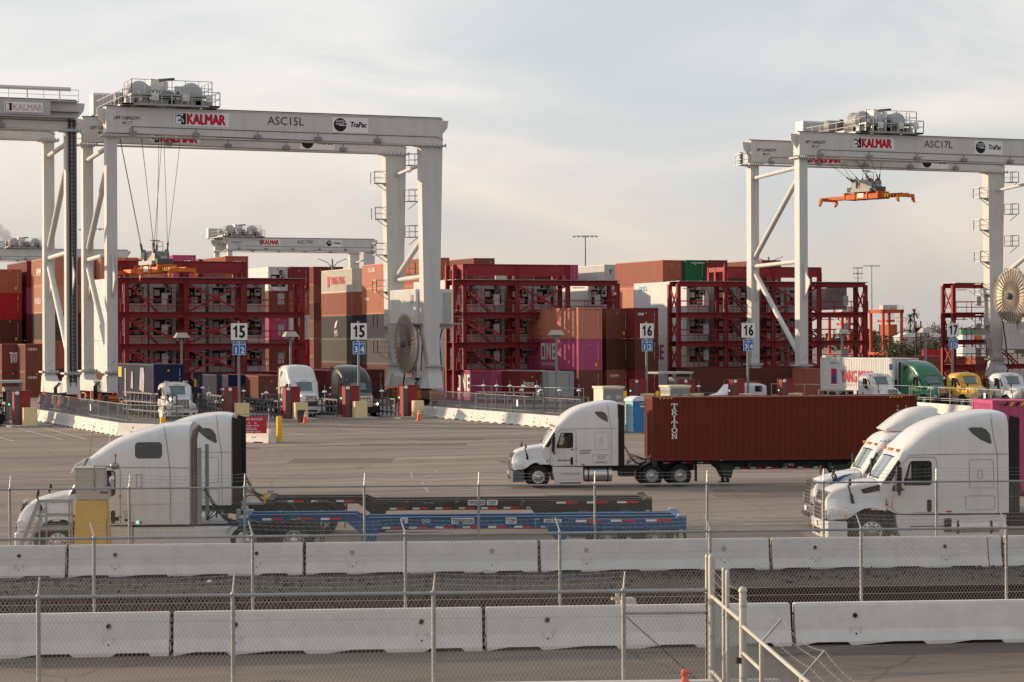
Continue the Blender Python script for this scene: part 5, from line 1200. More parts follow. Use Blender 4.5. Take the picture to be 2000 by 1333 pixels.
    if back > 4:
        g = MB()
        if S == 'volvo':
            sideline(g, [(1.95, 2.60), (back, 2.56)], Wc, pl_, .014); sideline(g, [(4.05, 3.72), (4.12, 3.3), (4.22, 2.5), (4.24, 1.0)], Wc, pl_, .016); sideline(g, [(2.9, 1.55), (4.24, 1.55)], Wc, pl_, .008); sideline(g, [(3.15, 1.55), (3.15, 1.02)], Wc, pl_, .008)
            sideline(g, rrect(3.3, 3.45, 2.02, 2.40, .04)+[(3.45, 2.06)], Wc, pl_, .012)
        else:
            sideline(g, [(2.1, 2.66), (2.86, 2.68), (4.74, 2.68)], Wc, pl_, .014); sideline(g, [(4.30, 3.84), (4.36, 3.2), (4.46, 2.68), (4.48, 1.0)], Wc, pl_, .014)
            for rr_ in ((3.72, 4.36, 1.72, 2.52), (3.94, 4.06, 1.98, 2.24), (3.62, 4.38, 1.10, 1.50)): q = rrect(*rr_, .06); sideline(g, q+[q[0]], Wc, pl_, .011)
        g.build('side_panels', t)
        for s in (-1, 1):
          g = MB()
          if S == 'volvo': sidepoly(g, rrect(3.26, 4.00, 2.82, 3.27, .10), lambda x, z: Wc(x, z)-.03, glass, .03, s); sideline(g, [(3.32, 2.9), (3.95, 2.9)], Wc, dgrey, .02, .004, s)
          else:
              tp = [(3.70, 3.40), (3.80, 3.27), (4.02, 3.09), (4.28, 2.96), (4.32, 3.0), (4.28, 3.24), (4.18, 3.38), (4.06, 3.44), (3.78, 3.44)]
              sidepoly(g, tp, lambda x, z: Wc(x, z)-.02, glass, .022, s)
          g.build('sleeper_window', t)
        ec = black if S != 'volvo' else mat('brown_grey_trim', (.16, .12, .10), .5, var=.1)
        for s in (-1, 1):      # side extenders behind the cab
            g = MB()
            if S == 'volvo':
                if s < 0: g.path([(back+.12, s*1.06, 1.0), (back+.12, s*1.06, 3.35), (back+.17, s*1.04, 3.58), (back+.28, s*1.0, 3.70)], .085, ec, 12); g.build('exhaust_pipe', t)
                g = MB(); g.box(back+.22, back+.32, s*1.08-.04, s*1.08+.04, 1.0, 3.1, mgrey); g.build('side_extender', t)
            else: g.prism([(back+.03, .98), (back+.30, .98), (back+.30, 3.70), (back+.03, 3.78)], s*1.09-.03, s*1.09+.03, ec); g.build('side_extender', t)
    if S == 'volvo':
        g = MB(); g.add([(x, s*y, z) for s in (-1, 1) for x, y, z in ((1.48, 1.0, 2.42), (1.62, 1.08, 2.66), (1.95, 1.12, 2.86), (1.86, 1.12, 2.62))], [(0, 1, 2, 3), (7, 6, 5, 4), (0, 4, 5, 1), (1, 5, 6, 2), (2, 6, 7, 3), (3, 7, 4, 0)], paint); g.build('sun_visor', t, bevel=.03)
        g = MB(); g.tube((2.0, -.95, 2.9), (2.10, -.95, 3.75), .008, dgrey, 4); g.build('antenna', t)
    # marker lights on the brow
    for y in (-.85, -.18, 0, .18, .85): g = MB(); g.box(roof[0][0]-.04, roof[0][0]+.14, y-.035, y+.035, roof[0][1]+.02, roof[0][1]+.10, amber); g.build('marker_light', t)
    g = MB()
    sidepoly(g, [(1.50, 1.22), (1.60, 1.22), (1.60, 1.28), (1.50, 1.28)], Wc, redl, .01); sidepoly(g, [(3.1, 1.03), (3.25, 1.03), (3.25, 1.08), (3.1, 1.08)], Wc, redl, .01) if back > 4 else None
    g.build('marker_light', t)
    # grille
    g = MB(); gw = .50 if S != 'volvo' else .42
    fr = chrome if paint is not cab_k else chrome
    gz0, gz1 = (.80, 1.58)
    xg = lambda z: -.035+.10*max(0, (z-1.1)/.5)**1.5
    g.add([(xg(z)+.02, s*(gw-.04*(z < 1)), z) for z in (gz0, 1.1, 1.35, gz1) for s in (-1, 1)], [(0, 1, 3, 2), (2, 3, 5, 4), (4, 5, 7, 6)], black)
    for s in (-1, 1): g.bpath([(xg(z), s*gw, z) for z in (gz0, 1.1, 1.35, gz1)], .07, .05, fr)
    g.beam((xg(gz1), -gw-.03, gz1), (xg(gz1), gw+.03, gz1), .06, .07, fr); g.beam((xg(gz0), -gw, gz0), (xg(gz0), gw, gz0), .05, .05, fr)
    if grille == 'vert':
        for i in range(11): y = -gw+gw*2*(i+.5)/11; g.bpath([(xg(z)-.005, y, z) for z in (gz0, 1.1, 1.35, gz1)], .03, .02, fr)
    else:
        for i in range(1, 7): z = gz0+(gz1-gz0)*i/7; g.beam((xg(z)-.005, -gw, z), (xg(z)-.005, gw, z), .05, .04, fr)
        for y in (-.25, 0, .25): g.bpath([(xg(z)-.002, y, z) for z in (gz0, 1.1, 1.35, gz1)], .015, .02, fr)
    g.build('grille', t)
    # bumper
    g = MB(); g.prism([(-.06, -1.0), (.0, -1.18), (.5, -1.22), (.5, 1.22), (.0, 1.18), (-.06, 1.0), (-.10, 0)], .30, .80, bumper, 'z')
    bo = g.build('bumper', t, bevel=.03)
    g = MB(); g.box(-.105, -.09, -.45, .45, .40, .55, black); g.box(-.075, -.06, -.95, -.75, .42, .54, black); g.box(-.075, -.06, .75, .95, .42, .54, black)
    if detail: g.quad((-.118, .16, .60), (0, -1, 0), UZ, 0, .32, 0, .15, signw, .004)
    g.build('bumper_vents', bo)
    for s in (-1, 1):
        g = MB(); pts = [(.03, .84), (.12, .83), (.46, .88), (.56, 1.18), (.40, 1.26), (.08, 1.12)]
        v = [(x-(.02 if x < .2 else 0), s*(Wh(x, z)+.014), z) for x, z in pts]; g.add(v, [tuple(range(6)) if s < 0 else tuple(range(5, -1, -1))], lampg)
        v = [(x, s*(Wh(x, z)+.018), z) for x, z in ((.42, .90), (.48, .91), (.555, 1.17), (.46, 1.20))]; g.add(v, [(0, 1, 2, 3) if s < 0 else (3, 2, 1, 0)], amber)
        g.add([(-.012, s*y, z) for y, z in ((.62, .86), (.98, .86), (.96, 1.12), (.66, 1.06))], [(0, 1, 2, 3) if s > 0 else (3, 2, 1, 0)], lampg)
        g.build('headlight', t)
    # mirrors
    for s in (-1, 1):
        g = MB(); mm = black if paint is not cab_g else black
        g.prism([(1.72, 1.66), (1.84, 1.62), (1.86, 2.34), (1.74, 2.36)], min(s*1.34, s*1.56), max(s*1.34, s*1.56), mm); g.beam((1.90, s*1.12, 2.30), (1.80, s*1.42, 2.25), .04, .04, mm); g.beam((1.88, s*1.14, 1.55), (1.80, s*1.42, 1.72), .06, .06, mm)
        g.box(1.86, 1.875, min(s*1.37, s*1.53), max(s*1.37, s*1.53), 1.74, 2.28, chrome); g.build('mirror', t, bevel=.015)
        g = MB(); g.tube((.72, s*.95, 1.30), (.55, s*1.02, 1.82), .022, black, 6); g.ball((.60, s*1.04, 1.90), .10, black, 10, (.45, .9, 1.1)); g.tube((.70, s*.92, 1.25), (.64, s*1.0, 1.55), .05, black, 6); g.build('hood_mirror', t)
    # steps / skirt, tank, frame
    sx = min(3.18, back-.3)
    for s in (-1, 1):
        g = MB(); a, b = sorted((s*.78, s*1.14)); g.prism([(AC+.64, .97), (AC+.66, .70), (AC+.78, .25), (sx, .25), (sx, .95)], a, b, paint if S != 'yard' else alum); g.box(AC+1.0, sx-.1, a-.01, b+.01, .62, .66, dgrey); g.box(AC+1.0, sx-.1, a+.02, b-.02, .20, .26, black); g.build('step_fairing', t, bevel=.02)
    if back > 4 and S != 'volvo':
        for s in (-1, 1):
            g = MB(); g.tube((3.24, s*.84, .60), (4.5, s*.84, .60), .33, alum, 22)
            for x in (3.42, 4.30): g.lathe([(.335, -.03), (.345, -.03), (.345, .03), (.335, .03)], (x, s*.84, .60), (1, 0, 0), black, 22)
            g.build('fuel_tank', t)
    elif S == 'volvo':
        for s in (-1, 1): g = MB(); g.box(3.2, 6.2 if s < 0 else 4.7, min(s*.8, s*1.12), max(s*.8, s*1.12), .32, .93, paint); g.build('chassis_fairing', t, bevel=.03)
    else:
        for s in (-1, 1): g = MB(); g.tube((2.3, s*.82, .60), (3.6, s*.82, .60), .32, alum, 18); g.build('fuel_tank', t)
    xe = (8.35 if tractor == 'long' else 6.6); ax = (6.3, 7.6) if tractor == 'long' else (4.7, 6.0)
    g = MB()
    for s in (-1, 1): g.box(.5, xe, s*.43-.05, s*.43+.05, .72, .98, dark)
    for x in (1.15,)+ax: g.tube((x, -.9, .52), (x, .9, .52), .07, dark, 8)
    for x in (back+.1, back+.9, xe-.2, ax[0]+.65): g.box(x, x+.12, -.42, .42, .74, .94, dark)
    g.box(back, back+1.0, -.75, .75, .98, 1.03, galv); g.box(back+.2, ax[0]-.7, -.5, .5, .45, .72, dark); g.box(ax[0]-.1, ax[1]+.1, -.3, .3, .4, .75, dark)
    g.build('frame_rails', t)
    g = MB(); xf = sum(ax)/2; g.prism([(xf-.45, 1.02), (xf+.35, 1.02), (xf+.75, .96), (xf+.45, 1.14), (xf-.45, 1.16)], -.45, .45, dark); g.build('fifth_wheel', t)
    for s in (-1, 1):
        wheel(t, 1.15, s*1.02, s)
        for x in ax: wheel(t, x, s*.98, s, dual=True)
        g = MB(); g.box(xe-.02, xe, s*.95-.3, s*.95+.3, .25, .98, black); g.tube((xe, s*.45, .98), (xe, s*1.25, .98), .025, galv, 6); g.build('mudflap', t)
        g = MB()
        for x in ax:
            g.add([(x+.60*cos(a), s*y, .52+.60*sin(a)) for a in [pi*(.12+.76*i/8) for i in range(9)] for y in (.68, 1.2)], [(2*i, 2*i+1, 2*i+3, 2*i+2) for i in range(8)], black) if detail and tractor == 'long' else None
        if g.v: g.build('mudguard', t)
    # cab interior seen through the glass
    g = MB(); g.box(1.75, 2.75, -.95, .95, 1.20, 1.70, interior); g.box(2.80, 2.86, -1.02, 1.02, 1.15, 2.55 if back < 4 else 2.0, interior)
    for s in (-1, 1): g.box(2.28, 2.75, s*.55-.26, s*.55+.26, 1.45, 1.62, seatm); g.prism([(2.62, 1.55), (2.78, 1.55), (2.88, 2.25), (2.76, 2.28)], s*.55-.24, s*.55+.24, seatm)
    g.lathe([(.20, 0), (.23, .012), (.20, .025)], (2.02, -.55, 1.86), Vector((-.6, 0, .8)), black, 18); g.beam((1.85, -.55, 1.55), (2.02, -.55, 1.86), .05, .05, black)
    g.build('cab_interior', t)
    # air lines behind the cab
    if back > 4 and detail:
        g = MB(); pts = []
        for i in range(150):
            u_ = i/149; x = back+.34+1.15*u_; z = 1.95-.85*u_-.42*sin(pi*u_); pts.append((x+.03*cos(i*1.3), -.45+.05*sin(i*1.3), z+.05*cos(i*1.3)))
        g.path(pts, .014, black if S == 'volvo' else mat('hose_brown', (.10, .04, .02), .6), 4); g.build('coiled_air_line', t)
    return t, Wc, Wh
def chassis(label, loc, rz, m, scale=1.0, plates=(), Lc=12.25, group='container chassis', front_lamp=True, tone=None):
    t = thing('container_chassis', label, 'trailer', loc, rz, group); t.scale = (scale,)*3
    for s in (-1, 1):
        g = MB(); y = s*.46; y0, y1 = y-.09, y+.09
        g.prism([(.25, .98), (.25, 1.18), (3.15, 1.18), (3.45, 1.08), (Lc, 1.08), (Lc, .76), (3.75, .76), (3.1, .98)], y0, y1, m)
        g.box(.25, 3.2, y0-.05, y1+.05, 1.17, 1.195, m); g.box(3.5, Lc, y0-.05, y1+.05, 1.07, 1.095, m); g.box(3.75, Lc, y0-.05, y1+.05, .75, .77, m); g.build('main_rail', t)
    for a_, b_, c_, d_ in ((0, .25, .94, 1.16), (Lc-.25, Lc, .84, 1.12)):
        g = MB(); g.box(a_, b_, -1.2, 1.2, c_, d_, m)
        for s in (-1, 1): g.box(a_+.02, b_-.01, s*1.1-.1, s*1.1+.1, d_-.02, d_+.05, tone or m)
        g.build('bolster', t, bevel=.01)
    g = MB()
    for x in (2, 4.4, 6, 8.1, 9.6): g.box(x, x+.1, -1.18 if x > 4 else -.5, 1.18 if x > 4 else .5, .84 if x > 4 else 1.0, 1.05 if x > 4 else 1.15, m)
    g.build('cross_members', t)
    g = MB()   # side rail seen from outside
    for s in (-1, 1):
        g.box(9.0, Lc, s*1.12-.05, s*1.12+.05, .76, 1.07, m); g.prism([(8.3, .95), (9.0, .95), (9.0, .75), (8.9, .4), (8.7, .4)], s*1.1-.04, s*1.1+.04, m)
    g.prism([(8.8, .8), (Lc-.1, .8), (Lc-.3, .5), (9.1, .5)], -.55, .55, m); g.build('bogie_frame', t)
    for s in (-1, 1):
        g = MB(); g.prism([(3.15, .98), (3.85, .98), (3.70, .35), (3.42, .35)], s*.62-.16, s*.62+.16, m); g.box(3.48, 3.64, s*.62-.06, s*.62+.06, .12, .4, dark); g.box(3.36, 3.76, s*.62-.16, s*.62+.16, .08, .12, dark)
        g.beam((2.9, s*.55, 1.05), (3.4, s*.62, .65), .06, .10, m); g.build('landing_leg', t)
        for x in (Lc-2.15, Lc-.85): wheel(t, x, s*.95, s, R=.50, dual=True, rimm=galv)
        g = MB(); g.box(Lc-.02, Lc, s*.85-.3, s*.85+.3, .2, .85, black); g.build('mudflap', t)
    for s in (-1, 1):
        g = MB(); y = s*(.46+.095); 
        def tape(x0, x1, z, n_):
            for i in range(n_):
                x = x0+(x1-x0)*i/n_; w_ = (x1-x0)/n_; g.box(x, x+w_*.30, min(y, y+s*.06), max(y, y+s*.06), z, z+.055, signw); g.box(x+w_*.30, x+w_*.70, min(y, y+s*.06), max(y, y+s*.06), z, z+.055, redl)
        tape(.6, 3.0, 1.04, 3); tape(3.9, 9.0, .78, 7)
        y = s*1.17; tape(9.2, 12.1, .98, 3)
        g.build('reflective_tape', t)
    for (x, z, w_, h_, txt, ic) in plates:
        g = MB()
        g.quad((x, -.625, z), UX, UZ, 0, w_, 0, h_, signw if ic is ink else m, .0)
        if txt: g.text(txt, (x+w_/2, -.625, z+h_*.18), UX, UZ, h_*.64, ic, xs=.72, align='c', off=.006, bold=.025)
        g.build('number_plate', t)
    g = MB(); g.box(-.10, .0, -.75, -.45, 1.02, 1.35, mgrey if front_lamp else yellow); g.box(-.12, -.10, -.7, -.5, 1.1, 1.2, amber); g.tube((.1, -.3, 1.3), (.1, -.3, 1.42), .1, lgrey, 10)
    for q in range(3): g.path([(-.1, -.2+.1*q, 1.2), (-.6-.1*q, -.15+.1*q, 1.25+.1*q), (-1.0, -.1, 1.0)], .018, black, 4)
    g.build('air_connector', t)
    return t
def local(t, x, y, z=0):      # world position of a truck-local point
    m_ = Matrix.Translation(t.location) @ Matrix.Rotation(t.rotation_euler[2], 4, 'Z') @ Matrix.Scale(t.scale[0], 4)
    return m_ @ Vector((x, y, z))
AN = CAMANG+radians(5); AV = CAMANG+radians(2.5)
def near_side(px, s, a, half=1.2, sc=1.0):
    p = ds(px, F/s); return p+Vector((-sin(a), cos(a), 0))*half*sc
def skinned(name, chains, m, parent, rad_default=.05):
    """continuous body from joints: chains = list of [(pos, radius)...]; first chain's first vertex is the pelvis root"""
    vs = []; es = []; rs = []; idx = {}
    def vid(p, r):
        k = tuple(round(c, 4) for c in p)
        if k not in idx: idx[k] = len(vs); vs.append(p); rs.append(r)
        return idx[k]
    for ch in chains:
        for (p, r), (q, r2) in zip(ch, ch[1:]): es.append((vid(p, r), vid(q, r2)))
    me = bpy.data.meshes.new(name); me.from_pydata(vs, es, []); o = bpy.data.objects.new(name, me); COL.objects.link(o); o.parent = parent
    md = o.modifiers.new('skin', 'SKIN'); md.use_smooth_shade = True
    ly = me.skin_vertices[0] if me.skin_vertices else None
    if ly is None:
        bm = bmesh.new(); bm.from_mesh(me); bm.verts.layers.skin.verify(); bm.to_mesh(me); bm.free(); ly = me.skin_vertices[0]
    for i, r in enumerate(rs): ly.data[i].radius = (r, r); ly.data[i].use_root = (i == 0)
    sd = o.modifiers.new('sub', 'SUBSURF'); sd.levels = 1; sd.render_levels = 1
    me.materials.append(m); return o
def driver(label, truck, y=-.55, shirtm=shirt, lean=0.0, arm_out=False):
    """seated at the wheel, facing local -x"""
    m_ = local(truck, 2.48, y, 1.58); t = thing('person', label, 'person', m_, truck.rotation_euler[2]); t.scale = truck.scale; t['category'] = 'person'
    hx = -.02+lean
    sh = .50
    chains = [[((0, 0, .06), .13), ((0, 0, .25), .13), ((hx, 0, .45), .12), ((hx, 0, .56), .055), ((hx-.01, 0, .62), .05), ((hx-.02, 0, .70), .085), ((hx-.015, 0, .80), .082)],
              [((0, 0, .06), .13), ((-.12, -.10, .02), .085), ((-.42, -.12, .06), .065), ((-.50, -.12, -.25), .045)], [((0, 0, .06), .13), ((-.12, .10, .02), .085), ((-.42, .12, .06), .065), ((-.50, .12, -.25), .045)],
              [((hx, 0, .45), .12), ((hx+.0, -.19, .44), .055), ((hx-.10, -.24, .25), .042), ((hx-.36, -.15, .30), .030)],
              [((hx, 0, .45), .12), ((hx+.0, .19, .44), .055), ((hx-.10, .24, .25), .042), ((hx-.36, .15, .30), .030)]]
    body = skinned('body', chains, skin, t)
    cl = [[((0, 0, .07), .145), ((0, 0, .25), .145), ((hx, 0, .46), .125)], [((hx, 0, .46), .125), ((hx, -.19, .445), .068), ((hx-.07, -.225, .32), .056)], [((hx, 0, .46), .125), ((hx, .19, .445), .068), ((hx-.07, .225, .32), .056)]]
    skinned('shirt', cl, shirtm, t)
    skinned('trousers', [[((0, 0, .06), .14), ((-.12, -.10, .02), .095), ((-.42, -.12, .06), .075), ((-.49, -.12, -.2), .055)], [((0, 0, .06), .14), ((-.12, .10, .02), .095), ((-.42, .12, .06), .075), ((-.49, .12, -.2), .055)]], denim, t)
    g = MB(); g.ball((hx+.02, 0, .79), .105, hairm, 12, (.95, .86, 1.02)); g.build('hair', t)
    g = MB(); g.ball((hx-.10, 0, .735), .018, skin, 6, (1.3, .8, 1)); 
    for s in (-1, 1): g.ball((hx-.085, s*.035, .765), .010, ink, 6); g.ball((hx, s*.082, .75), .025, skin, 6, (.7, .4, 1.2))
    g.box(hx-.092, hx-.086, -.025, .025, .695, .701, letr); g.build('face', t)
    for s in (-1, 1):      # hands on the wheel, four fingers curled plus thumb
        g = MB(); hp = Vector((hx-.39, s*.15, .30)); g.ball(hp, .035, skin, 8, (1.2, .8, .6))
        for i in range(4):
            a = hp+Vector((-.03, (-.024+.016*i), .008)); b = a+Vector((-.028-.003*(i in (1, 2)), 0, .006)); c = b+Vector((-.008, 0, -.024)); g.path([a, b, c], .008, skin, 5)
        a = hp+Vector((0, -s*.028, .0)); g.path([a, a+Vector((-.02, -s*.015, .014)), a+Vector((-.04, -s*.012, .018))], .009, skin, 5); g.build('hand', t)
    return t
# -- centre: white sleeper truck hauling the brown container
SCC = .888
loc = near_side(1002, 49.0, AN, 1.2, SCC)
tC, Wc, Wh = semi('white sleeper truck hauling the long brown container across the yard, driver in view', loc, AN, cab_w, 'cas', SCC, bumper=dgrey)
g = MB()
def stext(g, body, x, z, h, m, W=Wc, xs=.9, bold=.02, off=.010): g.text(body, (x, -(W(x, z)+off), z), UX, UZ, h, m, xs=xs, off=.002, bold=bold)
stext(g, '802', 2.62, 1.70, .075, ink); stext(g, 'DRAYAGE INC', 2.02, 1.22, .07, ink); stext(g, '60-8', 1.80, 1.22, .07, mgrey); stext(g, 'CONTRACTOR', 3.02, 1.66, .06, ink); stext(g, 'TRUCK 802 IV', 3.02, 1.55, .06, ink); stext(g, 'DON\'T IDLING', 3.80, 1.40, .05, mgrey); stext(g, 'BE CLEAN', 3.86, 1.30, .05, mgrey); stext(g, 'THE COMMUNITY', 3.74, 1.14, .05, ink)
g.build('lettering', tC)
driver('dark-haired driver in a patterned shirt holding the wheel of the middle white truck', tC)
cc = chassis('dark green chassis carrying the long brown container behind the middle truck', local(tC, 6.3, 0, 0), AN, grn_c, SCC, plates=[(5.9, .86, .9, .16, 'ZZLZ 48024', letw), (8.0, .86, .5, .14, 'CA 4B', letw)])
pc = local(tC, 6.32, 1.22, 1.18)
t = container('long brown container riding on the chassis behind the middle white truck', pc, 'triton', rz=AN-pi/2, group='containers in the truck lanes', code=False); t.scale = (SCC,)*3
def triton(g):
    O = Vector((CW+.004, .86, 0)); u = Vector((0, 1, 0)); k = .24
    def R_(a0, a1, b0, b1, oz): g.quad(O+UZ*oz, u, UZ, a0*k, a1*k, b0*k, b1*k, letw, .012)
    def P_(pts, oz): g.poly(O+UZ*oz, u, UZ, [(a*k, b*k) for a, b in pts], letw, .014)
    for i, ch in enumerate('TRITON'):
        z = 2.36-i*.272
        if ch == 'T': R_(0, 1.2, .84, 1, z); R_(0, .14, .62, .84, z); R_(1.06, 1.2, .62, .84, z); R_(.48, .72, .14, .84, z); R_(.34, .86, 0, .14, z)
        if ch == 'I': R_(.34, .86, .86, 1, z); R_(.48, .72, .14, .86, z); R_(.34, .86, 0, .14, z)
        if ch == 'R': R_(.04, .9, .86, 1, z); R_(.16, .38, .14, .86, z); R_(.04, .5, 0, .14, z); R_(.82, 1.04, .58, .92, z); R_(.38, .9, .42, .56, z); P_([(.56, .44), (.80, .44), (1.08, 0), (.82, 0)], z); R_(.80, 1.2, 0, .12, z)
        if ch == 'O':
            n = 20; o_ = [(.6+.56*cos(2*pi*j/n), .5+.52*sin(2*pi*j/n)) for j in range(n)]; i_ = [(.6+.34*cos(2*pi*j/n), .5+.34*sin(2*pi*j/n)) for j in range(n)]
            for j in range(n): P_([o_[j], o_[(j+1) % n], i_[(j+1) % n], i_[j]], z)
        if ch == 'N': R_(.04, .46, .86, 1, z); R_(.14, .34, .12, .9, z); R_(.04, .46, 0, .12, z); R_(.78, 1.18, .88, 1, z); R_(.88, 1.06, .0, .9, z); P_([(.14, 1), (.40, 1), (1.06, 0), (.86, 0)], z)
    for i, ch in enumerate('TRHU 4622'): g.text(ch, (CW+.004, 11.25, 2.35-i*.16), u, UZ, .10, letw, off=.012, bold=.02)
    for i, ch in enumerate('45G1'): g.text(ch, (CW+.004, 11.62, 2.35-i*.16), u, UZ, .10, letw, off=.012, bold=.02)
    for q, y0 in enumerate((.3, 10.9)):
        for i in range(4): g.poly((CW+.004, y0+.17*i, 2.80), u, UZ, [(0, 0), (.07, 0), (.13, .07), (.06, .07)], yellow, .004)
letter(t, triton)
# -- left: white Volvo-like sleeper with the blue chassis, and the truck behind it with the black chassis
sV = 72.0; tV, Wv, _ = semi('white sleeper truck with a square sleeper window, nose behind the yellow kiosk', near_side(30, sV, AV, 1.2, .99), AV, cab_w, 'volvo', .99, bumper=cab_w)
g = MB(); stext(g, '3288', .95, 1.52, .12, ink, W=lambda x, z: Wh(x, z)+.02); stext(g, 'H18', 2.95, 1.33, .07, mgrey, W=Wv); g.build('lettering', tV)
g = MB()
for x, z, w_, h_, m_ in ((2.72, 1.12, .10, .10, ink), (2.96, 1.20, .16, .12, lgrey), (2.98, 1.10, .12, .07, ink), (3.30, 1.04, .06, .06, greenl), (3.38, 1.04, .08, .06, redl)): g.quad((x, -(Wv(x, z)+.012), z), UX, UZ, 0, w_, 0, h_, m_, .004)
g.tube((.9+1.4, .6, 2.9), (2.35, .6, 3.75), .008, galv, 4); g.build('door_sticker', tV)
dv = driver('driver in a yellow-green hi-vis vest behind the yellow kiosk', tV, y=-.62, shirtm=hivis, lean=-.03)
chassis('blue empty container chassis in front of the black one', local(tV, 6.1, 0, 0), AV, blue_c, 1.0, front_lamp=True, tone=lgrey,
   plates=[(5.35+.45, .90, .62, .17, 'TIPZ493328', ink), (7.0+.3, .90, .30, .17, 'TZEP', ink), (4.4, .92, .20, .17, '', ink), (4.95, .92, .30, .15, 'DCLI', letw), (9.75-.5, .92, .5, .10, 'DIRECT-CHASSIS', ink), (8.35, .92, .5, .10, 'PORT OF LA', ink)])
sK = 64.3; tK, Wk, _ = semi('white sleeper truck mostly hidden, only its rear half visible', near_side(155, sK, AV, 1.2, .965), AV, cab_w, 'cas', .965, bumper=dgrey)
g = MB(); stext(g, 'HUB INC', 3.68, 1.42, .08, mgrey, W=Wk); stext(g, 'US DOT', 3.74, 1.32, .06, mgrey, W=Wk); stext(g, '30362', 3.76, 1.22, .06, mgrey, W=Wk); g.build('lettering', tK)
chassis('black rusty container chassis between the blue chassis and the middle truck', local(tK, 5.85, 0, 0), AV, blk_c, .965, front_lamp=False, tone=mat('rusty_bolster', (.25, .17, .12), .8, var=.3), plates=[(6.4, .90, .55, .17, 'TIPZ48602', ink), (7.0, .90, .35, .17, 'TZEP', ink), (4.0, .92, .26, .18, '', lgrey), (4.9, .93, .5, .1, 'TRAC LEASE', mgrey)])
# -- right: near white sleeper, white day cab with blue swoosh behind it
AR = CAMANG+radians(3)
sR = 69.0; tR, Wr, _ = semi('white sleeper truck with a dark hood slash, overlapping a day cab', near_side(1618, sR, AR), AR, cab_w, 'cas', 1.0, bumper=cab_w); tR.scale = (1.09, 1, 1)
g = MB(); sidepoly(g, [(.98, 1.56), (1.44, 1.66), (1.44, 1.84), (.92, 1.68)], lambda x, z: Wh(x, z)+.05, ink, .01); sidepoly(g, [(1.70, 1.64), (2.02, 1.66), (1.95, 1.74), (1.72, 1.80)], Wr, ink, .01); g.build('hood_slash', tR)
g = MB(); g.box(3.06, 3.24, -1.19, -1.10, .48, .86, black); g.box(3.02, 4.7, -1.13, -.8, .28, .95, cab_w); g.build('chassis_fairing', tR)
g = MB(); stext(g, 'N', 1.56, 1.30, .06, redl, W=Wr); g.quad((1.53, -(Wr(1.53, 1.3)+.010), 1.28), UX, UZ, 0, .12, 0, .14, mgrey, .0); g.build('door_sticker', tR)
sD = 63.0; tD, Wd, _ = semi('white day cab truck with a roof wing and blue hood swoosh, half hidden by another', near_side(1594, sD, AR, 1.2, .96), AR, cab_w, 'casday', .96, bumper=chrome, tractor='short')
g = MB(); 
sw = [(.45, 1.36), (.62, 1.62), (.95, 1.78), (1.35, 1.86), (1.0, 1.72), (.70, 1.50)]
sidepoly(g, sw, lambda x, z: Wh(x, z)+.06, mat('swoosh_blue', (.03, .12, .40), .4), .012); g.build('hood_stripe', tD)
g = MB()
RW = []
for i in range(9):
    u_ = i/8; x = 2.45+1.65*u_; zt = 3.30+.66*sin(min(1, u_*1.25)*pi/2); zb_ = 3.20 if u_ < .7 else 3.20+(u_-.7)*.9; w_ = .75+.28*u_; RW.append([(x, -w_, zb_), (x-.06, -w_*.98, (zb_+zt)/2), (x-.05, -w_*.86, zt-.03), (x-.05, 0, zt+.03), (x-.05, w_*.86, zt-.03), (x-.06, w_*.98, (zb_+zt)/2), (x, w_, zb_)])
g.add([p for r in RW for p in r], [(i*7+j, (i+1)*7+j, (i+1)*7+j+1, i*7+j+1) for i in range(8) for j in range(6)], cab_w, True); g.add(RW[0], [tuple(range(7))], cab_w)
g.build('roof_wing', tD)
g = MB(); stext(g, 'Pacific Trans', 2.1, 2.86, .07, letlb, W=Wd, xs=1.0, bold=.01); stext(g, '30', 1.60, 1.62, .12, mat('lettering_sky', (.05, .25, .5)), W=Wd); g.build('lettering', tD)
cR = chassis('dark chassis under the magenta container', local(tD, 4.9, 0, 0), AR, blk_c, 1.0, group='container chassis')
t = container('magenta container loaded behind the right white day cab truck', local(tD, 5.75, 1.22, 1.18), 'magenta', rz=AR-pi/2, group='containers in the truck lanes', code=False)
letter(t, lambda g: [g.poly((CW+.004, .35+.17*i, 2.72), (0, 1, 0), UZ, [(0, 0), (.08, 0), (.18, .12), (.10, .12)], yellow if i % 2 else ink, .004) for i in range(10)], 'hazard_stripes')
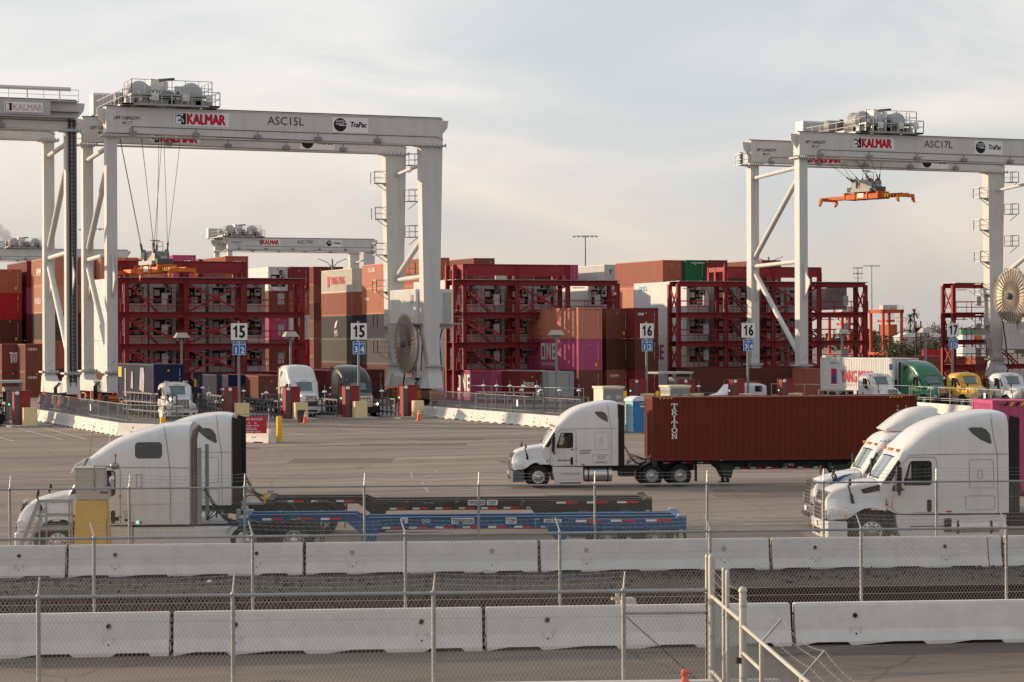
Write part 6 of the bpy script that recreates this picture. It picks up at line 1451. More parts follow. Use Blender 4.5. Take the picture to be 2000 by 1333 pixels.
# -- trucks waiting in the lanes, noses towards the camera
def lane_truck(px, y, label, paint, style, scl=1.0, **k):
    p = onG(px, y); t, W_, _ = semi(label, p, pi/2, paint, style, scl, group='trucks waiting in the lanes', detail=False, **k); return t, p
t1, p1 = lane_truck(358, 821, 'white day cab truck in front of a navy container', cab_w, 'yard', .95, tractor='short', bumper=cab_w)
g = MB(); 
for x, y in ((2.1, -.75), (2.1, .75)): g.box(x, x+.2, y-.16, y+.16, 2.9, 3.0, lgrey)
g.build('roof_vent', t1)
chassis('chassis under the navy container behind a white day cab', (p1.x, p1.y+3.7, 0), pi/2, blk_c, 1.0, group='container chassis')
t = container('navy blue container with pale patches in the lane, behind a white day cab', (p1.x-1.22, p1.y+4.2, 1.18), 'navy', rz=0, L_=12.19, group='containers in the truck lanes')
letter(t, lambda g: (g.quad((-.018, 9.6, .1), UY, UZ, -.0, 0.5, .2, 2.4, mat('pale_grey_patch', (.36, .35, .38), .7, var=.3), .004), g.poly((-.018, 4.6, .0), UY, UZ, [(0, .9), (1.6, .7), (1.7, 2.1), (1.5, 2.6), (.4, 2.6), (.3, 2.2)], MATS['pale_grey_patch'], .004), g.poly((-.018, 7.5, 0), UY, UZ, [(0, 1), (.8, .9), (.8, 2.2), (.3, 2.3)], MATS['pale_grey_patch'], .004), g.quad((-.018, 11.8, 1.8), UY, UZ, 0, 1.1, 0, .8, yellow, .004)), 'pale_patch')  # irregular pale grey shapes laid on the navy side wall
t2, p2 = lane_truck(608, 815, 'white high-roof sleeper truck waiting beside the black one', cab_w, 'intl', bumper=cab_w, grille='vert')
chassis('empty chassis behind the white high-roof sleeper truck', (p2.x, p2.y+5.9, 0), pi/2, blk_c, 1.0, group='container chassis')
t3, p3 = lane_truck(714, 815, 'black sleeper truck with a lit headlamp waiting beside the white one', cab_k, 'cas', bumper=black)
g = MB(); g.ball((-.05, -.95, .98), .07, lampon, 8); g.build('lit_headlight', t3)
chassis('empty chassis behind the black sleeper truck', (p3.x, p3.y+5.9, 0), pi/2, blk_c, 1.0, group='container chassis')
t4, p4 = lane_truck(-24, 833, 'dark truck mostly outside the photo beside a red kiosk', cab_k, 'cas', bumper=black)
t5, p5 = lane_truck(1843, 797, 'green sleeper truck pulling the white lettered container', cab_g, 'cas', bumper=black)
chassis('chassis under the white lettered container behind the green truck', (p5.x, p5.y+5.0, 0), pi/2, blk_c, 1.0, group='container chassis')
t = container('white container with large red letters behind the green truck', (p5.x-1.22, p5.y+5.6, 1.18), 'pale', rz=0, group='containers in the truck lanes')
letter(t, lambda g: (g.text('YANG MING', (-.018, 8.6, .75), UY, UZ, 1.05, letr, xs=.62, off=.004, bold=.03), g.quad((-.018, 10.3, .55), UY, UZ, 0, .9, 0, 1.35, letr, .004), g.poly((-.018, 10.3, .55), UY, UZ, [(.1, .1), (.8, .1), (.7, 1.2), (.45, .6), (.2, 1.2)], letlb, .006), g.quad((-.018, .75, 1.9), UY, UZ, 0, .45, 0, .5, letlb, .004), g.text('TRHU 4031226', (-.018, 10.5, 2.35), UY, UZ, .16, ink, off=.004)))
t6, p6 = lane_truck(1919, 798, 'yellow conventional truck waiting near the lane 17 sign', cab_y, 'yard', tractor='short', bumper=chrome)
t7, p7 = lane_truck(2004, 799, 'white conventional truck waiting beyond the yellow one', cab_w, 'yard', tractor='short', bumper=chrome)
t8, p8 = lane_truck(1744, 799, 'white day cab truck in front of the red-lettered container', cab_w, 'yard', tractor='short', bumper=cab_w)
# -- small white service van with an orange beacon
p = onG(1390, 798); t = thing('service_van', 'small white service van with a ladder and orange beacon behind the brown container', 'van', p, 0)
g = MB(); loft(g, [0, .05, .3, .9, 1.4, 1.5, 2.5, 4.2, 4.6, 4.7], [(0, 1.0), (.3, 1.15), (1.0, 1.3), (1.5, 1.95), (1.8, 2.05), (4.2, 2.05), (4.7, 1.9)], [(0, .4), (4.7, .4)], lambda x, z: .95-.10*max(0, z-1.2), .2, cab_w, lv=(1.2, 1.6)); o = g.build('body', t)
g = MB(); sidepoly(g, [(1.55, 1.35), (2.5, 1.35), (2.5, 1.85), (1.75, 1.85)], lambda x, z: .95-.10*max(0, z-1.2), glass, .01); sidepoly(g, rrect(3.6, 4.3, 1.35, 1.85, .05), lambda x, z: .95-.10*max(0, z-1.2), glass, .01); g.build('side_window', t)
g = MB(); g.beam((1.6, -.5, 2.2), (4.4, -.5, 2.2), .05, .08, redst); g.beam((1.6, .2, 2.2), (4.4, .2, 2.2), .05, .08, redst)
for i in range(9): g.beam((1.7+.3*i, -.5, 2.2), (1.7+.3*i, .2, 2.2), .03, .03, redst)
g.build('ladder', t)
g = MB(); g.lathe([(0, 0), (.09, 0), (.08, .14), (0, .17)], (2.2, -.1, 2.24), (0, 0, 1), orcone, 10); g.build('beacon', t)
for x in (.9, 3.8):
    for s in (-1, 1): wheel(t, x, s*.85, s, R=.34, w_=.2)
# ------------------------------------------------------------------ gate and side fence at the lower right
GA = gN2(1386); GB = ds(1652, F/183); gd = (GB-GA).normalized(); gn = Vector((-gd.y, gd.x, 0))
if gn.dot(Vector((_cy, -_sy, 0))) < 0: gn = -gn      # gn points right, away from the yard side
def gpt(px):       # point on the side fence line at a pixel column
    r = ray(px, 1200); nr = Vector((r.y, -r.x)); t_ = -(GA.x*nr.x+GA.y*nr.y)/(gd.x*nr.x+gd.y*nr.y); return GA+gd*t_
post_m = mat('weathered_post', (.50, .485, .44), .5, .25, var=.12)
O = GA.copy(); t = thing('swing_gate', 'pale steel swing gate of tall round posts between two fences', 'gate', O, 0)
L0 = lambda px: gpt(px)-O
for px_, r_, h_ in ((1382, .036, 2.62), (1390, .05, 2.66), (1414, .030, 2.60), (1421, .030, 2.60)):
    g = MB(); p = L0(px_); g.tube(p, p+Vector((0, 0, h_)), r_, post_m, 12); g.lathe([(r_, 0), (r_*1.05, .02), (r_*.8, .05), (0, .07)], p+Vector((0, 0, h_)), (0, 0, 1), post_m, 12)
    for z in (.45, .95, 1.45, 1.95): g.tube(p+Vector((0, 0, z)), p+Vector((0, 0, z+.03)), r_*1.12, galv, 10); g.ball(p+Vector((0, 0, z))-gn*.02+Vector((r_, 0, 0)), .018, galv, 6)
    g.build('gate_post', t)
for z0, z1 in ((2.08, 2.08), (.93, .93)):
    g = MB(); g.tube(L0(1390)+Vector((0, 0, z0)), L0(1446)+Vector((0, 0, z1)), .030, post_m, 10); g.build('gate_rail', t)
g = MB(); chainlink(g, L0(1390), L0(1446), .06, 2.06, .055, .0022, wirem); g.build('chain_link_mesh', t)
g = MB()
for q in (2.22, 2.36, 2.5):
    last = L0(1390)+Vector((0, 0, q))
    for i in range(1, 9): c = L0(1390).lerp(L0(1446), i/8)+Vector((0, 0, q-.05*sin(pi*i/8))); g.tube(last, c, .003, galv, 4); last = c
g.build('barbed_wire', t)
SF = gpt(1451); t = thing('chain_link_fence', 'chain-link fence running towards the viewer from the swing gate', 'fence', SF)
L1 = lambda px: gpt(px)-SF
g = MB(); g.tube((0, 0, 0), (0, 0, 2.52), .052, post_m, 14); g.lathe([(.055, 0), (.066, .02), (.05, .07), (0, .09)], (0, 0, 2.50), (0, 0, 1), post_m, 14)
for z in (.3, .8, 1.3, 1.62, 2.0, 2.3): g.tube((0, 0, z), (0, 0, z+.03), .056, galv, 12)
g.box(-.12, -.04, -.03, .03, 1.52, 1.60, dark); g.build('fence_post', t)
sp = [1487, 1566, 1664, 1800, 2010]
for px_ in sp:
    g = MB(); p = L1(px_); g.tube(p, p+Vector((0, 0, 2.03)), .032, post_m, 10); top = p+Vector((0, 0, 2.03)); g.tube(top, top+gn*.27+Vector((0, 0, .31)), .016, galv, 8)
    for z in (.4, .9, 1.4, 1.85): g.tube(p+Vector((0, 0, z)), p+Vector((0, 0, z+.012)), .035, galv, 10)
    g.build('fence_post', t)
for z in (2.03, ): g = MB(); g.tube((0, 0, z), L1(2010)+Vector((0, 0, z)), .028, post_m, 10); g.build('top_rail', t)
g = MB(); g.tube((0, 0, 1.66), L1(1487)+Vector((0, 0, 1.66)), .028, post_m, 10); g.build('mid_rail', t)
g = MB(); chainlink(g, Vector((0, 0, 0)), L1(2010), .05, 2.02, .055, .0022, wirem); g.build('chain_link_mesh', t)
g = MB()
for q in (.35, .68, 1.0):
    P_ = [Vector((0, 0, 2.0+.45*q))]+[L1(p_)+Vector((0, 0, 2.03))+(gn*.27+Vector((0, 0, .31)))*q for p_ in sp]
    for a, b in zip(P_, P_[1:]):
        last = a; n_ = 14
        for i in range(1, n_+1):
            c = a.lerp(b, i/n_)-Vector((0, 0, .10*4*(i/n_)*(1-i/n_)*(.4 if q < 1 else 1)-.004*(i % 2))); g.tube(last, c, .0032, galv, 4)
            g.tube(c-Vector((.022, 0, .022)), c+Vector((.022, 0, .022)), .002, galv, 3); g.tube(c-Vector((.022, 0, -.022)), c+Vector((.022, 0, -.022)), .002, galv, 3); last = c
g.build('barbed_wire', t)
# the bay of the near fence between its last post and the gate
e1 = gN2(1218)-fN.location; e2 = GA-fN.location
g = MB(); g.tube(e1+Vector((0, 0, 1.80)), e2+Vector((0, 0, 1.80)), .024, galv, 10); g.build('brace_rail', fN)
g = MB(); g.tube(e1+Vector((.05, 0, 1.74)), e2+Vector((-.05, 0, .62)), .008, dark, 5); g.build('brace_wire', fN)
g = MB(); g.tube(e2+Vector((-.06, 0, 0)), e2+Vector((-.06, 0, 2.1)), .012, dark, 6); g.build('tension_bar', fN)
# grey valve box on the far side of the front barrier
p = gF(1234)+nF*.5; t = thing('rail_signal_box', 'small pale box and valve above the front barriers', 'equipment box', p, 0)
g = MB(); g.box(-.02, .22, -.15, .15, .0, .84, lgrey); g.tube((-.12, 0, 0), (-.12, 0, .93), .05, kioskg, 10); g.ball((-.12, 0, .95), .06, kioskg, 10); g.tube((-.25, 0, .84), (.0, 0, .84), .035, kioskg, 8); g.build('housing', t, bevel=.01)
p = ds(1338, F/131.5); t = thing('traffic_cone', 'faded orange and white delineator cone cut by the bottom edge beside the gate', 'cone', p, 0, 'traffic cones')
g = MB(); pk = mat('faded_cone_orange', (.72, .17, .12), .6, var=.15); g.lathe([(.20, 0), (.20, .05), (.10, .06), (.085, .7), (.08, .93)], (0, 0, 0), (0, 0, 1), pk, 16); g.lathe([(.08, .93), (.045, 1.0), (.04, 1.04), (.055, 1.06), (.06, 1.09), (.04, 1.12), (0, 1.13)], (0, 0, 0), (0, 0, 1), pk, 16); g.tube((-.05, 0, 1.06), (.075, 0, 1.08), .03, pk, 8); g.build('body', t)
g = MB(); g.lathe([(.088, .74), (.084, .91)], (0, 0, 0), (0, 0, 1), signw, 16); g.build('reflective_band', t)
# litter on the ballast
g = MB(); p = onG(403, 1150); g.add([p+Vector(v) for v in ((0, 0, .1), (.14, .05, .12), (.2, .2, .18), (.02, .2, .1), (.1, .12, .2))], [(0, 1, 4), (1, 2, 4), (2, 3, 4), (3, 0, 4)], signw); tag(g.build('paper_litter'), 'crumpled white litter lying on the gravel behind the front barriers', 'litter')
# ------------------------------------------------------------------ yellow pedestal kiosk, mirror and ladder stand in front of the left truck
p = ds(183, F/73.6); t = thing('inspection_kiosk', 'tapered yellow pedestal with a warm grey cabinet and dome mirror', 'kiosk', p, AN)
g = MB(); g.add([(-.52, -.38, 0), (.50, -.38, 0), (.50, .38, 0), (-.52, .38, 0), (-.42, -.33, 1.80), (.36, -.33, 1.80), (.36, .33, 1.80), (-.42, .33, 1.80)], [(0, 3, 2, 1), (4, 5, 6, 7), (0, 1, 5, 4), (1, 2, 6, 5), (2, 3, 7, 6), (3, 0, 4, 7)], ykiosk)
g.tube((.40, -.36, .5), (.37, -.35, 1.3), .015, dgrey, 5); g.build('pedestal', t, bevel=.02)
g = MB(); g.box(-.45, .32, -.36, .36, 2.12, 2.64, kioskg); g.box(-.42, .43, -.35, .35, 1.81, 2.12, kioskg); g.box(-.47, .34, -.38, .38, 2.64, 2.66, kioskg); g.box(.04, .09, -.39, -.36, 2.30, 2.52, galv); g.path([(.06, -.38, 2.3), (.09, -.38, 2.1), (.05, -.38, 2.02)], .008, black, 5); g.box(.20, .42, -.37, -.35, 1.98, 2.03, dgrey); g.build('cabinet', t, bevel=.012)
g = MB(); g.path([(.06, -.38, 2.5), (.06, -.38, 2.70), (.50, -.38, 2.70)], .018, galv, 6); g.build('mirror_arm', t)
g = MB(); g.ball((.60, -.40, 2.70), .125, mat('dome_mirror', (.30, .29, .27), .25, .6, var=.5, scale=14), 14, (1, .6, .8)); g.build('dome_mirror', t)
g = MB(); g.tube((.62, -.40, 2.78), (.62, -.40, 2.95), .014, dgrey, 6); g.tube((.62, -.40, 2.95), (.62, -.40, 3.02), .03, redl, 8); g.build('beacon', t)
p = ds(92, F/73.8); t = thing('ladder_stand', 'galvanised steel step stand with handrails beside the yellow pedestal', 'step stand', p, AN)
for y in (-.3, .3):
    g = MB()
    for x in (-.16 if y < 0 else -.05, .62): g.beam((x, y, 0), (x, y, 1.78), .045, .045, galv)
    for z in (1.76, 1.40, 1.08): g.beam((-.24, y, z), (.66, y, z), .045, .045, galv)
    g.beam((-.20, y, 1.76), (-.82, y, .25), .05, .05, galv); g.beam((-.05, y, 1.60), (-.62, y, .25), .04, .04, galv); g.build('side_frame', t)
for i in range(6): g = MB(); z = .3+.22*i; x = -.78+.09*i*1.2; g.box(x-.02, x+.22, -.3, .3, z, z+.03, galv); g.build('step', t)
g = MB(); g.box(-.2, .62, -.3, .3, 1.02, 1.06, galv); g.build('platform', t)
g = MB(); q = local(tV, 1.75, .3, 2.6)-tV.location
# ------------------------------------------------------------------ barriers, rails and lattice guard rails in the middle of the yard
def mid_row(pts, desc, group):
    d = (pts[1]-pts[0]); n_ = max(1, round(d.length/6.1)); dd = d.normalized()
    for i in range(n_):
        barrier(pts[0]+dd*(d.length*i/n_), atan2(dd.y, dd.x), f'{ORD[i]} white barrier {desc}', group, detail=True, n=d.length/n_/6.12)
mid_row((onG(71, 821), onG(236, 852)), 'in the run beside the ladder crane bogies', 'left run of white barriers')
mid_row((onG(236, 852), onG(533, 866)), 'in the run ending at the yellow bollard', 'left run of white barriers')
mid_row((onG(826, 814), onG(1000, 829)), 'in the run starting at the round-pillar kiosk', 'centre run of white barriers')
mid_row((onG(1000, 829), onG(1195, 846)), 'in the run passing behind the moving truck', 'centre run of white barriers')
mid_row((onG(1660, 795), onG(1925, 817)), 'in the run past the long brown container', 'right run of white barriers')
mid_row((onG(1925, 817), onG(2060, 826)), 'in the run ending near the magenta container', 'right run of white barriers')
def low_fence(label, a, b, H=1.75, rail=lgrey, mesh=True, step=3.0, off=.5, mid=False):
    d = (b-a).normalized(); n_ = Vector((-d.y, d.x, 0)); a = a+n_*off; b = b+n_*off; t = thing('panel_fence', label, 'fence', a, 0, 'low steel fences on the lane edges'); Lh = (b-a).length; k = max(1, round(Lh/step))
    for i in range(k+1): g = MB(); p = d*(Lh*i/k); g.tube(p, p+Vector((0, 0, H)), .03, rail, 6); g.build('fence_post', t)
    g = MB(); g.tube((0, 0, H), d*Lh+Vector((0, 0, H)), .03, rail, 6); g.tube((0, 0, .9), d*Lh+Vector((0, 0, .9)), .02, rail, 6)
    if mid: g.tube((0, 0, H*.55), d*Lh+Vector((0, 0, H*.55)), .025, rail, 6)
    g.build('rail', t)
    if mesh: g = MB(); chainlink(g, Vector((0, 0, 0)), d*Lh, .75, H, .11, .006, mgrey); g.build('wire_mesh', t)
    g = MB(); c = d*(Lh*.62); g.beam(c-n_*.04+Vector((0, 0, H*.62)), c-n_*.04+Vector((0, 0, H*.86)), .02, .28, signw, up=(d.x, d.y, 0)); g.build('small_sign', t)
    return t
low_fence('grey mesh fence beside the orange crane bogies', onG(66, 819), onG(236, 851), 1.9, rail=mgrey)
low_fence('grey mesh fence section ending over the white truck roof', onG(236, 851), onG(345, 856), 1.9, rail=mgrey)
low_fence('grey mesh fence behind the centre run of white barriers', onG(830, 812), onG(1120, 838), 1.9, rail=mgrey)
low_fence('pale pipe railing behind the long brown container', onG(1500, 797), onG(1770, 803), 2.0, mesh=False, mid=True)
low_fence('pale pipe railing in front of the yellow truck', onG(1770, 801), onG(2010, 816), 1.9, mesh=False, mid=True)
low_fence('pale pipe railing in front of the low pink container', onG(918, 797), onG(1140, 806), 1.9, mesh=False, mid=True, off=0)
def lattice(label, a, b, H=1.45, m=mat('guard_rail_grey', (.13, .14, .15), .55, .3, var=.1), domes=0):
    d = (b-a).normalized(); t = thing('guard_rail', label, 'guard rail', a, 0, 'dark lattice guard rails between lanes'); Lh = (b-a).length; k = max(1, round(Lh/.95))
    g = MB()
    for i in range(k+1): p = d*(Lh*i/k); g.beam(p, p+Vector((0, 0, H)), .10, .10, m)
    g.build('uprights', t)
    for z in (H-.05, H*.62, H*.28): g = MB(); g.beam((0, 0, z), d*Lh+Vector((0, 0, z)), .08, .12, m); g.build('rail', t)
    for i in range(domes):
        g = MB(); p = d*(Lh*(i+.5)/domes); g.tube(p+Vector((0, 0, H)), p+Vector((0, 0, H+.45)), .05, mgrey, 6); g.lathe([(.19, 0), (.16, .08), (.09, .13), (0, .15)], p+Vector((0, 0, H+.45)), (0, 0, 1), signw, 12); g.tube(p+Vector((0, 0, H+.6)), p+Vector((0, 0, H+1.0)), .02, mgrey, 5); g.build('sensor_dome', t)
    return t
# red kiosks with cream pillars (origin: foot of the pillar)
def kiosk(px, yg, label, pillar='box', full=True):
    p = onG(px, yg); t = thing('lane_kiosk', label, 'kiosk', p, 0, 'red kiosks at the lane ends')
    g = MB(); g.box(-.95, .15, .3, 1.15, .12, 2.42, redbox); g.box(-1.0, .2, .25, 1.2, 2.42, 2.47, redbox); c = g.build('cabinet', t, bevel=.015)
    g = MB(); g.box(-.90, -.62, .285, .30, .2, 2.3, dgrey); g.box(-.2, .1, .285, .3, 1.3, 1.9, redbox); g.build('door', c)
    g = MB(); g.bpath([(-1.35, .3, .12), (-1.35, .3, 2.45), (-.95, .3, 2.45)], .06, .06, redbox); g.build('door_frame', t)
    g = MB(); g.lathe([(0, 0), (.14, 0), (.12, .09), (0, .12)], (-.75, .25, 2.30), (0, -1, 0), signw, 12); g.build('lamp', t)
    g = MB(); g.box(-1.34, -1.28, .22, .3, 1.5, 1.6, greenl); g.build('signal_light', t)
    g = MB()
    if pillar == 'box': g.box(-.46, .46, -.62, .20, .12, 1.32, cream)
    else: g.lathe([(0, .1), (.46, .1), (.46, 1.28), (.42, 1.32), (0, 1.32)], (0, -.2, 0), (0, 0, 1), cream, 24)
    g.build('pillar', t, bevel=.02 if pillar == 'box' else 0)
    g = MB(); n_ = 12; g.prism([(-1.5, 6)]+[(-1.5+3.0*0, -.2)]+[(-1.5+.0+1.5-1.5*cos(pi*i/n_), -.3-1.1*sin(pi*i/n_)) for i in range(n_+1)]+[(1.5, 6)], 0, .13, conc2, 'z'); g.build('kerb_island', t)
    return t, p
KI = [(57, 834, 'red kiosk with a square cream pillar beside a dark truck'), (471, 823, 'red kiosk behind the lane 15 signpost marked 1 2'), (585, 822, 'red kiosk with a bin and cone at its foot'),
      (701, 819, 'red kiosk in front of the black sleeper truck'), (814, 817, 'red kiosk with a round cream pillar and traffic cone')]
KP = []
for i, (px_, y_, lb) in enumerate(KI):
    t, p = kiosk(px_, y_, lb, 'box' if i < 4 else 'round'); KP.append(p)
    lattice(f'dark lattice guard rail running back from the {["outermost", "15 signpost", "bin and cone", "black truck", "round pillar"][i]} kiosk', p+Vector((-1.2, 1.4, 0)), p+Vector((-1.2, 26 if i else 9, 0)), domes=4 if i else 0)
for px_, y_, lb in ((1262, 800, 'red kiosk under the 16 signpost marked 1 2'), (1358, 800, 'red kiosk just beside the white van'), (1455, 800, 'red kiosk behind the 16 signpost marked 3 4'), (1551, 799, 'red kiosk with a sunlit side under the ASC17L leg')):
    t, p = kiosk(px_, y_, lb, 'box'); KP.append(p)
for px_, y_, lb in ((1861, 791, 'red kiosk with a round cream pillar under the lane 17 sign'), (1949, 790, 'red kiosk with a round cream pillar between the yellow and white trucks')):
    t, p = kiosk(px_, y_, lb, 'round'); KP.append(p)
lattice('dark lattice guard rail beside the navy container truck', onG(242, 812), onG(345, 822), 1.9)
lattice('dark lattice guard rail in front of the grey container', onG(932, 800), onG(1062, 803), 1.5, domes=5)
lattice('dark lattice guard rail behind the moving white truck', onG(1000, 806), onG(1150, 808), 1.3, domes=4)
lattice('dark lattice guard rail beside the white van', onG(1290, 796), onG(1440, 797), 1.3, domes=3)
lattice('dark lattice guard rail under the red-lettered container', onG(1600, 790), onG(1690, 792), 1.3)
# lane signs
def lane_sign(px, s, num, lanes, label):
    p = ds(px, F/s); t = thing('lane_sign', label, 'sign', p, 0, 'numbered lane signposts')
    g = MB(); g.tube((0, .08, 0), (0, .08, 7.25), .10, mgrey, 12); g.build('pole', t)
    g = MB(); g.box(-.61, .61, -.06, -.02, 5.88, 7.10, signw); b = g.build('number_board', t)
    
    for i, ch in enumerate(num):
        g = MB(); x0 = -.50+.52*i
        if ch == '1': g.box(x0+.20, x0+.35, -.068, -.062, 6.07, 6.93, ink); g.poly((x0, -.064, 6.07), UX, UZ, [(.05, .58), (.21, .58), (.21, .86), (.17, .74), (.05, .70)], ink, .004)
        else: g.text(ch, (x0+.02, -.064, 6.07), UX, UZ, .86, ink, off=.004, bold=.05, fit=.46)
        g.build('digit', b)
    for i, n_ in enumerate(lanes):
        x0 = -.49+.49*i; g = MB(); g.box(x0+.005, x0+.485, -.06, -.03, 4.80, 5.76, signb)
        for a in ((x0+.005, x0+.485, 4.80, 4.83), (x0+.005, x0+.485, 5.73, 5.76), (x0+.005, x0+.03, 4.83, 5.73), (x0+.46, x0+.485, 4.83, 5.73)): g.box(a[0], a[1], -.064, -.058, a[2], a[3], signw)
        q = g.build('lane_board', t); g = MB(); g.text('LANE', (x0+.245, -.062, 5.50), UX, UZ, .13, signw, xs=.9, align='c', off=.006, bold=.02); g.text(n_, (x0+.245, -.062, 4.93), UX, UZ, .45, signw, xs=.95, align='c', off=.006, bold=.04); g.build('number', q)
lane_sign(467.5, 26.9, '15', '12', 'signpost numbered 15 with blue lane 1 and 2 boards')
lane_sign(701.5, 26.3, '15', '34', 'signpost numbered 15 with blue lane 3 and 4 boards')
lane_sign(1264, 23.5, '16', '12', 'signpost numbered 16 with blue lane 1 and 2 boards')
lane_sign(1462, 23.5, '16', '34', 'signpost numbered 16 with blue lane 3 and 4 boards')
lane_sign(1862, 21.4, '17', '12', 'signpost numbered 17 with blue lane 1 and 2 boards')
def hood_lamp(px, s, y, label, w_=.62):
    p = ds(px, F/s); H = CH-(y-(657+.0039*(1000-px)))/s
    t = thing('area_lamp', label, 'lamp post', p, 0, 'lamp posts with sloped hoods')
    g = MB(); g.tube((0, 0, 0), (0, 0, H-.3), .11, mgrey, 12); g.build('pole', t)
    g = MB(); hs = lgrey; g.add([(-w_, -.5, H-.42), (w_, -.5, H-.42), (w_, .5, H-.42), (-w_, .5, H-.42), (-w_*.62, -.22, H), (w_*.62, -.22, H), (w_*.62, .22, H), (-w_*.62, .22, H)], [(0, 3, 2, 1), (4, 5, 6, 7), (0, 1, 5, 4), (1, 2, 6, 5), (2, 3, 7, 6), (3, 0, 4, 7)], kioskg); g.build('lamp_shade', t)
    g = MB()
    for s_ in (-1, 1): g.tube((s_*.3, 0, H-.42), (s_*.3, 0, H-.62), .09, mgrey, 10); g.beam((s_*.3, 0, H-.7), (0, 0, H-.95), .04, .04, mgrey)
    g.build('bulb_holder', t)
hood_lamp(355, 23.5, 650, 'hooded lamp post behind the navy container'); hood_lamp(568, 23.5, 648, 'hooded lamp post above the white high-roof truck')
hood_lamp(1087, 22.5, 645, 'hooded lamp post in front of the pink lettered container'); hood_lamp(1280, 20.5, 645, 'hooded lamp post close behind a 16 lane sign'); hood_lamp(1645, 21.5, 643, 'hooded lamp post in front of the red-lettered container'); hood_lamp(1808, 21.0, 641, 'hooded lamp post behind the green truck')
# cones, bin, bollards
CONE = None
def cone(px, y, label):
    global CONE
    p = onG(px, y); t = thing('traffic_cone', label, 'cone', p, 0, 'traffic cones')
    g = MB(); g.box(-.2, .2, -.2, .2, 0, .04, orcone); g.lathe([(.15, .04), (.035, .86), (.0, .88)], (0, 0, 0), (0, 0, 1), orcone, 16); g.build('body', t)
    for z0, z1 in ((.48, .60), (.68, .76)): g = MB(); f = lambda z: .152-.14*(z-.04); g.lathe([(f(z0), z0), (f(z1), z1)], (0, 0, 0), (0, 0, 1), signw, 16); g.build('reflective_band', t)
cone(596, 827, 'orange traffic cone beside the dark bin and red kiosk'); cone(818, 822, 'orange traffic cone in front of the round cream pillar')
p = onG(588, 826); t = thing('waste_bin', 'dark plastic waste bin between a cream pillar and traffic cone', 'bin', p); g = MB(); g.lathe([(.24, 0), (.30, .85), (.33, .86), (.33, .90), (.0, .92)], (0, 0, 0), (0, 0, 1), dgrey, 18); g.build('body', t); g = MB(); g.tube((-.2, -.3, .75), (.2, -.3, .75), .02, black, 6); g.build('handle', t)
def bollard(px, y, h_, r_, label):
    p = onG(px, y); t = thing('bollard', label, 'bollard', p, 0, 'yellow steel bollards'); g = MB(); g.lathe([(r_, 0), (r_, h_-.1), (r_*.8, h_-.03), (0, h_)], (0, 0, 0), (0, 0, 1), yellow, 18); g.build('post', t); g = MB(); g.lathe([(r_*2, 0), (r_*2, .04), (r_, .05)], (0, 0, 0), (0, 0, 1), conc2, 16); g.build('footing', t)
bollard(545.5, 864, 1.52, .16, 'tall yellow bollard standing alone beside the red notice board'); bollard(318, 858, 1.35, .16, 'yellow bollard peeping over a white truck roof'); bollard(1221, 812, 1.9, .14, 'yellow bollard above the blue portable toilet'); bollard(1284, 813, 1.9, .14, 'yellow bollard a step away from the electrical cabinet'); bollard(1303, 812, 1.9, .14, 'yellow bollard touching the second electrical cabinet')
# red information board on a frame
p0 = onG(452, 868); p1 = onG(521, 868); d = (p1-p0).normalized(); t = thing('notice_board', 'red notice board with white lettering in front of barriers', 'sign', p0, atan2(d.y, d.x))
Wb = (p1-p0).length; g = MB(); g.box(0, Wb, -.03, 0, .62, 1.58, signr); b = g.build('board', t)
g = MB(); 
for z, h_, s_ in ((1.36, .13, 'DC SERVES BLOCKS'), (1.16, .11, '14     15     16'), (1.02, .08, 'LANES   LANES   LANES'), (.92, .07, '3,4     1,2,3,4     1,2'), (.80, .09, 'DRY STANDPIPE'), (.67, .085, 'SYSTEM PRESSURE 150 PSI')): g.text(s_, (Wb*.5, -.032, z), UX, UZ, h_, signw, xs=min(1, (Wb-.1)/(len(s_)*h_*.95)), align='c', off=.004, bold=.02)
g.build('lettering', b)
for x in (0.05, Wb+.12): g = MB(); g.tube((x, .06, 0), (x, .06, 1.75), .035, galv, 8); g.build('post', t)
g = MB(); g.tube((0, .06, 1.7), (Wb+.12, .06, 1.7), .025, galv, 8); g.build('rail', t)
# electrical cabinets
def ecab(px, s, w_, label, h_=2.45):
    p = ds(px, F/s); t = thing('electrical_cabinet', label, 'cabinet', p, 0, 'cream electrical cabinets'); g = MB(); g.box(0, w_, .0, 1.6, 0, h_-.15, cream if False else mat('pale_cream', (.72, .67, .55), .6)); g.box(-.08, w_+.08, -.08, 1.68, h_-.15, h_, MATS['pale_cream']); g.build('body', t)
    for i in range(2): g = MB(); a = w_*i/2; g.box(a+.03, a+w_/2-.02, -.04, 0, .1, h_-.22, mgrey); g.box(a+.2, a+w_/2-.2, -.05, -.04, h_-.9, h_-.65, lgrey); g.build('door', t)
ecab(1178, 27.2, 1.62, 'cream electrical cabinet with grey doors above a truck roof'); ecab(1309, 26.6, 1.62, 'cream electrical cabinet with grey doors above the brown container', 2.42)
p = onG(1209, 846); t = thing('fire_pump_cabinet', 'narrow white cabinet with a red band between truck and portable toilet', 'cabinet', p); g = MB(); g.box(-.3, .3, 0, .5, 0, 1.9, white); g.build('body', t); g = MB(); g.box(-.305, .305, -.01, .5, .95, 1.7, signr); g.build('red_band', t)
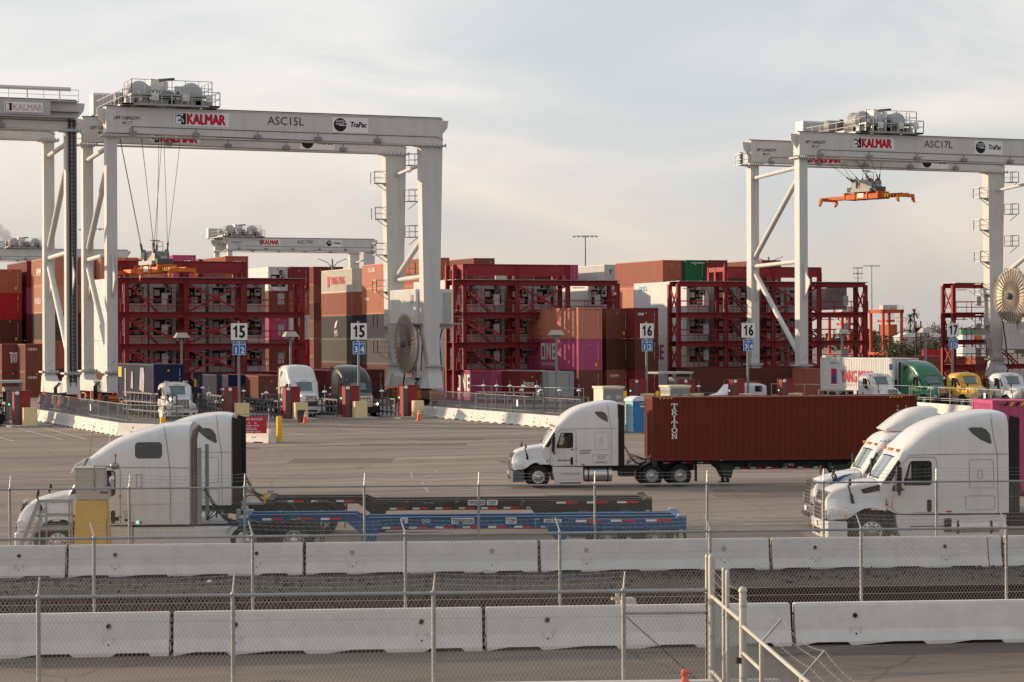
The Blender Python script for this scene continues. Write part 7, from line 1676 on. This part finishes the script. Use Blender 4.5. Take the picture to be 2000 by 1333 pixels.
# portable toilet
p = onG(1236, 846.5); t = thing('portable_toilet', 'blue portable toilet behind the gap between truck and brown container', 'portable toilet', p, -.02)
g = MB(); g.box(.0, 1.15, 0, 1.15, .08, 2.0, toilet_l); g.box(-.03, 1.18, -.03, 1.18, 0, .10, mgrey)
for i in range(5): g.box(-.03, 0, .12+.2*i, .2+.2*i, .3, 1.8, toilet_l)
g.build('cabin', t, bevel=.015)
g = MB(); g.box(.03, 1.12, -.04, 0, .12, 2.02, toilet_b); d_o = g.build('door', t)
g = MB(); g.quad((.50, -.045, 1.62), UX, UZ, 0, .30, 0, .24, signw, .0); g.quad((.52, -.045, 1.70), UX, UZ, 0, .26, 0, .14, ink, .004); g.ball((.65, -.05, 1.77), .04, signw, 8, (1, .1, 1)); g.build('occupancy_sign', d_o)
for z in (.45, 1.1, 1.75): g = MB(); g.box(.04, .10, -.06, -.03, z, z+.10, ink); g.build('hinge', d_o)
g = MB(); g.box(.98, 1.04, -.07, -.03, 1.0, 1.25, ink); g.build('handle', d_o)
g = MB(); vs = []; n_ = 10
for y in (-.07, 1.2): vs += [(.575-.64*cos(pi*i/n_), y, 2.0+.30*sin(pi*i/n_)) for i in range(n_+1)]
g.add(vs, [(i, i+1, n_+2+i, n_+1+i) for i in range(n_)]+[tuple(range(n_, -1, -1)), tuple(range(n_+1, 2*n_+2))], toilet_w, False); g.add([(-.065, -.07, 2.0), (1.215, -.07, 2.0), (1.215, 1.2, 2.0), (-.065, 1.2, 2.0)], [(0, 1, 2, 3)], toilet_w); g.build('roof', t)
# shelters
def shelter(px, s, w_, h_, label, booth=True):
    p = ds(px, F/s); t = thing('shelter', label, 'shelter', p, 0, 'flat-roofed driver shelters'); g = MB(); g.box(0, w_, 0, 2.2, h_-.18, h_, lgrey); g.build('roof', t)
    for x in (.9, w_-.15): g = MB(); g.beam((x, .3, 0), (x, .3, h_-.18), .14, .14, mgrey); g.build('post', t)
    if booth: g = MB(); g.box(w_*.55, w_-.1, .6, 1.8, 0, h_-.5, mgrey); g.box(w_*.58, w_-.2, .58, .6, 1.0, h_-.7, glassl); g.build('booth', t)
shelter(1286, 22.0, 3.5, 2.85, 'flat grey shelter roof with a booth behind the brown container'); shelter(-30, 26.5, 2.9, 2.95, 'flat pale shelter roof beside the outermost kiosk')
# ------------------------------------------------------------------ light masts and the far distance
def mast(px, y, ztop, label, kind='bar'):
    s = (657+.0039*(1000-px)-y)/(ztop-CH); p = ds(px, F/s); t = thing('light_mast', label, 'light mast', p, 0, 'tall light masts')
    g = MB(); g.tube((0, 0, 0), (0, 0, ztop), .28, mgrey, 10, r2=.14); g.build('mast', t); g = MB(); u = Vector((_cy, -_sy, 0))
    if kind == 'bar':
        g.beam(-u*2.7+Vector((0, 0, ztop)), u*2.7+Vector((0, 0, ztop)), .12, .12, mgrey); g.build('crossbar', t)
        for i in range(6):
            g = MB(); c = u*(-2.7+1.08*i)+Vector((0, 0, ztop-.2)); g.ball(c, .36, lgrey, 8, (1.3, 1, .45)); g.tube(c, c+Vector((0, 0, .2)), .05, mgrey, 5); g.build('floodlight', t)
    elif kind == 'grid':
        for r_ in range(2): g.beam(-u*1.3+Vector((0, 0, ztop-1.7*r_)), u*1.3+Vector((0, 0, ztop-1.7*r_)), .12, .12, mgrey)
        g.beam(-u*1.2+Vector((0, 0, ztop-3)), u*1.2+Vector((0, 0, ztop-3)), .12, .12, mgrey)
        for s_ in (-1.2, 1.2): g.beam(u*s_+Vector((0, 0, ztop-3)), u*s_+Vector((0, 0, ztop)), .08, .08, mgrey)
        g.build('crossbar', t)
        for r_ in range(2):
            for i in range(4): g = MB(); g.ball(u*(-1.2+.8*i)+Vector((0, 0, ztop-1.7*r_+.1)), .38, lgrey, 8, (1, 1, .6)); g.build('floodlight', t)
    else:
        for s_ in (-1, 1):
            g.path([Vector((0, 0, ztop-1.4)), u*s_*.8+Vector((0, 0, ztop-.5)), u*s_*2.1+Vector((0, 0, ztop))], .07, mgrey, 6)
        g.build('arm', t)
        for s_ in (-1, 1): g = MB(); g.beam(u*s_*1.0+Vector((0, 0, ztop-.4)), u*s_*2.2+Vector((0, 0, ztop)), .3, .08, lgrey); g.build('lamp', t)
mast(1144, 461, 30, 'tall light mast with a long crossbar rising over the centre stacks'); mast(1703, 519, 30, 'thin light mast with a crossbar beyond the long red rack'); mast(1676, 524, 26, 'light mast with two rows of floodlights above a red rack', 'grid')
mast(650, 506, 18, 'twin-armed lamp mast above the gap beside the white lettered container', 'arm'); mast(1502, 502, 18, 'twin-armed lamp mast between the ASC17L legs', 'arm'); mast(182, 447, 30, 'light mast crossbar just showing behind the slim crane legs')
def leaf_mat(name, c):
    m = mat(name, c, .7, var=.45, scale=.35); return m
lf1 = leaf_mat('foliage_dark', (.035, .055, .022)); lf2 = leaf_mat('foliage_olive', (.075, .085, .035)); lf3 = leaf_mat('foliage_dry', (.13, .095, .045)); bark = mat('bark', (.09, .065, .045), .9)
def tree(px, s, H, W_, label, m, seed, group='trees far behind the yard', n=900):
    p = ds(px, F/s); t = thing('tree', label, 'tree', p, 0, group); r = random.Random(seed); g = MB(); g.tube((0, 0, 0), (0, 0, H*.55), W_*.035, bark, 8, r2=W_*.02)
    cl = []
    for _ in range(11): a = r.uniform(0, 2*pi); q = r.uniform(.1, .85)*W_/2; c = Vector((q*cos(a), q*sin(a), H*r.uniform(.40, .86))); cl.append((c, W_*r.uniform(.13, .26))); g.tube((0, 0, H*.35), c, W_*.014, bark, 5, r2=.03)
    g.build('trunk', t); g = MB()
    for _ in range(n):
        c, rr = r.choice(cl); v = Vector((r.gauss(0, 1), r.gauss(0, 1), r.gauss(0, .8))); v = v.normalized()*rr*r.uniform(.55, 1.08); o = c+v; o.z = max(.4, o.z)
        a = Vector((r.uniform(-1, 1), r.uniform(-1, 1), r.uniform(-.6, .6))).normalized(); b = a.cross(Vector((r.uniform(-1, 1), r.uniform(-1, 1), 1))).normalized(); k = r.uniform(.22, .5)
        g.add([o-a*k, o+b*k*.5, o+a*k, o-b*k*.5], [(0, 1, 2, 3)], m)
    g.build('crown', t)
spec = [(1712, 7.0, 6.5, 11, 0), (1738, 6.8, 7.5, 12, 1), (1760, 6.6, 7.6, 12, 0), (1782, 6.5, 7, 11, 1), (1806, 6.4, 8.4, 14, 0), (1830, 6.6, 7.8, 12, 1), (1852, 6.8, 8, 12, 0), (1880, 6.5, 9, 12, 1), (1905, 6.6, 8.5, 12, 0), (1690, 7.2, 7, 10, 1), (1660, 7, 7.5, 10, 0)]
nm = ['beyond the long red rack', 'behind the red straddle carrier', 'just before the two palms', 'under the two palms', 'just past the two palms', 'before the lane 17 sign', 'behind the lane 17 sign', 'seen through the open rack', 'beside the wide crane leg', 'seen through the last rack bay', 'glimpsed through the red rack']
for i, (px_, s_, h_, w_, k) in enumerate(spec): tree(px_, s_, h_, w_, f'{["dark green", "olive green"][k]} distant tree {nm[i]}', (lf1, lf2)[k], 30+i)
spec2 = [(1750, 8.6, 4.5, 12, 2), (1775, 8.8, 4, 12, 1), (1800, 8.5, 5, 13, 2), (1826, 8.7, 4.5, 12, 2), (1850, 8.6, 4.2, 11, 1)]
nm2 = ['beside the straddle carrier', 'below the white roof', 'behind the black lattice mast', 'behind the last hooded lamp', 'beside the open rack']
for i, (px_, s_, h_, w_, k) in enumerate(spec2): tree(px_, s_, h_, w_, f'low {["", "olive", "brownish"][k]} distant tree {nm2[i]}', (lf1, lf2, lf3)[k], 60+i, n=700)
def palm(px, s, H, label):
    p = ds(px, F/s); t = thing('palm_tree', label, 'palm tree', p, 0, 'palms far behind the yard'); g = MB(); g.tube((0, 0, 0), (0, 0, H), .28, bark, 8, r2=.18); g.build('trunk', t); g = MB(); r = random.Random(int(px))
    for i in range(46):
        a = r.uniform(0, 2*pi); e = r.uniform(-.9, 1.3); L_ = r.uniform(1.5, 2.4); last = Vector((0, 0, H)); 
        for q in range(1, 5): c = Vector((cos(a)*cos(e)*L_*q/4, sin(a)*cos(e)*L_*q/4, H+sin(e)*L_*q/4-.22*(q/4)**2*L_)); b = Vector((-sin(a), cos(a), 0))*.20; g.add([last-b, last+b, c+b*.6, c-b*.6], [(0, 1, 2, 3)], lf1); last = c
    g.build('fronds', t)
palm(1778, 6.0, 11.5, 'shorter of two distant palm trees'); palm(1786, 6.0, 13.2, 'taller of two distant palm trees')
# far wood closing the horizon
r = random.Random(5); g = MB()
for i in range(5200):
    px_ = r.uniform(-900, 3100); p = ds(px_, F/(4.8+r.uniform(-.3, .3))); h_ = (6.5+2.2*sin(px_*.013)+1.5*sin(px_*.041+1))*r.uniform(.1, 1); k = r.uniform(.7, 1.6)
    a = Vector((r.uniform(-1, 1), r.uniform(-.4, .4), r.uniform(-.6, .6))).normalized(); b = Vector((r.uniform(-.5, .5), r.uniform(-.5, .5), 1)).normalized(); o = p+Vector((0, 0, h_)); g.add([o-a*k, o+b*k*.7, o+a*k, o-b*k*.7], [(0, 1, 2, 3)], (lf1, lf2)[i % 2])
tag(g.build('distant_wood'), 'far line of dark trees along the horizon behind the yard', 'wood', kind='stuff')
# low warehouse and shop
p = ds(1758, F/7.2); t = thing('warehouse', 'low distant building with a pale roof among trees', 'building', p, CAMANG); g = MB(); g.box(0, 12, 0, 10, 0, 5.4, lgrey); g.build('wall', t); g = MB(); g.prism([(-.5, 5.4), (12.5, 5.4), (10, 6.6), (2, 6.6)], -.5, 10.5, white); g.build('roof', t)
p = ds(1880, F/9.5); t = thing('shop_building', 'white distant building with green eaves seen through a rack', 'building', p, CAMANG); g = MB(); g.box(0, 5, 0, 6, 0, 6.2, white); g.build('wall', t); g = MB(); g.box(-.3, 5.3, -.3, 6.3, 6.2, 7.2, mat('eaves_green', (.10, .35, .16), .6)); g.build('roof', t); g = MB(); g.quad((2.4, -.02, 4.3), UX, UZ, 0, 1.6, 0, 1.6, orange, .01); g.build('sign_panel', t)
for px_, lb in ((1785-25, 'utility pole with a crossarm before the palms'), (1846, 'utility pole with a crossarm past the palms')):
    p = ds(px_, F/6.4); t = thing('utility_pole', lb, 'pole', p, CAMANG, 'utility poles in the distance'); g = MB(); g.tube((0, 0, 0), (0, 0, 12), .16, bark, 6); g.build('pole', t); g = MB(); g.beam((-2, 0, 11.2), (2, 0, 11.2), .14, .14, bark); g.beam((-1.4, 0, 10.2), (1.4, 0, 10.2), .12, .12, bark); g.build('crossarm', t)
# far low containers and red yard machines at the right
for px_, s_, c_, lb in ((1622, 14.6, 'orange', 'orange distant container under the long red rack'), (1690, 14.4, 'cream', 'cream distant container below the straddle carrier'), (1775, 14.8, 'red', 'red distant container beside the cream one'), (1862, 15, 'salmon', 'pinkish distant container under the lane 17 sign'), (1600, 12.5, 'pale', 'white distant container glimpsed through the long rack')):
    p = ds(px_, F/s_); container(lb, (p.x, p.y, 0), c_, H_=2.9 if px_ != 1862 else 2.9, rz=-pi/2+CAMANG*.3, group='far containers at the right', code=False, L_=6.06 if px_ in (1622, 1600) else 6.06)
for px_, s_, z_ in ((1800, 9.2, 0), (1836, 9.0, 0)):
    p = ds(px_, F/s_); container(f'low red box far off {"before" if px_ == 1800 else "past"} the last hooded lamp', (p.x, p.y, z_), 'red', rz=CAMANG-pi/2, L_=6.06, group='far containers at the right', code=False)
def straddle(px, s, label, H=13.0):
    p = ds(px, F/s); t = thing('straddle_carrier', label, 'straddle carrier', p, CAMANG+.25, 'red straddle carriers'); rr = mat('carrier_red', (.50, .06, .035), .5)
    for x in (-2.6, 2.6):
        for y in (-4, 4): g = MB(); g.beam((x, y, 1.0), (x, y, H-1.0), .6, .6, rr); g.build('leg', t)
        g = MB(); g.box(x-.4, x+.4, -5, 5, .8, 1.5, rr); g.build('side_beam', t)
        for y in (-4, -1.5, 1.5, 4): g = MB(); g.lathe([(0, -.25), (.75, -.25), (.75, .25), (0, .25)], (x, y, .75), (1, 0, 0), rubber, 16); g.build('wheel', t)
    g = MB(); g.box(-3, 3, -4.6, -3.4, H-1.2, H-.3, rr); g.box(-3, 3, 3.4, 4.6, H-1.2, H-.3, rr)
    for x in (-2.6, 2.6): g.box(x-.4, x+.4, -4.6, 4.6, H-1.2, H-.3, rr)
    g.build('top_frame', t); g = MB(); g.box(-2.4, 1.6, -3.4, -1, H-.3, H+.9, lgrey); g.box(-1, 1, 0, 2, H-.3, H+.6, dgrey); railing(g, [(-2.8, -4.6, H-.3), (2.8, -4.6, H-.3)], lgrey, 1.1, r=.04); g.build('engine_housing', t)
    g = MB(); g.box(-1.1, 1.1, -3, 3, H-3.6, H-3.0, rr); 
    for i in range(8): g.beam((-1+.3*i, -2, H-3), (-1+.3*i, -2, H-1.2), .05, .05, dark)
    g.build('spreader', t); return t, p
ts, p = straddle(1731, 7.4, 'red straddle carrier carrying a container, between the long rack and the palms')
container('orange container carried inside the distant red straddle carrier', (p.x-1.2, p.y-3, 5.9), 'orange', L_=6.06, rz=CAMANG+.25, group='far containers at the right', code=False, H_=2.9)
straddle(1652, 8.0, 'red straddle carrier standing behind the last bay of the long rack', 12)
p = ds(1794, F/10.5); t = thing('reach_stacker_mast', 'black lattice mast of a far stacker among distant trees', 'mast', p, CAMANG); g = MB()
for x in (-.45, .45): g.box(x-.1, x+.1, -.2, .2, 0, 8.6, black)
for i in range(12): g.beam((-.45, 0, .6*i+.5), (.45, 0, .6*i+1.1), .10, .10, black)
g.build('lattice', t); g = MB(); g.box(-.8, .8, -.6, .6, 6.6, 7.4, black); g.build('carriage', t)
# steam drifting at the far left
sm_ = bpy.data.materials.new('steam'); sm_.use_nodes = True; q = sm_.node_tree; b = q.nodes['Principled BSDF']; b.inputs['Base Color'].default_value = (.82, .82, .82, 1); b.inputs['Roughness'].default_value = 1
lw = q.nodes.new('ShaderNodeLayerWeight'); lw.inputs[0].default_value = .35; mr = q.nodes.new('ShaderNodeMapRange'); q.links.new(lw.outputs['Facing'], mr.inputs[0]); mr.inputs['To Min'].default_value = .32; mr.inputs['To Max'].default_value = 0.0; q.links.new(mr.outputs[0], b.inputs['Alpha'])
g = MB(); r = random.Random(2)
for i in range(7): u_ = i/6; g.ball(dep(28-34*u_+r.uniform(-5, 5), 478-30*u_+r.uniform(-5, 5), 900+r.uniform(-4, 4)), 1.4+2.4*u_*r.uniform(.6, 1.1), sm_, 12)
tag(g.build('steam'), 'small white puff of steam rising behind the stacks', 'steam', kind='stuff')
SC.cycles.transparent_max_bounces = 24
